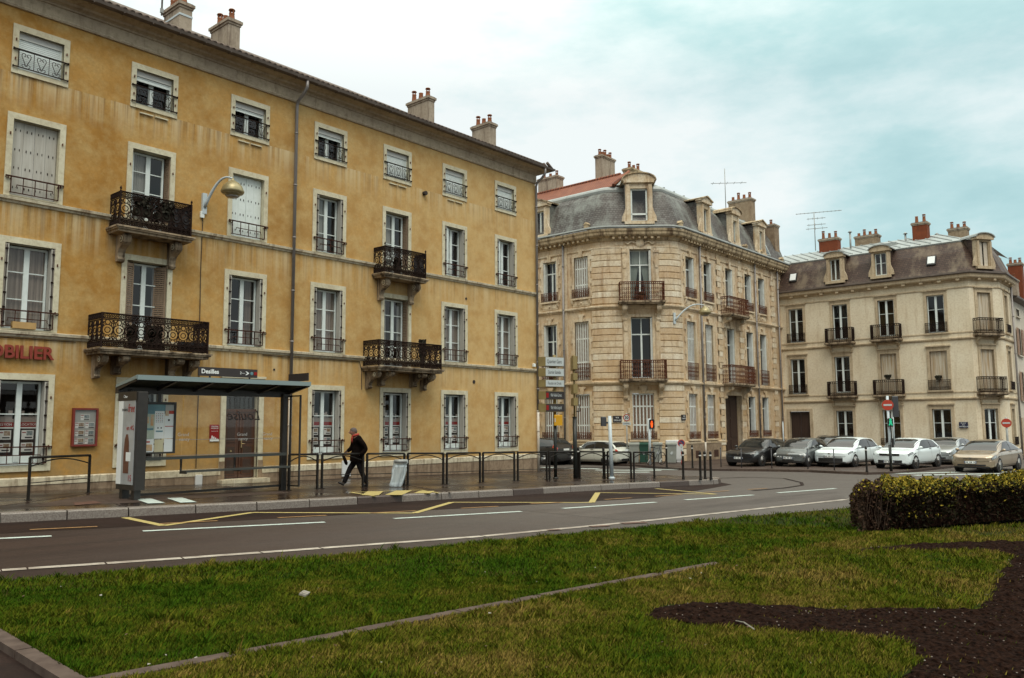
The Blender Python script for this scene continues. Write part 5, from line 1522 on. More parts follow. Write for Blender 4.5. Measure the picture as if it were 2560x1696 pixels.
for k in range(14): m.box(.5+k*.16, -.08, -.5, .62+k*.16, -.04, 1.9)
m.build('board_fence_panel', b4)
def corner_chim(mat, x0, x1, yt, yb, Y, pots, zb):
    p = onY(1920+x0/3.698, 500+yt/3.698, Y); q = onY(1920+x1/3.698, 500+yt/3.698, Y)
    return chimney(b4, mat, p.x, p.x+.9, Y, Y+(q.x-p.x)*0+1.3, zb, p.z-.1, pots, tall=.3)
def facing_chim(mat, x0, x1, yt, X, pots, zb, dx=.8):
    p = onX(1920+x0/3.698, 500+yt/3.698, X); q = onX(1920+x1/3.698, 500+yt/3.698, X)
    return chimney(b4, mat, X, X+dx, q.y, p.y, zb, p.z-.14, pots, tall=.3)
facing_chim('brick_red', 2212, 2342, 590, 70, 3, 9.5); facing_chim('chimney_render', 2228, 2295, 735, 66, 1, 9.4); facing_chim('chimney_render', 2090, 2128, 530, 66, 1, 9.4, .6)
# ---------------------------------------------------------------- shop lettering and boards on the ochre wall
def upright(x, z, y=Y0, a=0.): return Tr(x, y, z) @ Rz(a) @ UP
p = onY(132, 887, Y0-.05)
sg = text('shop_lettering', 'IMMOBILIER', .46, upright(p.x, p.z+.0, Y0-.07), None, 'red_letter', 'RIGHT', .035, .95, 0, .012)
tag(sg, 'red raised capital letters reading IMMOBILIER on the ochre wall above the shop window', 'shop sign')
a, b = onY(178.5, 1117, Y0-.08), onY(246.5, 1021, Y0-.08)
nb = thing('notice_board', 'red framed glazed notice board with property sheets on the ochre wall left of the shelter', 'notice board', (a.x, Y0, a.z))
w, h = b.x-a.x, b.z-a.z
m = MB('red_frame'); t = .05
for q in ((a.x, a.z, b.x, a.z+t), (a.x, b.z-t, b.x, b.z), (a.x, a.z+t, a.x+t, b.z-t), (b.x-t, a.z+t, b.x, b.z-t)): m.box(q[0], Y0-.10, q[1], q[2], Y0, q[3])
m.build('frame', nb)
m = MB('paper_grey'); m.box(a.x+t, Y0-.05, a.z+t, b.x-t, Y0-.02, b.z-t); m.build('backboard', nb)
def sheet_card(x, z, w, h, y, parent, k=0, nm='property_sheet'):
    m = MB('paper_white'); m.box(x, y-.004, z, x+w, y, z+h)
    m.m = ('photo_blue', 'photo_brown')[k % 2]; m.box(x+w*.38, y-.006, z+h*.32, x+w*.96, y-.004, z+h*.92)
    m.m = 'sticker_red'; m.box(x+w*.02, y-.006, z+h*.80, x+w*.34, y-.004, z+h*.92); m.box(x+w*.02, y-.006, z+h*.45, x+w*.3, y-.004, z+h*.52)
    m.m = 'ink'; m.box(x+w*.36, y-.006, z+h*.06, x+w*.95, y-.004, z+h*.24)
    return m.build(nm, parent)
cw, chh = w*.36, h*.155
k = 0
for r, n in ((4, 1), (3, 2), (2, 2), (1, 2)):
    for c in range(n):
        x = (a.x+b.x)/2-cw/2 if n == 1 else a.x+w*(.12+.40*c); sheet_card(x, a.z+h*(.06+.205*(r-1)), cw, chh, Y0-.05, nb, k); k += 1
m = MB('window_glass'); m.poly(((a.x+t, Y0-.078, a.z+t), (b.x-t, Y0-.078, a.z+t), (b.x-t, Y0-.078, b.z-t), (a.x+t, Y0-.078, b.z-t))); m.build('pane', nb)
a, b = onY(524, 1104, Y0-.03), onY(548.5, 1062, Y0-.03)
pq = thing('wall_plaque', 'small red plaque with white lettering and a white skyline beside the brown street door', 'plaque', (a.x, Y0, a.z))
m = MB('sticker_red'); m.box(a.x, Y0-.03, a.z, b.x, Y0, b.z); m.m = 'paper_white'; m.box(a.x, Y0-.034, a.z, b.x, Y0-.03, a.z+.06)
for q in range(5): m.box(a.x+q*.055, Y0-.034, a.z+.06, a.x+q*.055+.04, Y0-.03, a.z+.08+.03*((q*3) % 4))
m.build('plate', pq)
for tx, dz, s in (('CENTRAL', .06, .055), ('IMMOBILIER', .115, .048), ('03 83 39 77 00', .20, .034)): text('plate_text', tx, s, upright((a.x+b.x)/2, b.z-dz, Y0-.034), pq, 'paper_white', ext=.001)
# ---------------------------------------------------------------- bus shelter
SX0, SX1, SYF, SYR = 8.38, 13.0, 18.42, 19.45
gs = lambda x: gz(x)+SW
bs = thing('bus_shelter', 'dark metal and glass bus shelter with map, bench and advertising panel', 'bus shelter', (10.7, 19.2, gs(10.7)))
m = MB('shelter_edge')
m.box(SX0, SYF-.03, 2.68, SX1, SYF+.03, 2.79)
m.m = 'shelter_edge'
for x in (SX0, SX1): m.prism([(SYF, 2.70), (SYF, 2.785), (SYR, 2.60), (SYR, 2.54)], 'x', x-.02, x+.02)
m.m = 'shelter_dark'; m.prism([(SYF+.03, 2.775), (SYR+.05, 2.62), (SYR+.05, 2.60), (SYF+.03, 2.755)], 'x', SX0+.02, SX1-.02)
rf_ = m.build('roof', bs)
m = MB('shelter_slat')
for k in range(5):
    x0 = SX0+.06+k*(SX1-SX0-.1)/5; x1 = x0+(SX1-SX0-.1)/5-.09
    for j in range(7):
        y = SYF+.08+j*(SYR-SYF-.12)/7; z = 2.735-(y-SYF)*.15
        m.prism([(y, z-.05), (y+.02, z-.055), (y+.09, z), (y+.075, z+.005)], 'x', x0, x1)
m.build('roof_slats', rf_)
m = MB('shelter_dark')
for k in range(6):
    x = SX0+.03+k*(SX1-SX0-.06)/5; m.prism([(SYF+.03, 2.66), (SYF+.03, 2.75), (SYR, 2.60), (SYR, 2.46)], 'x', x-.035, x+.035)
m.box(SX0, SYR-.10, 2.40, SX1, SYR+.06, 2.58); m.build('roof_beam', rf_)
m = MB('shelter_dark'); m.bevbox(12.74, 19.26, gs(12.8)-.02, 12.90, 19.42, 2.5, .02); m.build('post', bs)
m = MB('shelter_dark'); m.bevbox(8.62, 19.30, gs(8.6)-.02, 8.72, 19.40, 2.5, .02); m.build('post', bs)
# back glass in three sheets with rails
YG = 19.36
for x0, x1 in ((8.74, 9.95), (9.98, 11.4), (11.43, 12.73)):
    m = MB('shelter_glass'); m.poly(((x0, YG, gs(x0)+.12), (x1, YG, gs(x0)+.12), (x1, YG, 2.42), (x0, YG, 2.42))); m.build('glass_panel', bs)
m = MB('shelter_dark'); m.box(8.7, YG-.03, gs(10.7)+.06, 12.78, YG+.04, gs(10.7)+.115)
m.m = 'light_grey_metal'
m.build('bottom_rail', bs)
m = MB('frost_grey'); m.box(8.72, YG-.006, 1.30, 12.74, YG+.016, 1.312); m.box(8.72, YG-.006, .92, 12.74, YG+.016, .932); m.build('glass_strip', bs)
for px_ in ((605, 1092), (458, 1093), (668, 1091)):
    p = onY(*px_, YG-.01); text('glass_lettering', 'Grand\n  nancy', .115, upright(p.x, p.z, YG-.012), bs, 'light_grey_metal', ext=.0005)
p = onY(612, 1040, YG-.01)
q = text('glass_lettering', 'Louise', .36, Tr(p.x, YG-.012, p.z) @ UP @ Matrix.Diagonal((-1, 1, 1, 1)), bs, 'board_dark', ext=.0005, shear=.35)
# map panel
a, b = onY(354, 1136, YG-.06), onY(440.5, 1006, YG-.06)
m = MB('shelter_dark')
for q in ((a.x, a.z, b.x, a.z+.04), (a.x, b.z-.06, b.x, b.z), (a.x, a.z+.04, a.x+.04, b.z-.06), (b.x-.05, a.z+.04, b.x, b.z-.06)): m.box(q[0], YG-.09, q[1], q[2], YG-.01, q[3])
mpn = m.build('map_panel', bs)
W, H = b.x-a.x-.09, b.z-a.z-.10; ox, oz = a.x+.04, a.z+.04
def R(mat, x0, z0, x1, z1, lv=0): m.m = mat; m.box(ox+x0*W, YG-.06-.003*lv-.003, oz+z0*H, ox+x1*W, YG-.06-.003*lv, oz+z1*H)
m = MB('map_green'); R('map_green', 0, .28, .34, .80); R('map_teal', 0, .80, .70, 1.0); R('paper_white', .34, .28, .67, .86, 1); R('paper_white', .68, .28, 1, .82); R('paper_grey', .70, .86, 1, 1.0, 1)
R('sign_red', .70, .80, 1, .87, 2); R('map_orange', .70, .76, .82, .87, 3); R('map_orange', .02, .60, .14, .74, 1); R('map_orange', .20, .55, .30, .78, 1); R('map_teal', .05, .46, .30, .50, 1)
R('paper_white', 0, 0, .33, .275); R('map_cream', .36, .0, .66, .26, 1); R('paper_white', .69, 0, 1, .27); R('sign_red', .08, .20, .2, .23, 2); R('map_orange', .08, .03, .28, .16, 2)
R('map_teal', .39, .42, .63, .45, 2); R('ink', .44, .49, .48, .52, 2); R('ink', .55, .49, .59, .52, 2); R('sign_red', .70, .53, 1, .545, 2); R('ink', .80, .65, .86, .69, 2)
for k in range(6):
    for j in range(4): R('ink' if (k+j) % 3 else 'sign_red', .38+.07*j, .80-.035*k, .41+.07*j, .81-.035*k, 2)
m.build('map', mpn)
m = MB('shelter_dark'); m.box((a.x+b.x)/2-.05, YG-.05, b.z, (a.x+b.x)/2+.03, YG-.01, 2.42); m.build('map_bracket', mpn)
# bench: back rail, seat, brackets
zr_ = onY(500, 1143, 19.15).z; zs_ = onY(560, 1174, 19.0).z
m = MB('shelter_bench'); m.box(8.75, 19.10, zr_-.035, 12.78, 19.18, zr_+.035); bn = m.build('bench', bs)
m = MB('shelter_bench'); xs0 = onY(459, 1175, 18.95).x; m.box(xs0, 18.82, zs_-.025, 12.72, 19.14, zs_+.02); m.build('seat', bn)
m = MB('shelter_dark')
for x in (xs0+.02, (xs0+12.7)/2, 12.62):
    m = MB('shelter_dark'); m.prism([(19.10, zr_), (19.16, zr_), (19.12, zs_-.02), (18.85, zs_-.03), (18.85, zs_-.055), (19.16, zs_-.06)], 'x', x-.02, x+.02); m.build('seat_bracket', bn)

# advertising case at the left end
AX0, AX1, AY0, AY1 = 8.40, 8.66, 18.42, 19.36
m = MB('shelter_dark'); m.bevbox(AX0+.01, AY0, gs(8.5)+.22, AX1, AY1, 2.42, .02)
for y in (AY0+.1, AY1-.25): m.box(AX0+.06, y, gs(8.5)-.05, AX1-.05, y+.15, gs(8.5)+.22)
ad = m.build('advertising_case', bs)
MA = Tr(AX0, AY1, 0) @ Rz(-PI/2)        # local x runs toward the kerb, outward is -x of the world
m = MB('poster_grey', MA); zb_, zt_ = gs(8.5)+.34, 2.22; pw = AY1-AY0
m.box(.05, -.006, zb_, pw-.07, .02, zt_)
m.m = 'paper_white'; m.box(.05, -.008, zb_, pw*.30, -.006, zt_)
m.m = 'poster_brown'
m.prism([(pw*.42, zb_+.25), (pw*.42, zb_+.75), (pw*.46, zb_+1.0), (pw*.52, zb_+1.12), (pw*.62, zb_+1.12), (pw*.68, zb_+.95), (pw*.70, zb_+.7), (pw*.70, zb_+.25)], 'y', -.011, -.009)
m.m = 'paper_white'; m.box(pw*.55, -.013, zb_+.52, pw*.80, -.011, zb_+.72)
m.build('poster', ad)
text('poster_text', 'free', .26, MA @ Tr(pw*.74, -.012, zt_-.18) @ UP, ad, 'sign_red_deep', ext=.001, shear=.2, squeeze=.8); text('poster_text', 'moins', .12, MA @ Tr(pw*.40, -.012, zt_-.20) @ UP, ad, 'ink', ext=.001)
text('poster_text', 'en 4G', .15, MA @ Tr(pw*.72, -.012, zt_-.62) @ UP, ad, 'sign_red_deep', ext=.001); text('poster_text', '15', .2, MA @ Tr(pw*.78, -.012, zb_+.14) @ UP, ad, 'sign_red_deep', ext=.001)
m = MB('shelter_dark', MA); m.box(0, -.012, zt_, pw, -.004, 2.42); m.build('header', ad)
text('poster_text', 'Clear', .09, MA @ Tr(pw*.42, -.016, 2.31) @ UP, ad, 'paper_white', ext=.001)
# right-hand glass return
XE = 12.94; p = onX(746.6, 1211, XE); q = onX(749, 990, XE)
m = MB('shelter_glass'); m.poly(((XE, p.y, gs(XE)+.15), (XE, 19.26, gs(XE)+.15), (XE, 19.26, q.z), (XE, p.y, q.z))); sg_ = m.build('glass_panel', bs)
m = MB('shelter_dark')
for z in (gs(XE)+.13, q.z): m.box(XE-.012, p.y, z-.018, XE+.024, 19.3, z+.018)
m.box(XE-.014, p.y-.02, gs(XE)+.12, XE+.026, p.y+.02, q.z+.02); m.box(XE-.012, 19.2, gs(XE)-.02, XE+.03, 19.25, q.z); m.build('glass_frame', bs)
# name boards on the roof
a, b = onY(496, 946.5, SYF-.02), onY(643, 933, SYF-.02)
m = MB('sign_black'); m.box(a.x, SYF-.03, 2.83, b.x, SYF+.02, 2.83+.21)
for x in (a.x+.3, b.x-.2): m.box(x-.02, SYF-.01, 2.78, x+.02, SYF+.01, 2.84)
nbd = m.build('name_board', bs)
text('name_text', 'Desilles', .145, upright(a.x+.06, 2.935, SYF-.034), nbd, 'paper_white', 'LEFT', .001, bold=.004)
text('name_text', '2\u2014', .09, upright(b.x-.42, 2.935, SYF-.034), nbd, 'paper_white', ext=.001)
m = MB('paper_white', Tr(b.x-.30, SYF-.034, 2.935) @ Rx(PI/2)); m.prism([(-.04, .045), (.02, .0), (-.04, -.045), (.0, -.045), (.07, 0), (.0, .045)], 'z', 0, .002)
m.m = 'map_teal'; m.cyl((.14,0,0), (.14,0,.002), .045, n=6); m.m = 'sticker_red'; m.box(.20, -.04, 0, .29, .04, .002); m.build('route_symbols', nbd)
a = onX(716, 960, SX1-.05); b = onX(774, 948, SX1-.05)
m = MB('sign_black'); m.box(SX1-.07, SYF+.02, 2.82, SX1-.04, SYF+.92, 3.03); m.build('side_board', bs)
# ---------------------------------------------------------------- pedestrian barriers
def barrier(pA, pB, label, H=.95, lower=True):
    A, B = onG(*pA, SW), onG(*pB, SW)
    if (B-A).length < .4: return
    o = thing('pedestrian_barrier', label, 'barrier', A, 0, 'dark green pedestrian barriers along the kerb')
    for P in (A, B):
        m = MB('barrier_green'); m.box(P.x-.026, P.y-.026, P.z-.02, P.x+.026, P.y+.026, P.z+H); m.box(P.x-.06, P.y-.06, P.z-.02, P.x+.06, P.y+.06, P.z+.012); m.build('post', o)
    m = MB('barrier_green'); u = Vector((0,0,1)); d = B-A
    m.tube([A+u*(H-.0), B+u*(H-.0)], .030, 8); m.build('top_rail', o)
    m = MB('barrier_green'); m.tube([A+d*(k/14)+u*(H-.20+.15*math.sin(PI*k/14)) for k in range(15)], .016, 6); m.build('arch', o)
    m = MB('barrier_green'); m.tube([A+u*.37, B+u*.37], .011, 6); m.build('lower_rail', o)
    return o
BAR = [((70,1251),(220.6,1233),'barrier left of the shelter below the red framed notice board', .93),
 ((721.7,1226.5),(792.6,1222.9),'short barrier at the right end of the bus shelter'),
 ((804.2,1222),(907,1218.6),'barrier with the walking man right behind it'),
 ((917,1218),(1010.5,1215),'barrier with the plastic bag bin hanging at its right post'),
 ((1019,1213.8),(1108,1211.5),'barrier just right of the plastic bag bin'),
 ((1117,1211),(1200,1206.5),'barrier below the second shop window from the building corner'),
 ((1207.7,1206),(1286,1202.8),'barrier below the last shop window before the building corner'),
 ((1294.8,1202.3),(1367,1199.4),'barrier crossing in front of the ochre building corner downpipe'),
 ((1374,1199),(1441,1196),'barrier between the direction sign post and the dark signal post'),
 ((1449.7,1195.5),(1512,1195.3),'barrier in front of the white hatchback'),
 ((1519.7,1195.3),(1578,1197.5),'barrier behind the white signal post'),
 ((1585.5,1197.6),(1636,1196),'last barrier before the bollards, in front of the green bin')]
for q in BAR: barrier(q[0], q[1], q[2], q[3] if len(q) > 3 else .95)
# ---------------------------------------------------------------- bollards and thin posts
def bollard_src():
    o = thing('bollard', 'x', 'bollard', (0,0,0))
    m = MB('barrier_green'); m.lathe([(.055,0),(.06,.02),(.05,.05),(.043,.12),(.043,.86),(.046,.88)], (0,0,0), 10); m.build('shaft', o)
    m = MB('barrier_green'); m.lathe([(.046,.93),(.05,.95),(.05,1.0),(.035,1.05),(0,1.065)], (0,0,0), 10); m.build('cap', o)
    m = MB('light_grey_metal'); m.lathe([(.047,.88),(.047,.93)], (0,0,0), 10); m.build('ring', o)
    return o
BOL = [((1446,1195,SW),1.05,'white ringed bollard in front of the white hatchback front wheel'),((1509.5,1194.5,SW),1.05,'white ringed bollard in front of the white hatchback rear wheel'),
 ((1667,1169,.1),1.05,'far bollard beside the right grey bin on the corner pavement'),((1731.5,1171,.1),1.05,'far bollard below the street name plate by the carriage gate'),
 ((1708.5,1199,SW),.95,'bollard in front of the round blue and red no parking sign'),((1751.6,1201,SW),.95,'leftmost of the three bollards at the kerb tip'),((1763,1199,SW),.95,'middle of the three bollards at the kerb tip'),((1777.6,1199.5,SW),.95,'rightmost of the three bollards at the kerb tip'),
 ((2167.4,1181,.1),1.05,'dark bollard at the far kerb left of the tall no entry sign')]
b0 = None
for (x, y, o_), s, lab in BOL:
    P = onG(x, y, o_); Mx = Tr(P) @ Matrix.Diagonal((1, 1, s, 1))
    if b0 is None: b0 = bollard_src(); src = b0
    copy_thing(src, Mx, lab, 'dark bollards around the junction')
for o in [src]+list(src.children): bpy.data.objects.remove(o)
def thin_post_src():
    o = thing('kerb_post', 'x', 'post', (0,0,0)); m = MB('housing_grey'); m.cyl((0,0,0),(0,0,.9), .025, n=6); m.lathe([(.03,.9),(.03,.94),(0,.96)], (0,0,0), 6); m.build('shaft', o); return o
src = thin_post_src()
for (x, y), lab in (((1802.7,1168.4),'thin post at the far kerb before the carriage gate'),((1854,1170.2),'thin post in front of the black hatchback'),((1929.7,1171.6),'thin post between the black hatchback and the grey town car'),((2020,1173),'thin post in front of the grey town car right wheel'),((2086,1176),'thin post in front of the left white hatchback')):
    copy_thing(src, Tr(onG(x, y, .1)), lab, 'thin grey posts along the far kerb')
for o in [src]+list(src.children): bpy.data.objects.remove(o)
# ---------------------------------------------------------------- direction sign post
P = onG(1389, 1197, SW)
ds_ = thing('direction_sign_post', 'dark post stacked with three white and two black arrow direction signs and a yellow box', 'sign post', P)
fx = Vector((-.62, -.78, 0)); 
dist = P.to_2d().length; sc = dist/2055/math.cos(.0)      # metres per photo pixel at this depth
def atP(x, y): # point at the post's depth
    d = ray(x, y); t = dist/d.to_2d().length; return EYE+d*t
top = atP(1383, 888).z
m = MB('post_green'); m.cyl(P, (P.x, P.y, atP(1386,1040).z), .062, n=10); m.cyl((P.x,P.y,P.z-.02),(P.x,P.y,P.z+.05), .1, n=10); m.build('post', ds_)
m = MB('gold_paint'); m.cyl((P.x, P.y, atP(1386,1040).z), (P.x, P.y, top), .055, n=10); m.build('upper_post', ds_)
vdir = P.to_2d().normalized(); rgt = Vector((vdir.y, -vdir.x, 0)); ang = math.atan2(rgt.y, rgt.x)+.55
SG = [((892,917),'Quartier Gare','sign_white','ink'),((920,942),'Quartier Stanislas','sign_white','ink'),((949,968),'Faculté de Droit','sign_white','ink'),((977,999),'Ville Vieille-Carnot','sign_black','sign_white'),((1008,1030),'Ville Vieille-Léopold','sign_black','sign_white')]
for (ya, yb), tx, mt, ink in SG:
    zc = atP(1385, (ya+yb)/2+1).z; hh = (yb-ya)*sc*.46
    M = Tr(P.x, P.y, zc) @ Rz(ang); LEN = .50; D = .15
    m = MB('gold_paint', M)
    m.prism([(-LEN+.04, -D), (LEN*.62, -D), (LEN*.62, D), (-LEN-.10, D), (-LEN-.10, D*.6)], 'z', -hh, hh)
    s = m.build('arrow_sign', ds_)
    m = MB(mt, M); m.box(-LEN+.04, -D-.008, -hh+.012, LEN*.61, -D-.001, hh-.012); m.build('sign_face', s)
    text('sign_text', tx, hh*1.15, M @ Tr(-LEN*.195+(.06 if mt == 'sign_black' else .0), -D-.010, 0) @ UP, s, ink, ext=.001, squeeze=min(1, (.60 if mt == 'sign_black' else .68)/(.50*hh*1.15*len(tx))))
    if mt == 'sign_black': m = MB('sticker_red', M); m.box(-LEN+.05, -D-.011, -hh*.6, -LEN+.15, -D-.008, hh*.6); m.build('car_park_symbol', s)
a = atP(1394, 1051)
M = Tr(P.x, P.y, a.z) @ Rz(ang-.6); m = MB('sign_yellow', M); hh = 13.2*sc; m.bevbox(-.03, -.16, -hh, .27, .0, hh, .02); yb_ = m.build('yellow_box', ds_)
m = MB('sign_white', M); m.box(.0, -.166, -hh*.35, .03, -.16, hh*.35); m.build('box_label', yb_)
# second post: signs seen edge-on from behind above a dark signal shaft
P = onG(1438.5, 1196, SW)
s2 = thing('edge_on_sign_post', 'post of gold backed direction signs seen edge on above a dark shaft', 'sign post', P)
dist = P.to_2d().length; sc = dist/2055
zt_ = atP(1434, 1045).z
m = MB('post_green'); m.cyl(P, (P.x,P.y,zt_), .075, n=10); m.cyl((P.x,P.y,zt_),(P.x,P.y,zt_+.04), .085, n=10); m.build('shaft', s2)
m = MB('gold_paint'); m.cyl((P.x,P.y,zt_),(P.x,P.y,atP(1434,888).z), .035, n=8); m.build('upper_post', s2)
va = math.atan2(vdir.y, vdir.x)
for ya, yb in ((893,925),(935,952),(962,985),(996,1015)):
    zc = atP(1434, (ya+yb)/2).z; hh = (yb-ya)*sc*.5; M = Tr(P.x, P.y, zc) @ Rz(va+.10)
    m = MB('gold_paint', M); m.prism([(-.42, -.075), (.45, -.075), (.62, 0), (.45, .075), (-.42, .075)], 'z', -hh, hh); m.build('arrow_sign', s2)
m = MB('housing_black'); q = atP(1441, 1022); m.tube([(P.x+.05,P.y-.03,q.z-.1),(P.x+.16,P.y-.12,q.z-.1),(P.x+.16,P.y-.12,q.z+.14),(P.x+.06,P.y-.03,q.z+.14)], .02, 6); m.build('hook_bracket', s2)
# white signal post with a grey signal seen from behind
P = onG(1529.5, 1196.5, SW); dist = P.to_2d().length; sc = dist/2055
s3 = thing('white_signal_post', 'white post with a grey traffic signal turned away, standing by the zebra crossing', 'signal post', P)
m = MB('galv_white'); m.cyl(P, (P.x-.03,P.y+.03, atP(1526,1040).z), .075, .062, n=12); m.lathe([(.11,-.02),(.11,.03),(.08,.06)], P, 12); m.build('post', s3)
q0, q1 = atP(1512, 1066), atP(1512, 1042); M = Tr(q0.x, q0.y+.05, q0.z) @ Rz(ang-.55)
m = MB('housing_grey', M); m.bevbox(-.10, -.08, 0, .10, .18, q1.z-q0.z, .03); m.box(.1, .0, .1, .25, .05, .16); m.build('signal_head', s3)
# pedestrian signal, red man lit
def ped_signal(P, top, head, lab, em, posts='galv_white', extra=None, r=.065):
    o = thing('pedestrian_signal', lab, 'pedestrian signal', P)
    d = P.to_2d().normalized(); aa = math.atan2(-d.x, d.y)      # faces the camera's side of the street
    m = MB(posts); m.cyl(P, (P.x,P.y,top), r, n=10); m.build('post', o)
    M = Tr(head) @ Rz(aa)
    m = MB('housing_black', M); m.bevbox(-.14, -.10, -.24, .14, .14, .24, .04); m.prism([(-.13, .20), (.13, .20), (.13, .24), (-.13, .24)], 'y', -.26, -.10); m.box(.12, -.24, -.1, .135, -.1, .22); m.box(-.135, -.24, -.1, -.12, -.1, .22)
    hd = m.build('signal_head', o)
    m = MB(em, M); y0_, y1_ = -.112, -.10
    m.prism([(.045*math.cos(t*PI/4), .135+.045*math.sin(t*PI/4)) for t in range(8)], 'y', y0_, y1_); m.prism([(-.065, .085), (.065, .085), (.055, -.04), (.035, -.17), (-.035, -.17), (-.055, -.04)], 'y', y0_, y1_)
    m.build('lit_figure', hd)
    return o
P = onG(1625.5, 1163, .1); dist = P.to_2d().length
ped_signal(P, atP(1622.5, 1047).z, atP(1629.5, 1061)-Vector((P.x, P.y, 0)).normalized()*.0, 'white post with a lit orange red pedestrian signal in front of the bins', 'lamp_red')
# 30 sign
P = onX(1566.5, 1044.7, 37.95); P.z = gz(38)+.1; dist = P.to_2d().length; sc = dist/2055
o = thing('speed_sign', 'round red bordered 30 speed limit sign with a RAPPEL plate behind the white hatchback', 'road sign', P)
c = atP(1566.5, 1044.7); fa = math.atan2(-P.x, P.y)
m = MB('galv_grey'); m.cyl(P, (P.x,P.y,c.z+.25), .035, n=8); m.build('post', o)
M = Tr(P.x, P.y, c.z) @ Rz(fa)
def disc(m, r0, r1, y0_, y1_, n=28):
    for k in range(n):
        a, b = 2*PI*k/n, 2*PI*(k+1)/n
        m.poly(((r0*math.cos(a),y0_,r0*math.sin(a)),(r1*math.cos(a),y0_,r1*math.sin(a)),(r1*math.cos(b),y0_,r1*math.sin(b)),(r0*math.cos(b),y0_,r0*math.sin(b))))
r = 8.6*sc
m = MB('galv_grey', M); m.cyl((0,-.045,0),(0,-.06,0), r, n=28); dsk = m.build('sign_disc', o)
m = MB('sign_red_deep', M); disc(m, r*.76, r, -.063, 0); m.m = 'sign_white'; disc(m, .001, r*.76, -.063, 0); m.build('sign_face', dsk)
text('sign_text', '30', r*1.12, M @ Tr(0, -.066, 0) @ UP, dsk, 'ink', ext=.001, bold=.006)
zz = atP(1566, 1059.5).z-c.z
m = MB('sign_white', M); m.box(-.22, -.06, zz-.085, .22, -.045, zz+.085); pl_ = m.build('sign_plate', o); text('sign_text', 'RAPPEL', .105, M @ Tr(0, -.064, zz) @ UP, pl_, 'ink', ext=.001)
# no parking sign
P = onG(1704.5, 1162, .1); dist = P.to_2d().length; sc = dist/2055; c = atP(1705.8, 1108.3); fa = math.atan2(-P.x, P.y); r = 8.8*sc
o = thing('no_parking_sign', 'low round blue no parking sign with red border on a red and white post', 'road sign', P)
h_ = c.z-P.z
m = MB('galv_grey')
for k in range(5): m.m = ('sign_red', 'sign_white')[k % 2]; m.cyl(P+Vector((0,0,h_*k/5)), P+Vector((0,0,h_*(k+1)/5)), .03, n=8)
m.build('post', o)
M = Tr(P.x, P.y, c.z) @ Rz(fa)
m = MB('galv_grey', M); m.cyl((0,-.035,0),(0,-.05,0), r, n=28); dsk = m.build('sign_disc', o)
m = MB('sign_red', M); disc(m, r*.76, r, -.053, 0); m.m = 'sign_blue'; disc(m, .001, r*.76, -.053, 0)
m.m = 'sign_red'; m.T = M @ Tr(0,-.056,0) @ Ry(PI/4); m.box(-r*.8, -.002, -r*.11, r*.8, 0, r*.11); m.build('sign_face', dsk)
m = MB('sign_white', M); m.box(-.08, -.058, -r-.02, .08, -.05, -r+.13); m.build('sticker', dsk)
# no entry signs
def no_entry(P, c, r, lab, postmat, top, cat='road sign'):
    o = thing('no_entry_sign', lab, cat, P); fa = math.atan2(-P.x, P.y)
    m = MB(postmat); m.cyl(P, (P.x,P.y,top), .055, n=10); m.build('post', o)
    M = Tr(P.x, P.y, c.z) @ Rz(fa)
    m = MB('galv_grey', M); m.cyl((0,-.06,0),(0,-.075,0), r, n=28); d = m.build('sign_disc', o)
    m = MB('sign_red', M); disc(m, .001, r, -.078, 0); m.m = 'sign_white'; m.box(-r*.72, -.084, -r*.17, r*.72, -.079, r*.17); m.build('sign_face', d)
    return o, M
P = onG(2228, 1178.5, .1); dist = P.to_2d().length; sc = dist/2055; c = atP(2223, 1013)
o, M = no_entry(P, c, 12*sc, 'tall post with a no entry sign and lit green pedestrian signal among the white cars', 'galv_white', atP(2222, 990).z)
m = MB('post_green'); m.cyl(P, (P.x, P.y, atP(2228,1112).z), .062, n=10); m.build('post_sleeve', o)
def bx(x0, x1, ya, yb, dep, mat, nm, dd=0.):
    a_, b_ = atP(x0, yb), atP(x1, ya); cx_ = (a_+b_)/2; hw = (x1-x0)*sc/2; hh = (yb-ya)*sc/2
    m = MB(mat, Tr(cx_.x, cx_.y, cx_.z) @ Rz(math.atan2(-P.x, P.y))); m.bevbox(-hw, dd, -hh, hw, dd+dep, hh, .03); return m.build(nm, o)
sh_ = bx(2232.5, 2245, 993, 1040, .2, 'housing_grey', 'signal_head', .05)
hd = bx(2220, 2232, 1047, 1066, .16, 'housing_black', 'pedestrian_head', -.22)
cc = atP(2226.5, 1055); m = MB('lamp_green', Tr(cc) @ Rz(math.atan2(-P.x, P.y))); k_ = .8
m.prism([(.05*math.cos(t*PI/4), .10+.05*math.sin(t*PI/4)) for t in range(8)], 'y', -.245, -.23); m.prism([(-.06,.05),(.06,.05),(.05,-.05),(.09,-.16),(.03,-.16),(0,-.08),(-.03,-.16),(-.09,-.16),(-.05,-.05)], 'y', -.245, -.23); m.build('lit_figure', hd)
m = MB('galv_white'); q = atP(2232, 1044); m.cyl((q.x,q.y,atP(2232,1112).z),(q.x,q.y,q.z), .04, n=8); m.build('signal_bracket', o)
bx(2229, 2234, 1097, 1118, .15, 'housing_black', 'push_button_box', -.15)
P = Vector((50.2, 8.62, gz(50)+.02)); P = onG(2523, 1163, .05); dist = P.to_2d().length; sc = dist/2055; c = atP(2521, 1058)
no_entry(P, c, 9.6*sc, 'no entry sign at the right edge beside the gold saloon', 'galv_grey', c.z+.3)
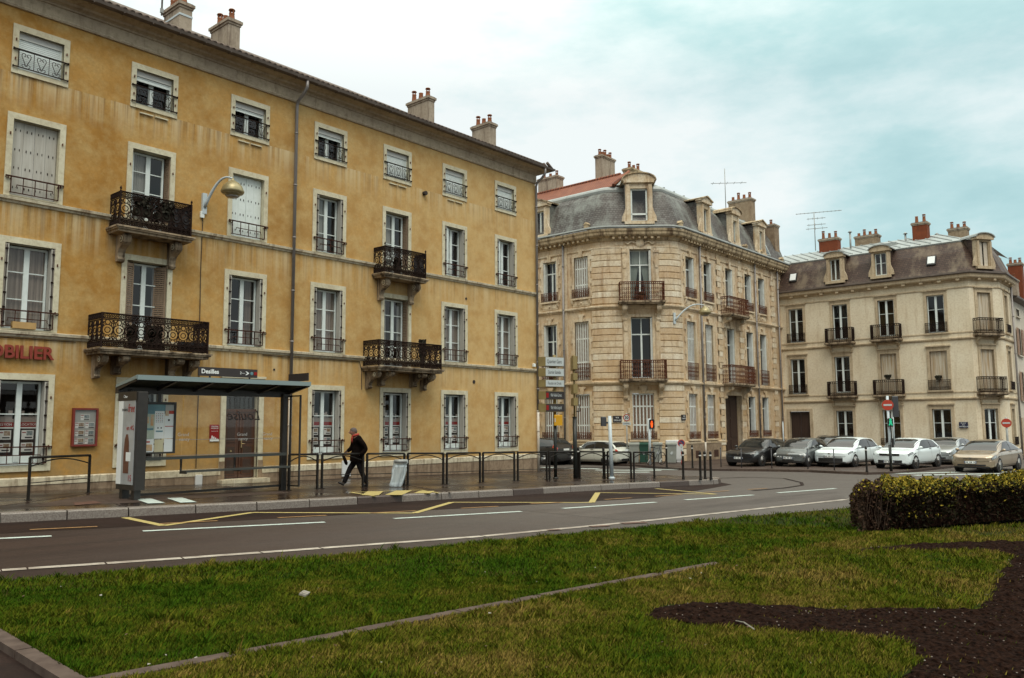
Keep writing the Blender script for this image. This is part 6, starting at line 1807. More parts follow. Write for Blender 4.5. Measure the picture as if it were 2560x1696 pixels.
# street name plates
def plate(f, x0, x1, ya, yb, lines, mat, lab, size=.11):
    u0, z1 = f.px(x0, ya, .02); u1, z0 = f.px(x1, yb, .02)
    M = f.M((u0+u1)/2, (z0+z1)/2); w, h = abs(u1-u0), abs(z1-z0)
    o = thing('street_name_plate', lab, 'street sign', M.translation)
    m = MB(mat, M); m.box(-w/2, -.10, -h/2, w/2, -.03, h/2); m.build('plate', o)
    n = len(lines)
    for k, t in enumerate(lines): text('plate_text', t, size, M @ Tr(0, -.103, h*.5-h*(k+.7)/(n+.4)) @ UP, o, 'paper_white', ext=.001)
plate(C2, 1532, 1554, 1040, 1056, ['RUE', 'DESILLES'], 'plate_dark', 'dark street name plate left of the 30 sign on the stone house corner', .10)
plate(R2, 1702.5, 1712, 1037, 1051, ['RUE', 'CARNOT'], 'plate_dark', 'small dark street name plate beside the corner house ground floor shutters', .11)
plate(F3, 2398, 2421, 1055.5, 1070, ['PLACE', 'DU', 'LUXEMBOURG'], 'plate_blue', 'blue street name plate on the cream house between its ground floor windows', .10)
u_, z_ = F3.px(1951, 1016, .1); m = MB('paper_white', F3.M(u_, z_)); m.bevbox(-.12, -.3, -.08, .12, 0, .18, .03); m.m = 'housing_black'; m.cyl((0,-.18,-.08),(0,-.18,-.22), .09, n=10)
tag(m.build('security_camera', None, F3.M(u_, z_).translation), 'small white camera housing on the wall between the stone and cream houses', 'camera')
m = MB('galv_white'); q = onG(1952.5, 1160, .1); q = Vector((55.2, 23.3, gz(55)+.1)); m.cyl(q, q+Vector((0,0,2.2)), .05, n=8); m.lathe([(.055,2.2),(.03,2.26),(0,2.27)], q, 8)
tag(m.build('white_marker_post', None, q), 'slim white post against the wall left of the cream house dark door', 'post')
# ---------------------------------------------------------------- wall lamps
def wall_lamp(base, head, r, lab, wallM):
    o = thing('wall_lamp', lab, 'street lamp', base)
    m = MB('galv_white'); m.T = wallM; m.box(-.07, -.09, -.32, .07, 0, .32); m.build('bracket', o)
    d = head-base; top = head+Vector((0,0,r*.95))
    a0 = base+Vector((0,-.08,-.12)) if abs(wallM.to_euler().z) < .5 else base-d.normalized()*-.08
    P_ = []
    for k in range(13):
        t = k/12; q = a0.lerp(top, t); q.z = a0.z+(top.z-a0.z)*math.sin(t*PI/2*1.0)**.9+.18*math.sin(t*PI)*1.0; P_.append(q)
    m = MB('galv_white'); m.tube(P_, [.05-.022*k/12 for k in range(13)], 8); m.build('arm', o)
    m = MB('lamp_gold'); m.lathe([(r*.86,-r*.42),(r*.98,-r*.28),(r,-r*.16),(r*.93,-r*.02),(r*.93,.0),(r*.80,r*.28),(r*.52,r*.58),(r*.2,r*.78),(r*.1,r*.9),(r*.09,r*1.0),(0,r*1.0)], head, 24); m.build('lamp_shade', o)
    m = MB('lamp_gold'); m.lathe([(r*.86,-r*.42),(r*.62,-r*.48),(r*.60,-r*.62)], head, 24); m.m = 'lamp_lens'; m.lathe([(r*.60,-r*.62),(r*.45,-r*.74),(0,-r*.80)], head, 24); m.build('lens', o)
    return o
b_ = onY(509.5, 510, Y0-.02); wall_lamp(Vector((b_.x, Y0, b_.z)), onY(581.5, 474, 22.35), .345, 'gold shaded lamp on a white arm fixed to the ochre facade by the upper balcony', Tr(b_.x, Y0, b_.z))
m = MB('white_pvc'); q = onY(505, 537, Y0-.03); m.bevbox(q.x-.06, Y0-.08, q.z-.1, q.x+.06, Y0, q.z+.1, .01); tag(m.build('junction_box', None, (q.x, Y0, q.z)), 'small white junction box on the ochre wall under the gold lamp bracket', 'junction box')
b_ = onY(1697, 799, 23.66); wall_lamp(Vector((41.3, 23.60, b_.z)), onY(1762, 779, 22.3), .36, 'gold shaded lamp on a white arm fixed to the stone house corner', Tr(41.3, 23.62, b_.z) @ Rz(-.45))
# ---------------------------------------------------------------- bins, cabinet, bag
def bin_(px0, px1, mat, lab, dx=0.):
    P = onG((px0+px1)/2, 1159+dx, .1); dist = P.to_2d().length; w = (px1-px0)*dist/2055; fa = math.atan2(-P.x, P.y)
    o = thing('wheelie_bin', lab, 'bin', P, 0, 'wheeled bins by the stone house corner'); M = Tr(P) @ Rz(fa); h = 1.02
    m = MB(mat, M); a, b = w*.42, w*.5
    rows = [[(-a,-a,.06),(a,-a,.06),(a,a,.06),(-a,a,.06)],[(-b,-b,h),(b,-b,h),(b,b,h),(-b,b,h)]]
    m.grid(rows, True); m.poly(rows[0][::-1]); m.box(-b-.02, -b-.03, h-.04, b+.02, b+.02, h); m.build('body', o)
    m = MB(mat, M); m.prism([(-b-.03, h), (-b-.03, h+.05), (-b*.2, h+.11), (b, h+.10), (b+.1, h+.04), (b+.1, h)], 'x', -b-.02, b+.02); m.build('lid', o)
    m = MB('tyre', M)
    for s in (-1, 1): m.cyl((s*b*.8, b*.8, .1), (s*b*.95, b*.8, .1), .1, n=12)
    m.build('wheel', o)
    m = MB('sign_white', M); y = -w*.475
    m.prism([(-.08, .55), (.02, .66), (.10, .60), (.03, .56), (.09, .52), (-.02, .47)], 'y', y-.012, y); m.build('emblem', o)
bin_(1573, 1598, 'bin_grey', 'pale grey wheeled bin at the left end of the row behind the white hatchback')
bin_(1599, 1621.5, 'bin_green', 'dark green wheeled bin behind the pedestrian signal')
bin_(1634, 1656, 'bin_grey', 'grey wheeled bin beside the locked bicycle', -.8)
bin_(1667, 1692, 'bin_grey', 'grey wheeled bin at the right end in front of the white cabinet')
P = onG(1688, 1155.5, .1); dist = P.to_2d().length; sc = dist/2055; M = Tr(P) @ Rz(math.atan2(-P.x, P.y))
o = thing('utility_cabinet', 'white metal utility cabinet against the stone house wall behind the bins', 'cabinet', P)
m = MB('cabinet_white', M); m.box(-.5, -.1, .0, .42, .3, .1); m.bevbox(-.5, -.12, .1, .45, .32, 1.22, .03); m.build('housing', o); m = MB('cabinet_white', M); m.box(-.44, -.135, .16, -.03, -.12, 1.14); m.box(.0, -.135, .16, .40, -.12, 1.14); m.build('door', o)
# bicycle locked to the pedestrian signal
P = onG(1640, 1163, .1); o = thing('bicycle', 'grey bicycle leaning at the pedestrian signal post in front of the bins', 'bicycle', P); M = Tr(P) @ Rz(math.atan2(-P.x, P.y)+.9)
for x, nm in ((-.5, 'wheel'), (.5, 'wheel')):
    m = MB('tyre', M); m.tube([(x+.32*math.cos(t*PI/10), 0, .33+.32*math.sin(t*PI/10)) for t in range(20)], .018, 5, True); m.m = 'rim'
    for t in range(8): m.tube([(x, 0, .33), (x+.31*math.cos(t*PI/4), 0, .33+.31*math.sin(t*PI/4))], .004, 3)
    m.build(nm, o)
m = MB('housing_grey', M); B_ = {'h': (.36,0,.88), 's': (-.18,0,.82), 'b': (-.05,0,.30), 'f': (.5,0,.33), 'r': (-.5,0,.33)}
for a, b in (('h','b'),('s','b'),('h','s'),('s','r'),('b','r'),('h','f')): m.tube([B_[a], B_[b]], .018, 6)
m.build('frame', o)
m = MB('housing_black', M); m.tube([(.34,-.28,.98),(.42,-.1,1.02),(.38,0,1.0),(.42,.1,1.02),(.34,.28,.98)], .014, 5); m.tube([(.38,0,1.0),(.36,0,.88)], .016, 5); m.build('handlebar', o)
m = MB('housing_black', M); m.prism([(-.32,-.08),(-.05,-.02),(-.05,.02),(-.32,.08)], 'z', .88, .93); m.tube([(-.19,0,.82),(-.2,0,.9)], .014, 5); m.build('saddle', o)
# transparent bag on a ring at the barrier post
P = onG(992, 1218, SW); dist = P.to_2d().length; sc = dist/2055
o = thing('bag_bin', 'clear plastic rubbish bag hanging from a grey ring clamped to the barrier post', 'litter bag', P)
def atd(x, y, dd=0.):
    d = ray(x, y); t = (dist+dd)/d.to_2d().length; return EYE+d*t
rows = []
for y, xa, xb in ((1150.5,985,1019),(1153,984,1020),(1157,983.5,1020.5),(1162,984,1016),(1168,983.5,1016),(1176,982,1015),(1186,980,1012),(1196,978.5,1009.5),(1206,976.5,1007),(1212,975,1005.5),(1216.5,975.5,1003)):
    a, b = atd(xa, y), atd(xb, y); c = (a+b)/2; ax = (b-a)/2; dp = Vector((P.x, P.y, 0)).normalized()*min(ax.length*.75, .18)
    row = []
    for k in range(52):
        t = 2*PI*k/52; wob = 1+(.13*math.sin(6*t+y*.04)+.09*math.sin(11*t-y*.07))*min(1, max(.1, (y-1156)/20))
        row.append(c+ax*math.cos(t)*wob+dp*math.sin(t)*wob)
    rows.append(row)
m = MB('bag_film'); m.smooth = True; m.grid(rows, True); m.poly(rows[-1]); m.smooth = False
bg = m.build('bag', o)
m = MB('plastic_film'); m.smooth = True
m.grid([[q+(q-sum(r, Vector())/52)*.02 for q in r] for r in rows[:1]+rows[3:5]][1:], True)
rr_ = random.Random(4)
for k in range(7):
    i0 = rr_.randrange(52); m.tube([rows[j][(i0+j//3) % 52] for j in range(4, 11)], [.006, .016, .010, .018, .012, .02, .014], 4)
m.grid([[q*1.0+(q-sum(r, Vector())/52)*.03 for q in r] for r in rows[8:]], True)
m.build('bag_folds', bg)
c0_ = (atd(985,1152)+atd(1019,1152))/2; r0_ = (atd(1019,1152)-atd(985,1152)).length/2
m = MB('galv_grey'); m.lathe([(r0_*.97,-.06),(r0_*1.0,-.06),(r0_*1.0,.03),(r0_*.97,.03)], c0_, 24); m.build('ring', o)
q = onG(1013, 1215.3, SW); m = MB('galv_grey'); m.tube([c0_+Vector((0,0,-.02)), Vector((q.x,q.y,c0_.z-.02))], .015, 5); m.build('clamp', o)
# planters and plants on the balconies and window sills
def plant(name, lab, c, w, d, h, fol, potm, fl=(.016,.016,.008)):
    o = thing(name, lab, 'plant', c); c = Vector(c)
    m = MB(potm); m.box(c.x-w/2, c.y-d/2, c.z, c.x+w/2, c.y+d/2, c.z+h) if potm == 'planter_yellow' or w > .35 else m.lathe([(w*.32,0),(w*.42,h),(w*.38,h),(w*.36,h*.9),(0,h*.9)], c, 10); m.build('pot', o)
    if fol:
        m = MB('plant_dark')
        for k in range(fol):
            t = rnd.uniform(0, 2*PI); r = w*.55*rnd.random()**.5; q = c+Vector((r*math.cos(t), r*.7*math.sin(t), h+rnd.random()*fol*.0012)); s = .05
            n = Vector((rnd.uniform(-1,1), rnd.uniform(-1,1), rnd.uniform(-.3,1))).normalized(); u = n.orthogonal().normalized()*s; v = n.cross(u)
            m.poly((q-u-v*.5, q+u-v*.5, q+u*.4+v, q-u*.4+v))
        m.build('foliage', o)
    return o
plant('hanging_planter', 'left dark planter of dead plants hanging inside the narrow upper left balcony', (10.35, Y0-.50, 7.55), .5, .2, .22, 260, 'plant_dark'); plant('hanging_planter', 'right dark planter of dead plants hanging inside the narrow upper left balcony', (10.98, Y0-.50, 7.52), .5, .2, .22, 260, 'plant_dark')
plant('potted_shrub', 'round dark shrub in a pot on the wide lower left balcony', (10.75, Y0-.6, 3.74), .42, .4, .2, 420, 'plant_dark'); plant('potted_shrub', 'thin dark plant on the wide lower left balcony beside the round shrub', (10.15, Y0-.6, 3.74), .24, .2, .3, 300, 'plant_dark')
plant('potted_shrub', 'dark plant rising above the railing of the wide right balcony', (21.05, Y0-.55, 3.74), .24, .2, .45, 520, 'plant_dark')
plant('potted_shrub', 'dark plant behind the railing of the narrow upper right balcony', (19.95, Y0-.35, 7.15), .3, .25, .3, 300, 'plant_dark')
pb = onY(62, 803, Y0-.1); plant('window_box', 'yellow wooden planter box on the first floor sill at the left edge', (pb.x, Y0-.03, 4.15), .55, .14, .17, 0, 'planter_yellow')
q = C2.M(CS, 8.6, .35).translation; plant('potted_shrub', 'brown pot with plants on the corner house top balcony', q, .34, .3, .3, 160, 'iron_rust')
q = F3.M(24.15-13.5, 3.62+.62, .14).translation; plant('window_box', 'dark flower box on the cream house rail before closed shutters', q, .5, .16, .12, 120, 'plant_dark')
q = F3.M(24.15-16.4, 4.4, .42).translation; plant('window_box', 'dark flower box on the cream house balcony in front of rusty shutters', q, .5, .16, .12, 120, 'plant_dark')
m = MB('board_dark'); m.box(11.05, Y0-.585, 7.2, 11.70, Y0-.575, 7.95); tag(m.build('privacy_screen', None, (11.4, Y0-.58, 7.2)), 'dark screen cloth tied inside the right part of the narrow upper left balcony', 'screen')
m = MB('board_dark'); m.box(11.35, Y0-.82, 3.76, 12.2, Y0-.81, 4.05); tag(m.build('privacy_screen', None, (11.8, Y0-.8, 3.76)), 'dark screen board low inside the right end of the wide lower left balcony', 'screen')
m = MB('board_dark'); m.box(20.55, Y0-.585, 7.2, 21.08, Y0-.575, 7.9); tag(m.build('privacy_screen', None, (20.8, Y0-.58, 7.2)), 'dark screen cloth inside the right part of the narrow upper right balcony', 'screen')
m = MB('galv_grey'); q = onY(404, 40, 25.8); m.cyl((q.x-.0,25.8,15.2),(q.x,25.8,19.2), .03, n=6); m.box(q.x-.06,25.76,q.z-.4,q.x+.06,25.84,q.z-.2); m.box(q.x-.05,25.77,q.z+.1,q.x+.05,25.83,q.z+.25)
tag(m.build('antenna_mast', None, (q.x, 25.8, 15.2)), 'thin aerial mast beside the left chimney of the ochre building', 'antenna')
# ---------------------------------------------------------------- cars
def interp(xs, ys, x):
    # smooth monotone-ish cubic through the stations
    n = len(xs); i = max(0, min(n-2, next((k for k in range(n-1) if x <= xs[k+1]), n-2)))
    def slope(k):
        if k == 0: return (ys[1]-ys[0])/(xs[1]-xs[0])
        if k == n-1: return (ys[-1]-ys[-2])/(xs[-1]-xs[-2])
        a = (ys[k]-ys[k-1])/(xs[k]-xs[k-1]); b = (ys[k+1]-ys[k])/(xs[k+1]-xs[k])
        return 0 if a*b <= 0 else 2*a*b/(a+b)
    h = xs[i+1]-xs[i]; t = (x-xs[i])/h; m0, m1 = slope(i)*h, slope(i+1)*h
    return (2*t**3-3*t*t+1)*ys[i]+(t**3-2*t*t+t)*m0+(-2*t**3+3*t*t)*ys[i+1]+(t**3-t*t)*m1
class Shape:
    """car body surface: s = distance back from the front bumper, t = 0 (underside centre) .. 9 (roof centre)"""
    def __init__(b, L, W, H, hood, ws, roof, rg, belt, tail, zb=.20, gh=.70, bul=.10, rbul=.08, nose=.62):
        # hood: z of hood at its rear; ws: (base s, top s) of windscreen; roof: s where the roof starts to fall; rg: (top s, base s) of rear glass; belt: (z front, z rear); tail: z of the tail top
        b.L, b.W, b.H, b.ws, b.rg, b.bul, b.rbul, b.belt = L, W, H, ws, rg, bul, rbul, belt
        k_ = .95; hood, H, tail, nose, belt, zb = hood*k_, H*k_, tail*k_, nose*k_, (belt[0]*k_, belt[1]*k_), zb*k_; b.H, b.belt = H, belt      # the street falls a little here
        w = W/2
        X = [0, .10, .35, ws[0]*.75, ws[0], (ws[0]+ws[1])/2, ws[1], roof, rg[0], (rg[0]+rg[1])/2, rg[1], L-.10, L]
        for k in range(1, len(X)): X[k] = max(X[k], X[k-1]+.02)
        X[-1] = max(L, X[-2]+.03)
        bf, br = belt
        be = [bf+(br-bf)*min(1, max(0, (x-ws[0])/(rg[1]-ws[0]))) for x in X]
        b.X = X
        b.top = [nose, nose+.05, nose+.14, hood-.05, hood, (hood+H)/2+.03, H-.05, H, H-.06, (H+tail)/2+.02, tail, tail-.04, tail-.14]
        b.bel = [nose-.08, nose-.02, nose+.06, hood-.13, bf]+be[5:10]+[br-.01, min(br, tail-.05)-.02, tail-.22]
        b.zb = [zb+.08, zb+.02]+[zb]*9+[zb+.06, zb+.14]
        b.wm = [w*.80, w*.90, w*.985, w, w, w, w, w, w, w*.995, w*.98, w*.92, w*.84]
        b.wt = [w*.66, w*.74, w*.80, w*.82, w*.80, w*.74, w*gh, w*gh, w*(gh-.02), w*(gh+.0), w*.76, w*.74, w*.68]
    def sec(b, s):
        f = lambda a: interp(b.X, a, s)
        top, bel, zb, wm, wt = f(b.top), f(b.bel), f(b.zb), f(b.wm), f(b.wt)
        bel = min(bel, top-.03)
        return [(0, zb), (wm*.86, zb), (wm*.96, zb+.07), (wm, zb+.24), (wm*.99, bel-.10), (wm*.955, bel), (wm*.955+(wt-wm*.955)*.5, bel+(top-bel)*.50), (wt, top-(top-bel)*.11-.01), (wt*.72, top-.012), (0, top)]
    def P(b, s, t, off=0., side=1):
        S_ = b.sec(s); i = min(8, int(t)); u = t-i
        y = S_[i][0]+(S_[i+1][0]-S_[i][0])*u; z = S_[i][1]+(S_[i+1][1]-S_[i][1])*u
        if off:
            dy, dz = S_[i+1][0]-S_[i][0], S_[i+1][1]-S_[i][1]; l = math.hypot(dy, dz) or 1
            y += dz/l*off; z -= dy/l*off
        f = max(0, 1-s/.5); r = max(0, 1-(b.L-s)/.45); q = (y/(b.W/2))**2
        x = b.L/2-s-b.bul*q*f*f+b.rbul*q*r*r
        return (x, side*y, z)
    def body(b):
        m = MB('paint'); m.smooth = True; n = 56
        ts = [0, 1, 1.5, 2, 2.5, 3, 3.4, 3.8, 4, 4.3, 4.7, 5, 5.5, 6, 6.5, 7, 7.3, 7.7, 8, 8.5, 9]
        ss = sorted(set([b.L*k/n for k in range(n+1)]+[.03, .06, b.L-.03, b.L-.06]))
        for side in (1, -1):
            I = [[m.V(b.P(s, t, 0, side)) for t in ts] for s in ss]
            for a, c in zip(I, I[1:]):
                for k in range(len(ts)-1): m.face((a[k], c[k], c[k+1], a[k+1]) if side < 0 else (a[k], a[k+1], c[k+1], c[k]))
        for s, sg in ((0, 1), (b.L, -1)):
            I = []
            for t in ts:
                x, y, z = b.P(s, t)
                I.append([m.V((b.L/2-s-(b.bul if sg > 0 else -b.rbul)*(y*k/4/(b.W/2))**2, y*k/4, z)) for k in range(-4, 5)])
            for a, c in zip(I, I[1:]):
                for k in range(8): m.face((a[k], a[k+1], c[k+1], c[k]))
        return m
    def patch(b, m, s0, s1, t0, t1, side, off=.006, n=8, k=5):
        # s0,s1 may be callables of t
        rows = []
        for j in range(k+1):
            t = t0+(t1-t0)*j/k; a = s0(t) if callable(s0) else s0; c = s1(t) if callable(s1) else s1
            rows.append([b.P(a+(c-a)*i/n, t, off, side) for i in range(n+1)])
        m.grid(rows)
    def nosecap(b, m, y0, y1, z0, z1, rear=False, off=.012):
        bul = b.rbul if rear else b.bul; rows = []
        for z in (z0, z1):
            rows.append([((-(b.L/2+off)+bul*((y0+(y1-y0)*k/8)/(b.W/2))**2) if rear else (b.L/2+off-bul*((y0+(y1-y0)*k/8)/(b.W/2))**2), y0+(y1-y0)*k/8, z) for k in range(9)])
        m.grid(rows)
def car(name, lab, cat, paintm, sh, M, axles, wr, style, group=None):
    o = bpy.data.objects.new(name, None); COL.objects.link(o); o.matrix_local = M; WM[o.name] = M.copy(); tag(o, lab, cat, group)
    def part(nm, m, par=o): return put(nm, m.mesh(nm), WM[par.name], par)
    MATS['paint'] = MATS[paintm]
    part('body', sh.body())
    ws, rg, L, W, H = sh.ws, sh.rg, sh.L, sh.W, sh.H
    m = MB('car_glass'); m.smooth = True
    for sd in (1, -1): sh.patch(m, lambda t: ws[0]+.05, lambda t: ws[1]-.03, 6.75, 9, sd, .007)
    part('windscreen', m)
    m = MB('car_glass'); m.smooth = True
    for sd in (1, -1): sh.patch(m, lambda t: rg[0]+.07, lambda t: rg[1]-.05, 6.9, 9, sd, .007)
    part('rear_window', m)
    fr = lambda t: ws[0]+.22+(ws[1]-ws[0]-.10)*max(0, (t-5)/2)
    re = lambda t: rg[1]-.30-(rg[1]-rg[0]-.02)*max(0, (t-5)/2)*style.get('rq', .75)
    mid = style.get('pillar', (ws[1]+rg[0])/2)
    for sd in (1, -1):
        for a, c in ((fr, lambda t: mid-.03), (lambda t: mid+.04, re)):
            m = MB('car_glass'); m.smooth = True; sh.patch(m, a, c, 5.12, 6.85, sd, .006); part('side_window', m)
    # doors' seams, sills, trims
    m = MB('trim_black')
    for sd in (1, -1):
        sh.patch(m, .5, L-.5, 1.6, 2.25, sd, .006, 6, 1)
        for s in (ws[0]+.18, mid, mid+.95 if style.get('doors', 4) == 4 else None):
            if s: sh.patch(m, s-.006, s+.006, 2.4, 5.0, sd, .005, 1, 3)
        sh.patch(m, ws[0]-.1, rg[1]-.1, 4.95, 5.10, sd, .007, 10, 1)
        sh.patch(m, mid-.06, mid+.07, 5.1, 6.88, sd, .0055, 2, 4)
        if style.get('black_pillars'): sh.patch(m, lambda t: fr(t)-.16, lambda t: rg[1]-.03-(rg[1]-rg[0]-.02)*max(0, (t-5)/2), 5.08, 6.97, sd, .004, 14, 5)
    part('body_trim', m)
    m = MB('trim_black' if style.get('handles') == 'black' else 'paint')
    for sd in (1, -1):
        for s in [mid-.14]+([mid+.82] if style.get('doors', 4) == 4 else []):
            x, y, z = sh.P(s, 4.55, .02, sd); m.box(x-.08, y-.015, z-.012, x+.08, y+.015, z+.012)
    part('door_handle', m)
    for sd in (1, -1):
        x, y, z = sh.P(ws[0]+.32, 5.15, .0, sd); m = MB('paint'); m.lathe([(0,-.075),(.07,-.06),(.09,0),(.07,.06),(0,.075)], (x+.02, y+sd*.12, z+.06), 10, Rx(PI/2) @ Matrix.Diagonal((.75, .75, 1.1, 1))); m.box(x-.02, y-.02, z, x+.02, y+sd*.08, z+.05); part('wing_mirror', m)
    # wheels
    for s in axles:
        for sd in (1, -1):
            c = Vector((L/2-s, sd*(W/2-.09), wr))
            m = MB('trim_black'); m.cyl(c+Vector((0,-sd*.12,.02)), c+Vector((0,sd*.083,.02)), wr+.055, n=22); part('wheel_arch', m)
            Mw = M @ Tr(c) @ Rx(-sd*PI/2)
            m = MB('tyre'); m.lathe([(wr*.62,-.1),(wr*.96,-.1),(wr,-.06),(wr,.06),(wr*.97,.088),(wr*.70,.094),(wr*.66,.088)], (0,0,0), 24); wh = put('wheel', m.mesh('wheel'), Mw, o)
            m = MB('rim'); m.lathe([(wr*.68,.089),(wr*.60,.085),(wr*.58,.06),(wr*.2,.07),(wr*.12,.085),(0,.085)], (0,0,0), 20); m.m = 'tyre'
            for k in range(5):
                t = 2*PI*(k+.5)/5; q = Vector((math.cos(t), math.sin(t), 0)); p_ = Vector((-q.y, q.x, 0))
                m.poly([q*wr*.26+p_*wr*.05+Vector((0,0,.087)), q*wr*.26-p_*wr*.05+Vector((0,0,.087)), q*wr*.55-p_*wr*.15+Vector((0,0,.0875)), q*wr*.55+p_*wr*.15+Vector((0,0,.0875))])
            put('rim', m.mesh('rim'), Mw, wh)
    # front
    hl = style.get('hl', (.04, .42, 4.25, 5.2))
    for sd in (1, -1):
        m = MB('trim_black'); m.smooth = True; sh.patch(m, hl[0]-.02, hl[1]+.04, hl[2]-.08, hl[3]+.06, sd, .006, 6, 4); m.m = 'headlight'; sh.patch(m, hl[0], hl[1], hl[2], hl[3], sd, .011, 6, 4)
        if not style.get('round'):
            m.m = 'trim_black'; x, y, z = sh.P(.07, 2.3, 0, sd); m.cyl((x-.05, y*.82, z), (x+.02, y*.82, z), .06, n=10)
        if style.get('round'):
            m = MB('headlight'); x, y, z = sh.P(.10, 4.6, .0, sd); m.lathe([(0,.03),(.09,.0),(.10,-.04)], (x+.02, y, z), 14, Ry(PI/2-.35)); m.m = 'chrome'; m.lathe([(.11,-.02),(.11,.0),(.095,.005)], (x+.02, y, z), 14, Ry(PI/2-.35))
        part('headlight', m)
    m = MB('trim_black'); n0 = sh.top[0]; sh.nosecap(m, -W*.40, W*.40, .205, .25)
    g = style.get('grille', (.36, .30, .42)); sh.nosecap(m, -g[0], g[0], g[1], g[2])
    if style.get('upper'): u = style['upper']; sh.nosecap(m, -u[0], u[0], u[1], u[2])
    part('grille', m)
    m = MB('chrome'); z = style.get('badge', n0-.03); x = L/2+.015
    m.prism([(-.07,z),(0,z+.035),(.07,z),(0,z-.03)], 'x', x, x+.012); part('badge', m)
    m = MB('paper_white'); z = style.get('plate', .44); m.box(L/2+.0, -.25, z-.05, L/2+.022, .25, z+.05); m.m = 'ink'
    for k in range(7):
        if k not in (2, 5): m.box(L/2+.021, -.19+k*.055, z-.028, L/2+.024, -.155+k*.055, z+.028)
    m.m = 'sign_blue'; m.box(L/2+.021, .21, z-.05, L/2+.0235, .25, z+.05); m.box(L/2+.021, -.25, z-.05, L/2+.0235, -.215, z+.05)
    part('number_plate', m)
    # rear
    tl = style.get('tl', (.02, .20, 4.2, 5.3))
    for sd in (1, -1):
        m = MB('tail_red'); sh.patch(m, L-tl[1], L-tl[0], tl[2], tl[3], sd, .008, 4, 3); part('tail_light', m)
    m = MB('paper_white'); z = style.get('rplate', .72); m.box(-L/2-.02, -.25, z-.05, -L/2+.0, .25, z+.05); part('number_plate', m)
    m = MB('trim_black'); sh.nosecap(m, -.5, .5, .26, .38, True)
    part('rear_bumper', m)
    if style.get('roofrail'):
        for sd in (1, -1):
            m = MB('trim_black'); m.tube([sh.P(s, 7.2, .05, sd) for s in (ws[1]+.1, (ws[1]+rg[0])/2, rg[0])], .018, 5); part('roof_rail', m)
    m = MB('trim_black'); m.box(-L/2+.5, -W/2+.25, .16, L/2-.5, W/2-.25, .3); part('underbody', m)
    return o
hatch = lambda L, W, H, hood, ws, **k: Shape(L, W, H, hood, ws, k.pop('roof', L*.58), k.pop('rg', (L*.86, L*.965)), k.pop('belt', (hood-.02, hood+.08)), k.pop('tail', hood+.02), **k)
PARK = 'cars parked facing the street before the cream house'
def park(name, lab, paintm, sh, px_, axles, wr, style, yaw=0., off=.1, zoff=0.):
    P = onG(*px_, off); c = P+Vector((sh.L/2-axles[0], 0, 0)).xyz
    car(name, lab, 'car', paintm, sh, Tr(P.x, P.y, P.z) @ Rz(PI+yaw) @ Tr(-(sh.L/2-axles[0]), 0, 0), axles, wr, style, PARK)
OFF = .105
park('parked_car', 'black hatchback with twin oval headlights parked nearest the carriage gate', 'car_black', hatch(4.24, 1.76, 1.45, .95, (1.3, 2.05), nose=.67, rg=(3.55, 4.02), belt=(.90, .97), gh=.74, bul=.24), (1866, 1165), (.82, 3.48), .32, dict(grille=(.55, .24, .34), upper=(.28, .50, .60), plate=.42, hl=(.06, .46, 4.0, 5.0)), -.04, OFF)
park('parked_car', 'small grey two tone town car with round bonnet headlights and dark bumper', 'car_grey', hatch(3.43, 1.63, 1.46, .97, (.70, 1.55), nose=.64, rg=(3.0, 3.32), belt=(.91, .96), bul=.22, gh=.76), (1983, 1166), (.60, 2.95), .28, dict(grille=(.30, .26, .34), plate=.43, round=True, doors=2), -.02, OFF)
park('parked_car', 'white hatchback with a wide dark lower grille in the middle of the row', 'car_white', hatch(4.30, 1.81, 1.49, .97, (1.0, 1.98), nose=.72, rg=(3.66, 4.10), belt=(.91, 1.0), bul=.30, gh=.75, tail=1.06), (2094, 1166.5), (.92, 3.56), .32, dict(grille=(.60, .26, .44), plate=.52, hl=(.16, .66, 4.2, 4.9)), -.06, OFF)
park('parked_car', 'white hatchback with a black diamond badge grille right of the no entry post', 'car_white', hatch(4.06, 1.76, 1.47, .98, (.98, 1.95), nose=.73, rg=(3.46, 3.88), belt=(.92, 1.04), bul=.32, gh=.74, tail=1.12), (2243, 1171), (.86, 3.45), .32, dict(grille=(.55, .26, .40), upper=(.46, .60, .70), badge=.66, plate=.33, hl=(.12, .60, 4.1, 4.9), handles='black'), -.12, OFF)
park('parked_car', 'silver car parked further back between the white hatchback and the gold saloon', 'car_silver', hatch(4.3, 1.76, 1.42, 1.0, (1.2, 1.95), nose=.68, rg=(3.4, 4.05), belt=(.93, 1.0), bul=.24, gh=.74), (2349, 1160.5), (.88, 3.46), .31, dict(grille=(.55, .30, .38), plate=.40), -.06, OFF)
park('parked_car', 'gold beige saloon at the right end of the row above the hedge', 'car_gold', hatch(4.62, 1.80, 1.49, .97, (1.08, 2.1), nose=.69, roof=2.6, rg=(3.3, 4.35), belt=(.92, 1.0), tail=1.04, bul=.30, gh=.74), (2446, 1179), (.96, 3.70), .32, dict(grille=(.58, .28, .35), upper=(.30, .575, .60), plate=.44, hl=(.10, .60, 4.0, 5.0), rq=.85), -.10, .02)
park('parked_car', 'dark estate car mostly hidden behind the grey town car', 'car_black', hatch(4.4, 1.75, 1.50, 1.02, (1.1, 1.9), nose=.64, rg=(4.0, 4.3)), (2052, 1157.5), (.88, 3.5), .31, dict(roofrail=True), -.05, OFF)
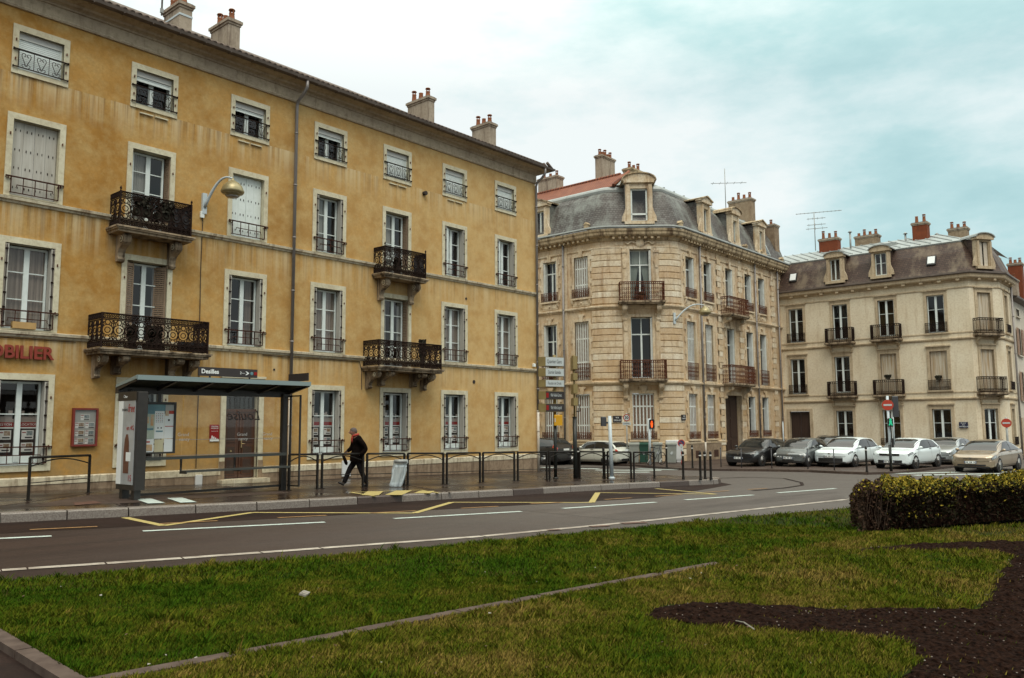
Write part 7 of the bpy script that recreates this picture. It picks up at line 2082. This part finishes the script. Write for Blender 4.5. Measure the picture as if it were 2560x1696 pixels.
# the white hatchback along the stone house, the black car before it, and the dark car driving up the side street
a, b = onG(1517, 1165, 0), onG(1431.5, 1159.5, 0); ay = PI/2+.02
d = Vector((math.cos(ay), math.sin(ay), 0)); nrm = Vector((d.y, -d.x, 0))
sh = hatch(3.72, 1.69, 1.41, .98, (1.02, 1.55), nose=.68, roof=2.3, rg=(3.15, 3.52), belt=(.93, .98), tail=.99, gh=.76, bul=.14)
c = a+d*(2.96-3.72/2)+nrm*(1.69/2-.02)
side = Tr(c) @ Rz(ay)
car('parked_car', 'small rounded white hatchback seen from behind, parked along the stone corner house', 'car', 'car_cream', sh, side, (.62, 2.96), .31, dict(doors=2, pillar=2.15, rplate=.82, tl=(.06, .20, 3.9, 4.9), rq=.5, handles='black', round=True, black_pillars=True), 'cars along the stone corner house')
c2 = c+d*5.1
car('parked_car', 'black hatchback parked ahead of the small white hatchback', 'car', 'car_black', hatch(4.1, 1.72, 1.50, 1.0, (1.1, 1.75), nose=.66, rg=(3.55, 3.98)), Tr(c2.x, c2.y, gz(c2.x)) @ Rz(ay), (.8, 3.4), .31, dict(rplate=.8, handles='black'), 'cars along the stone corner house')
P = onG(1360, 1163.5, 0); sh = hatch(4.35, 1.76, 1.56, 1.06, (1.15, 1.85), nose=.7, rg=(3.85, 4.24), belt=(.98, 1.08), tail=1.12)
c3 = P+d*(3.45-4.35/2)+nrm*(.86)
car('dark_car', 'dark grey car with a red tail light half hidden by the ochre building corner', 'car', 'car_slate', sh, Tr(c3.x, c3.y, gz(c3.x)) @ Rz(ay), (.85, 3.45), .33, dict(tl=(.02, .30, 4.2, 5.9), rplate=.85, handles='black', roofrail=True))
# ---------------------------------------------------------------- the walking man
def skin_mesh(name, chains, mat, levels=2):
    """chains: list of point lists [(x,y,z,r), ...]; points closer than 1 mm are shared joints"""
    V = []; Rr = []; E_ = []
    def idx(p):
        for k, q in enumerate(V):
            if abs(q[0]-p[0])+abs(q[1]-p[1])+abs(q[2]-p[2]) < .001: return k
        V.append(p[:3]); Rr.append(p[3] if isinstance(p[3], tuple) else (p[3], p[3])); return len(V)-1
    for ch in chains:
        I = [idx(p) for p in ch]
        E_ += [(a, b) for a, b in zip(I, I[1:])]
    me = bpy.data.meshes.new(name+'_tmp'); me.from_pydata(V, E_, [])
    o = bpy.data.objects.new(name+'_tmp', me); COL.objects.link(o)
    sk = o.modifiers.new('skin', 'SKIN'); sk.use_smooth_shade = True
    for k, r in enumerate(Rr): me.skin_vertices[0].data[k].radius = r
    me.skin_vertices[0].data[0].use_root = True
    ss = o.modifiers.new('sub', 'SUBSURF'); ss.levels = levels; ss.render_levels = levels
    dg = bpy.context.evaluated_depsgraph_get(); dg.update()
    r = bpy.data.meshes.new_from_object(o.evaluated_get(dg)); r.name = name
    bpy.data.objects.remove(o); r.materials.clear(); r.materials.append(MATS[mat])
    r.polygons.foreach_set('use_smooth', [True]*len(r.polygons)); return r
def man():
    P = onG(892, 1217.5, SW); rz = math.radians(150)
    o = thing('person', 'man in black coat and red scarf walking with bowed head along the pavement', 'person', P, rz)
    W = WM[o.name]
    add = lambda nm, me, par=o: put(nm, me, WM[par.name], par)
    # +x forward, +y his left (the camera's side), z up
    hip, chest, neck, hd = (0,0,.86), (.0,0,1.25), (.075,0,1.47), (.15,0,1.56)
    kneeF, ankF, toeF = (.20,-.09,.50), (.36,-.09,.115), (.53,-.10,.14)
    kneeR, ankR, toeR = (-.10,.09,.47), (-.27,.09,.115), (-.12,.10,.035)
    shL, elL, haL = (-.02,.20,1.36), (-.20,.25,1.10), (-.02,.17,.90)
    shR, elR, haR = (.03,-.20,1.36), (.14,-.24,1.10), (.34,-.20,.95)
    A = lambda p, r: (*p, r)
    chains = [[A(hip,.13), A((.0,0,1.05),.12), A(chest,.14), A((.04,0,1.40),.09), A(neck,.055), A((.105,0,1.50),.058)],
      [A(hip,.13), A((.02,-.09,.82),.085), A(kneeF,.058), A((.29,-.09,.30),.05), A(ankF,.036), A((.40,-.095,.08),.036), A(toeF,.026)],
      [A(hip,.13), A((-.01,.09,.82),.085), A(kneeR,.058), A((-.18,.09,.30),.05), A(ankR,.036), A((-.24,.09,.06),.036), A(toeR,.026)],
      [A((.04,0,1.40),.09), A(shL,.045), A(elL,.04), A(haL,.03)], [A((.04,0,1.40),.09), A(shR,.045), A(elR,.04), A((.30,-.21,.98),.03)]]
    # head: an egg of rings that continue the neck, built as part of the same surface chain
    chains.append([A((.105,0,1.50),.058), A((.135,0,1.555),(.088,.078)), A((.145,0,1.61),(.098,.082)), A((.125,0,1.66),(.082,.07)), A((.115,0,1.69),(.045,.045))])
    chains.append([A((.135,0,1.555),(.088,.078)), A((.205,0,1.545),(.030,.03)), A((.225,0,1.525),(.018,.02))])
    # hands: palm and separate fingers
    for hand, y, up in (((.30,-.21,.98), -.21, 1), (haL, .25, 0)):
        b = Vector(hand); fd = Vector((.78, .05, -.6)).normalized() if up else Vector((.7,0,-.7)).normalized(); sd = Vector((0,1,0)); dn = fd.cross(sd).normalized()
        palm = b+fd*.05; chains.append([A(hand,.03), A(tuple(palm),(.034,.02))])
        for k, (off, ln) in enumerate(((-.027,.06),(-.009,.072),(.009,.068),(.027,.052))):
            r = palm+sd*off+fd*.012; q = r+fd*ln*.5-dn*.012; e_ = q+fd*ln*.25-dn*ln*.4; chains.append([A(tuple(palm),(.034,.02)), A(tuple(r),.011), A(tuple(q),.009), A(tuple(e_),.008)])
        th = palm+sd*(-.035)-fd*.02; chains.append([A(tuple(palm),(.034,.02)), A(tuple(th),.012), A(tuple(th+fd*.035-dn*.02-sd*.008),.010)])
    add('body', skin_mesh('body', chains, 'skin', 2))
    m = MB('skin'); m.smooth = True
    Th = Tr(.232, 0, 1.575)
    m.prism([(.215,1.60),(.262,1.562),(.255,1.548),(.215,1.545)], 'y', -.013, .013)
    for s in (-1, 1): m.lathe([(0,-.012),(.022,-.006),(.026,.004),(.012,.010),(0,.006)], (.125, s*.083, 1.575), 8, Rx(-s*PI/2))
    add('nose_and_ears', m.mesh('nose_and_ears'))
    m = MB('ink')
    for s in (-1, 1): m.lathe([(0,.012),(.012,0),(0,-.012)], (.222, s*.032, 1.60), 8)
    m.box(.218, -.024, 1.523, .236, .024, 1.528); add('eyes_and_mouth', m.mesh('eyes_and_mouth'))
    # hair: cap over the back and top of the head
    m = MB('hair_grey'); m.smooth = True; rows = []
    for i in range(9):
        th = i/8*1.78; row = []
        for k in range(21):
            ph = -PI*.86+2*PI*.86*k/20+PI
            r = 1.0+.03*math.sin(7*ph+3*i)
            q = Vector((math.sin(th)*math.cos(ph)*.112, math.sin(th)*math.sin(ph)*.096, math.cos(th)*.105))*r
            q = Ry(-.42).to_3x3() @ q; row.append((q.x+.120, q.y, q.z+1.602))
        rows.append(row)
    m.grid(rows); add('hair', m.mesh('hair'))
    # trousers
    tr = [[A((.0,0,.92),(.15,.17)), A((0,0,.84),(.14,.16)), A((.04,-.085,.74),.105), A((kneeF[0],-.09,.51),.080), A((.285,-.09,.30),.072), A((.36,-.09,.10),.070)], [A((0,0,.84),(.14,.16)), A((-.02,.085,.74),.105), A((kneeR[0],.09,.48),.080), A((-.17,.09,.30),.072), A((-.275,.09,.10),.070)]]
    add('trousers', skin_mesh('trousers', tr, 'jeans', 2))
    # coat: torso to mid thigh with sleeves, collar up
    ct = [[A((.01,0,.76),(.185,.20)), A((.0,0,.92),(.165,.19)), A((-.01,0,1.08),(.160,.19)), A((-.015,0,1.24),(.165,.20)), A((.0,0,1.37),(.135,.16)), A((.045,0,1.45),(.085,.095)), A((.07,0,1.485),(.075,.08))],
      [A((.0,0,1.37),(.135,.16)), A((-.03,.195,1.355),.092), A((-.15,.25,1.20),.078), A((-.215,.262,1.09),.072), A((-.12,.262,.97),.070), A((-.03,.225,.90),.066)],
      [A((.0,0,1.37),(.135,.16)), A((.03,-.20,1.35),.092), A((.09,-.235,1.20),.075), A((.15,-.245,1.09),.066), A((.27,-.22,1.0),.055)]]
    add('coat', skin_mesh('coat', ct, 'coat_black', 2))
    m = MB('coat_black'); m.smooth = True
    rows = [[(.012+dx+ (rx+.012*math.sin(3*t))*math.cos(t), ry*math.sin(t), z+.015*math.cos(t)) for t in [2*PI*k/24 for k in range(24)]] for z, rx, ry, dx in ((.98,.18,.205,0),(.86,.195,.215,0),(.72,.215,.225,-.01))]
    m.grid(rows, True); add('coat_skirt', m.mesh('coat_skirt'))
    # scarf: wound round the neck, one end down the chest
    m = MB('scarf'); m.smooth = True
    m.tube([(.06+.085*math.cos(t), .085*math.sin(t), 1.485+.025*math.cos(t)*-1) for t in [2*PI*k/16 for k in range(16)]], .032, 8, True)
    m.tube([(.13,.03,1.46),(.165,.035,1.40),(.165,.03,1.32),(.155,.03,1.26)], [.03,.032,.03,.022], 8)
    add('scarf', m.mesh('scarf'))
    for (an, to, hl, sgn) in ((ankF, toeF, (.315,-.09,.045), 1), (ankR, toeR, (-.30,.09,.045), -1)):
        an, to, hl = Vector(an), Vector(to), Vector(hl)
        me = skin_mesh('shoe', [[(hl.x,hl.y,hl.z,.046), ((hl.x+to.x)/2,hl.y,(hl.z+to.z)/2+.012,(.052,.046)), (to.x,to.y,to.z,(.042,.034))], [(hl.x,hl.y,hl.z,.046), (an.x,an.y,an.z+.02,.052)]], 'shoe', 2)
        add('shoe', me)
    P2_ = W @ Vector((.36,-.20,.95))
    u = thing('umbrella', 'folded dark umbrella held in the walking man right hand', 'umbrella', P2_, rz)
    m = MB('coat_black'); T = WM[u.name]
    m.tube([T @ Vector(p) for p in ((-.05,.02,.06),(.0,0,-.02),(.04,0,-.06),(.0,0,-.10),(-.045,0,-.20),(-.075,0,-.28),(-.09,0,-.33))], [.014,.016,.02,.042,.05,.048,.02], 10); m.build('canopy', u)
    m = MB('trim_black'); m.tube([T @ Vector(p) for p in ((-.10,.03,.09),(-.05,.02,.06),(.0,0,-.03))], .013, 8); m.build('handle', u)
man()
# ---------------------------------------------------------------- hedge
g = np.random.default_rng(8)
def leaf_mesh(name, P, size, tones, mat, g, flat=0.):
    n = len(P); d = g.normal(size=(n, 3)); d[:, 2] = d[:, 2]*(1-flat)+flat; d /= np.linalg.norm(d, axis=1)[:, None]
    u = np.cross(d, g.normal(size=(n, 3))); u /= np.linalg.norm(u, axis=1)[:, None]; v = np.cross(d, u)
    s = size*(.6+.8*g.random(n))[:, None]
    V = np.stack([P-u*s, P-v*s*.5, P+u*s, P+v*s*.5], 1).reshape(-1, 3)
    me = bpy.data.meshes.new(name); me.vertices.add(4*n); me.vertices.foreach_set('co', V.ravel().astype(np.float32))
    me.loops.add(4*n); me.loops.foreach_set('vertex_index', np.arange(4*n, dtype=np.int32)); me.polygons.add(n)
    me.polygons.foreach_set('loop_start', np.arange(0, 4*n, 4, dtype=np.int32)); me.polygons.foreach_set('loop_total', np.full(n, 4, np.int32))
    a = me.attributes.new('tone', 'FLOAT_COLOR', 'POINT'); c = np.ones((4*n, 4), np.float32); c[:, :3] = np.repeat(tones, 4, 0); a.data.foreach_set('color', c.ravel())
    me.update(); me.validate(); me.materials.append(MATS[mat]); return me
def hedge():
    h0 = onG(2150, 1334, LO).to_2d(); h1 = onG(2560, 1310, LO).to_2d()
    d = (h1-h0).normalized(); n = ray(2112, 1270).to_2d().normalized()      # the end is cut slantwise
    L, D, H = (h1-h0).length+5.0, 1.3, .80
    o = thing('hedge', 'clipped hedge with yellow tipped leaves and bare twigs at its left end', 'hedge', (h0.x, h0.y, gz(h0.x)+LO))
    N = 95000
    s = g.random(N)*L-.1; t = g.random(N)*D; z = g.random(N)**.75*H
    # keep the outer shell, bulging and ragged
    def field(a, b): return .5+.5*np.sin(a*3.1+1.7*np.sin(b*2.3))*np.cos(b*2.7+a*1.3)
    dist = np.minimum.reduce([t, D-t, H-z, s+.1]); keep = dist < .10+.05*field(s*3, z*5)
    s, t, z = s[keep], t[keep], z[keep]
    bulge = .07*np.sin(s*2.2+z*3)+.04*np.sin(s*7.3)+.03*np.sin(s*15+z*11)
    t = t+bulge*np.where(t < D/2, 1, -1)
    rnd_ = np.clip(1-np.minimum.reduce([t, D-t, s+.1])/.30, 0, 1); z = z*(1-.20*rnd_**2*(z/H)**2)
    z = z*(1+.06*np.sin(s*1.7)+.05*np.sin(s*5.1+t*4)+.04*np.sin(s*11))
    s = np.where(s < .3, s+.10*np.sin(z*6+t*5), s)
    n_ = len(s); spike = g.random(n_) < .012; z = z+spike*g.random(n_)*.14*(z > H*.85)
    P = np.stack([h0.x+d.x*s+n.x*t, h0.y+d.y*s+n.y*t, gz(h0.x)+LO+z], 1)
    pat = field(s*1.3+2, z*2)*.5+.5*field(s*4, t*4+z*3)
    py = np.clip((z/H-.64)*2.6, 0, 1)*.92+.10*(pat > .62)*(z > .18)+.5*((np.abs(s-.95) < .28) & (pat > .45) & (z > .2))
    # bare corner at the left end: few yellow leaves
    py *= np.where(s < .6, .25, 1)
    r = g.random(n_); yel = r < py
    base = np.array([[.0095,.0085,.0025]])*(.5+1.3*g.random((n_,1))); brn = g.random(n_) < .35; base[brn] = np.array([.022,.010,.005])*(.5+g.random((brn.sum(),1)))
    tw = s < .35+.5*g.random(n_); base[tw] = np.array([.05,.028,.017])*(.5+.9*g.random((tw.sum(),1)))
    base[yel] = np.array([.33,.25,.03])*(.4+.8*g.random((yel.sum(),1)))
    ol = yel & (g.random(n_) < .35); base[ol] = np.array([.10,.105,.016])*(.5+.8*g.random((ol.sum(),1)))
    me = leaf_mesh('foliage', P, .030, base, 'hedge_leaf', g, .25)
    f = bpy.data.objects.new('foliage', me); COL.objects.link(f); f.parent = o; f.matrix_local = WM[o.name].inverted(); WM[f.name] = Matrix.Identity(4)
    m = MB('bark')
    for k in range(420):
        a = rnd.random()*(.8 if k < 240 else L); b = rnd.random()*D; p = Vector((h0.x+d.x*a+n.x*b, h0.y+d.y*a+n.y*b, gz(h0.x)+LO+rnd.random()*.3))
        q = p+Vector((rnd.uniform(-.12,.12), rnd.uniform(-.12,.12), rnd.uniform(.3,.62))); q.z = min(q.z, gz(h0.x)+LO+(.90 if k < 240 else .84)); m.tube([p, (p+q)/2+Vector((rnd.uniform(-.03,.03),0,0)), q], [.006,.005,.003], 3)
    m.build('twigs', o)
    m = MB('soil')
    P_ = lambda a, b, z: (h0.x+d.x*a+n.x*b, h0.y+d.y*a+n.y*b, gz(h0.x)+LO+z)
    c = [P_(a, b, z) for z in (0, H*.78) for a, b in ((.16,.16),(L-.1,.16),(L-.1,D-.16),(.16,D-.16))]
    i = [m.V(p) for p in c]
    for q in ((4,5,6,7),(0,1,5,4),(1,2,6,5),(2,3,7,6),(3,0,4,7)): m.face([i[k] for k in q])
    m.m = 'soil'; m.build('hedge_core', o)  # plain dark box added as a core, blocks the view through the leaves
    return [h0-d*.1, h1+d*5, h1+d*5+n*D, h0-d*.1+n*D]
HEDGE = hedge()
# ---------------------------------------------------------------- grass: dense near the camera, sparser and coarser far off
def grass():
    g = np.random.default_rng(21)
    lp = [Vector(p) for p in lawn_poly]
    out = []
    def sample(n, rmin, rmax):
        # the camera looks from the x axis (right edge ray) to about +75 degrees; spread evenly over that sector's area
        r = np.sqrt(g.random(n)*(rmax**2-rmin**2)+rmin**2); a = np.radians(g.uniform(-6, 90, n)); return r*np.cos(a), r*np.sin(a)
    for n, a, b, hgt, wd in ((520000, 3.6, 9.5, .036, .0033), (330000, 9.5, 16, .044, .005), (150000, 16, 34, .055, .0085)):
        X, Y = sample(n, a, b); m = inside(lp, X, Y) & ~inside(HEDGE, X, Y)
        jx, jy = X+g.normal(0, .05, n), Y+g.normal(0, .05, n)
        jx, jy = X+g.normal(0, .035, n)+.05*np.sin(Y*9+3*np.sin(X*5)), Y+g.normal(0, .035, n)+.05*np.sin(X*8+2*np.sin(Y*7)); m &= ~(inside(SOIL, jx, jy) & (g.random(n) > .012))
        ex, ey = X-EDGE_A.x, Y-EDGE_A.y; al = ex*dl.x+ey*dl.y; ac = np.abs(ex*dn.x+ey*dn.y)
        m &= ~((al > 0) & (al < (EDGE_B-EDGE_A).length) & (ac < EDGE_W/2+.0+.03*np.sin(al*9)*np.sin(al*23)))
        out.append((X[m], Y[m], np.full(m.sum(), hgt), np.full(m.sum(), wd)))
    # weeds and longer tufts
    cx_, cy_ = sample(900, 4, 18); k_ = np.repeat(np.arange(900), 45); X = cx_[k_]+g.normal(0, .03, len(k_)); Y = cy_[k_]+g.normal(0, .03, len(k_)); m = inside(lp, X, Y) & ~inside(HEDGE, X, Y) & ~inside(SOIL, cx_[k_], cy_[k_])
    out.append((X[m], Y[m], np.full(m.sum(), .075), np.full(m.sum(), .005)))
    X, Y, Hh, Wd = (np.concatenate(q) for q in zip(*out)); n = len(X)
    def wave(X, Y, f, s): return np.sin(X*f+s+1.3*np.sin(Y*f*.7+s*2))*np.cos(Y*f*1.1+s*3+1.1*np.sin(X*f*.6))
    pa = .33+.15*wave(X, Y, .9, 1)+.2*wave(X, Y, 2.3, 2)+.16*wave(X, Y, 6.1, 3)+.12*wave(X, Y, 13, 4)+.10*wave(X, Y, 31, 5)
    # the near strip below the edging is drier
    side = (X-EDGE_A.x)*dn.x+(Y-EDGE_A.y)*dn.y; dry = np.where(side*np.sign(EDGE_A.x*-dn.x+EDGE_A.y*-dn.y) > 0, .25, -.10)
    t = np.clip(pa+dry+g.normal(0, .16, n), 0, 1)[:, None]
    green = np.array([.033,.074,.003]); olive = np.array([.098,.104,.008]); straw = np.array([.21,.145,.038])
    c = np.where(t < .55, green+(olive-green)*(t/.55), olive+(straw-olive)*((t-.55)/.45))*(.55+.8*g.random((n, 1)))
    tuft = np.clip(.85+.25*wave(X, Y, 3.7, 7)+.18*wave(X, Y, 11, 9), .4, 1.4)
    h = Hh*tuft*(.5+g.random(n)); an = g.random(n)*2*np.pi; lean = h*(.35+.6*g.random(n))
    gzv = np.where(X < 20, -.02*X, 0); far_ = X >= 20
    if far_.any(): gzv[far_] = np.vectorize(gz)(X[far_])
    Z = gzv+LO
    dx, dy = np.cos(an), np.sin(an); wx, wy = -dy*Wd, dx*Wd
    V = np.stack([np.stack([X-wx, Y-wy, Z-.004], 1), np.stack([X+wx, Y+wy, Z-.004], 1), np.stack([X+dx*lean*.45+wx*.7, Y+dy*lean*.45+wy*.7, Z+h*.62], 1), np.stack([X+dx*lean, Y+dy*lean, Z+h], 1)], 1)
    me = bpy.data.meshes.new('grass'); me.vertices.add(4*n); me.vertices.foreach_set('co', V.ravel().astype(np.float32))
    me.loops.add(4*n); me.loops.foreach_set('vertex_index', np.arange(4*n, dtype=np.int32)); me.polygons.add(n)
    me.polygons.foreach_set('loop_start', np.arange(0, 4*n, 4, dtype=np.int32)); me.polygons.foreach_set('loop_total', np.full(n, 4, np.int32))
    a = me.attributes.new('tone', 'FLOAT_COLOR', 'POINT'); cc = np.ones((n, 4, 4), np.float32); cc[:, :, :3] = c[:, None, :]; a.data.foreach_set('color', cc.ravel())
    me.update(); me.validate(); me.materials.append(MATS['grass_blade'])
    o = bpy.data.objects.new('grass', me); COL.objects.link(o); o['kind'] = 'stuff'
    tag(o, 'uneven green and straw coloured winter grass covering the lawn', 'grass'); 
grass()
# petals, dead leaves and pebbles
m = MB('litter_pale')
for k in range(46):
    x, y = rnd.uniform(30, 2100), rnd.uniform(1400, 1690); p = onG(x, y, LO+.04); 
    if not inside([Vector(q) for q in lawn_poly], np.array([p.x]), np.array([p.y]))[0] or inside(SOIL, np.array([p.x]), np.array([p.y]))[0]: continue
    m.m = 'litter_pale' if k % 3 else 'rust_cover'; s = rnd.uniform(.008, .018); a = rnd.random()*6
    m.poly([(p.x+s*math.cos(a+t*PI/2)*(1 if t % 2 else .6), p.y+s*math.sin(a+t*PI/2), p.z+rnd.uniform(0, .012)) for t in range(4)])
o = m.build('lawn_litter'); o['kind'] = 'stuff'; tag(o, 'scattered pale petals and brown dead leaves lying in the lawn', 'litter')
m = MB('pebble')
xs = [p.x for p in SOIL]; ys = [p.y for p in SOIL]; cnt = 0
while cnt < 330:
    x, y = rnd.uniform(min(xs), 13), rnd.uniform(max(min(ys), -1.5), max(ys))
    if not inside(SOIL, np.array([x]), np.array([y]))[0]: continue
    cnt += 1; r = rnd.uniform(.003, .009)*(1.6 if rnd.random() < .08 else 1); m.m = 'pebble' if rnd.random() < .6 else 'bark'
    m.lathe([(0,-r*.6),(r*.8,-r*.3),(r,0),(r*.7,r*.5),(0,r*.7)], (x, y, gz(x)+LO+.032), 5)
o = m.build('soil_pebbles'); o['kind'] = 'stuff'; tag(o, 'small pale stones and bark crumbs strewn over the bare soil bed', 'pebbles')
P = onG(760, 1487, LO+.03); m = MB('litter_pale'); m.T = Tr(P) @ Rz(.7) @ Rx(.3); m.box(-.07, -.035, 0, .07, .035, .018); m.box(-.05,-.04,.018,.06,.02,.026); tag(m.build('paper_scrap', None, P), 'pale crumpled scrap lying alone on the lawn left of centre', 'litter')
p0, p1 = onG(*z9(592, 992), LO+.04), onG(*z9(705, 1045), LO+.04); m = MB('litter_pale'); m.tube([p0, p0.lerp(p1, .5)+Vector((.0,.01,.02)), p1], .006, 5); tag(m.build('fallen_twig', None, p0), 'pale fallen twig lying across the left tongue of the soil bed', 'twig')
# lettering becomes plain meshes, so every object carries geometry of its own
dg = bpy.context.evaluated_depsgraph_get(); dg.update()
for o in [o for o in COL.objects if o.type == 'FONT']:
    nm = o.name; me = bpy.data.meshes.new_from_object(o.evaluated_get(dg)); par, ml = o.parent, o.matrix_local.copy()
    props = {k: o[k] for k in ('label', 'category', 'group') if k in o.keys()}
    bpy.data.objects.remove(o); me.name = nm
    n = bpy.data.objects.new(nm, me); COL.objects.link(n); n.parent = par; n.matrix_local = ml
    for k, v in props.items(): n[k] = v
# ---------------------------------------------------------------- sky, sun, camera
SUN_EL, SUN_AZ = math.radians(58), math.radians(-128)     # azimuth measured in the xy plane; the light comes from behind the camera, left
w = bpy.data.worlds.new('World'); SC.world = w; w.use_nodes = True
nt = w.node_tree; nt.nodes.clear()
out = _n(nt, 'ShaderNodeOutputWorld'); bgn = _n(nt, 'ShaderNodeBackground'); nt.links.new(bgn.outputs[0], out.inputs[0])
sky = _n(nt, 'ShaderNodeTexSky', sky_type='NISHITA'); sky.sun_disc = False; sky.sun_elevation = SUN_EL
sky.sun_rotation = PI/2-SUN_AZ
sky.air_density = 1.0; sky.dust_density = 2.0; sky.ozone_density = 2.0
tc = _n(nt, 'ShaderNodeTexCoord'); sep = _n(nt, 'ShaderNodeSeparateXYZ'); nt.links.new(tc.outputs['Generated'], sep.inputs[0])
def wn_(scale, stretch, detail=7, rough=.55, off=(0,0,0)):
    mp = _n(nt, 'ShaderNodeMapping'); mp.inputs['Scale'].default_value = stretch; mp.inputs['Location'].default_value = off
    nt.links.new(tc.outputs['Generated'], mp.inputs[0]); return noise(nt, mp.outputs[0], scale, detail, rough)
cl = wn_(2.1, (1,1,2.4), 8, .56, (.35,.12,.1)); cl2 = wn_(5.5, (1,1,2.6), 7, .6, (2.3,1.1,.7))
dens = math_(nt, 'ADD', math_(nt, 'MULTIPLY', cl, .6), math_(nt, 'MULTIPLY', cl2, .4))
# cloud deck: white where thin, teal grey where thick banks stand; toward the zenith the deck is brighter (overcast)
thick = math_(nt, 'MULTIPLY', math_(nt, 'SUBTRACT', dens, .475), 2.5)
for (x_, y_), r_, am in (((2380,215),13,.14),((2250,60),25,.22),((2700,220),20,.12),((2330,580),9,.22),((2060,345),6,-.14),((2420,415),5,-.12),((560,70),9,.08)):
    d_ = _n(nt, 'ShaderNodeVectorMath', operation='DOT_PRODUCT'); nt.links.new(tc.outputs['Generated'], d_.inputs[0]); d_.inputs[1].default_value = ray(x_, y_).normalized()
    mr = _n(nt, 'ShaderNodeMapRange', interpolation_type='SMOOTHSTEP'); mr.inputs[1].default_value = math.cos(math.radians(r_)); mr.inputs[2].default_value = 1.0; mr.inputs[4].default_value = am
    nt.links.new(d_.outputs['Value'], mr.inputs[0]); thick = math_(nt, 'ADD', thick, mr.outputs[0])
cloud = ramp(nt, thick, ((.0, (.75, .80, .79)), (.20, (.63, .74, .74)), (.50, (.42, .61, .62)), (.85, (.30, .50, .52))))
up = _n(nt, 'ShaderNodeMapRange'); up.inputs[1].default_value = .38; up.inputs[2].default_value = 1.0; up.inputs[3].default_value = 1.0; up.inputs[4].default_value = 2.35
nt.links.new(sep.outputs[2], up.inputs[0])
gain = _n(nt, 'ShaderNodeMix', data_type='RGBA', blend_type='MULTIPLY'); gain.inputs[0].default_value = 1
zen = mixc(nt, math_(nt, 'SUBTRACT', up.outputs[0], 1.0), (1,1,1), (2.5,2.3,2.05))
bk = _n(nt, 'ShaderNodeVectorMath', operation='DOT_PRODUCT'); nt.links.new(tc.outputs['Generated'], bk.inputs[0]); bk.inputs[1].default_value = (-math.cos(YAW), -math.sin(YAW), -.25)
bm = _n(nt, 'ShaderNodeMapRange', interpolation_type='SMOOTHSTEP'); bm.inputs[1].default_value = -.25; bm.inputs[2].default_value = .6; bm.inputs[3].default_value = 1.0; bm.inputs[4].default_value = .62
nt.links.new(bk.outputs['Value'], bm.inputs[0])           # unseen sky behind the viewer, dimmed to deepen balcony shade and darken glass
cloud = mixc(nt, 1.0, cloud, (1,1,1), 'MULTIPLY'); nt.links.new(bm.outputs[0], cloud.node.inputs[7])
nt.links.new(cloud, gain.inputs[6]); nt.links.new(zen, gain.inputs[7])
skm = _n(nt, 'ShaderNodeMix', data_type='RGBA', blend_type='MULTIPLY'); skm.inputs[0].default_value = 1; nt.links.new(sky.outputs[0], skm.inputs[6]); skm.inputs[7].default_value = (.10,.10,.10,1)
fin = _n(nt, 'ShaderNodeMix', data_type='RGBA'); fin.inputs[0].default_value = .93
nt.links.new(skm.outputs[2], fin.inputs[6]); nt.links.new(gain.outputs[2], fin.inputs[7])
nt.links.new(fin.outputs[2], bgn.inputs[0]); bgn.inputs[1].default_value = 1.0
sl_ = bpy.data.lights.new('sun', 'SUN'); sl_.energy = 1.5; sl_.angle = math.radians(35); sl_.color = (1, .93, .82)
so = bpy.data.objects.new('sun', sl_); COL.objects.link(so)
so.rotation_euler = Vector((-math.cos(SUN_EL)*math.cos(SUN_AZ), -math.cos(SUN_EL)*math.sin(SUN_AZ), -math.sin(SUN_EL))).to_track_quat('-Z', 'Y').to_euler()
cam = bpy.data.cameras.new('camera'); cam.sensor_width = 36; cam.lens = 36*F/2560; cam.clip_end = 5000; cam.clip_start = .1
co_ = bpy.data.objects.new('camera', cam); COL.objects.link(co_); SC.camera = co_
def lv(r, f, u):
    s, c = math.sin(YAW), math.cos(YAW); return Vector((r*s+f*c, -r*c+f*s, u))
def cv(dx, dy, dz):   # image frame (right, up, forward) -> world, through roll, pitch, yaw
    c, s = math.cos(ROLL), math.sin(ROLL); x, y = c*dx-s*dy, s*dx+c*dy
    cp, sp = math.cos(PITCH), math.sin(PITCH); return lv(x, cp*dz-sp*y, sp*dz+cp*y)
Rm = Matrix((cv(1,0,0), cv(0,1,0), -cv(0,0,1))).transposed().to_4x4()
co_.matrix_world = Tr(EYE) @ Rm
vs = SC.view_settings; vs.view_transform = 'Standard'; vs.look = 'None'; vs.exposure = .33; vs.gamma = 1
SC.render.film_transparent = False
SC.cycles.max_bounces = 6; SC.cycles.transparent_max_bounces = 12; SC.cycles.use_denoising = True
SC.cycles.caustics_reflective = False; SC.cycles.caustics_refractive = False
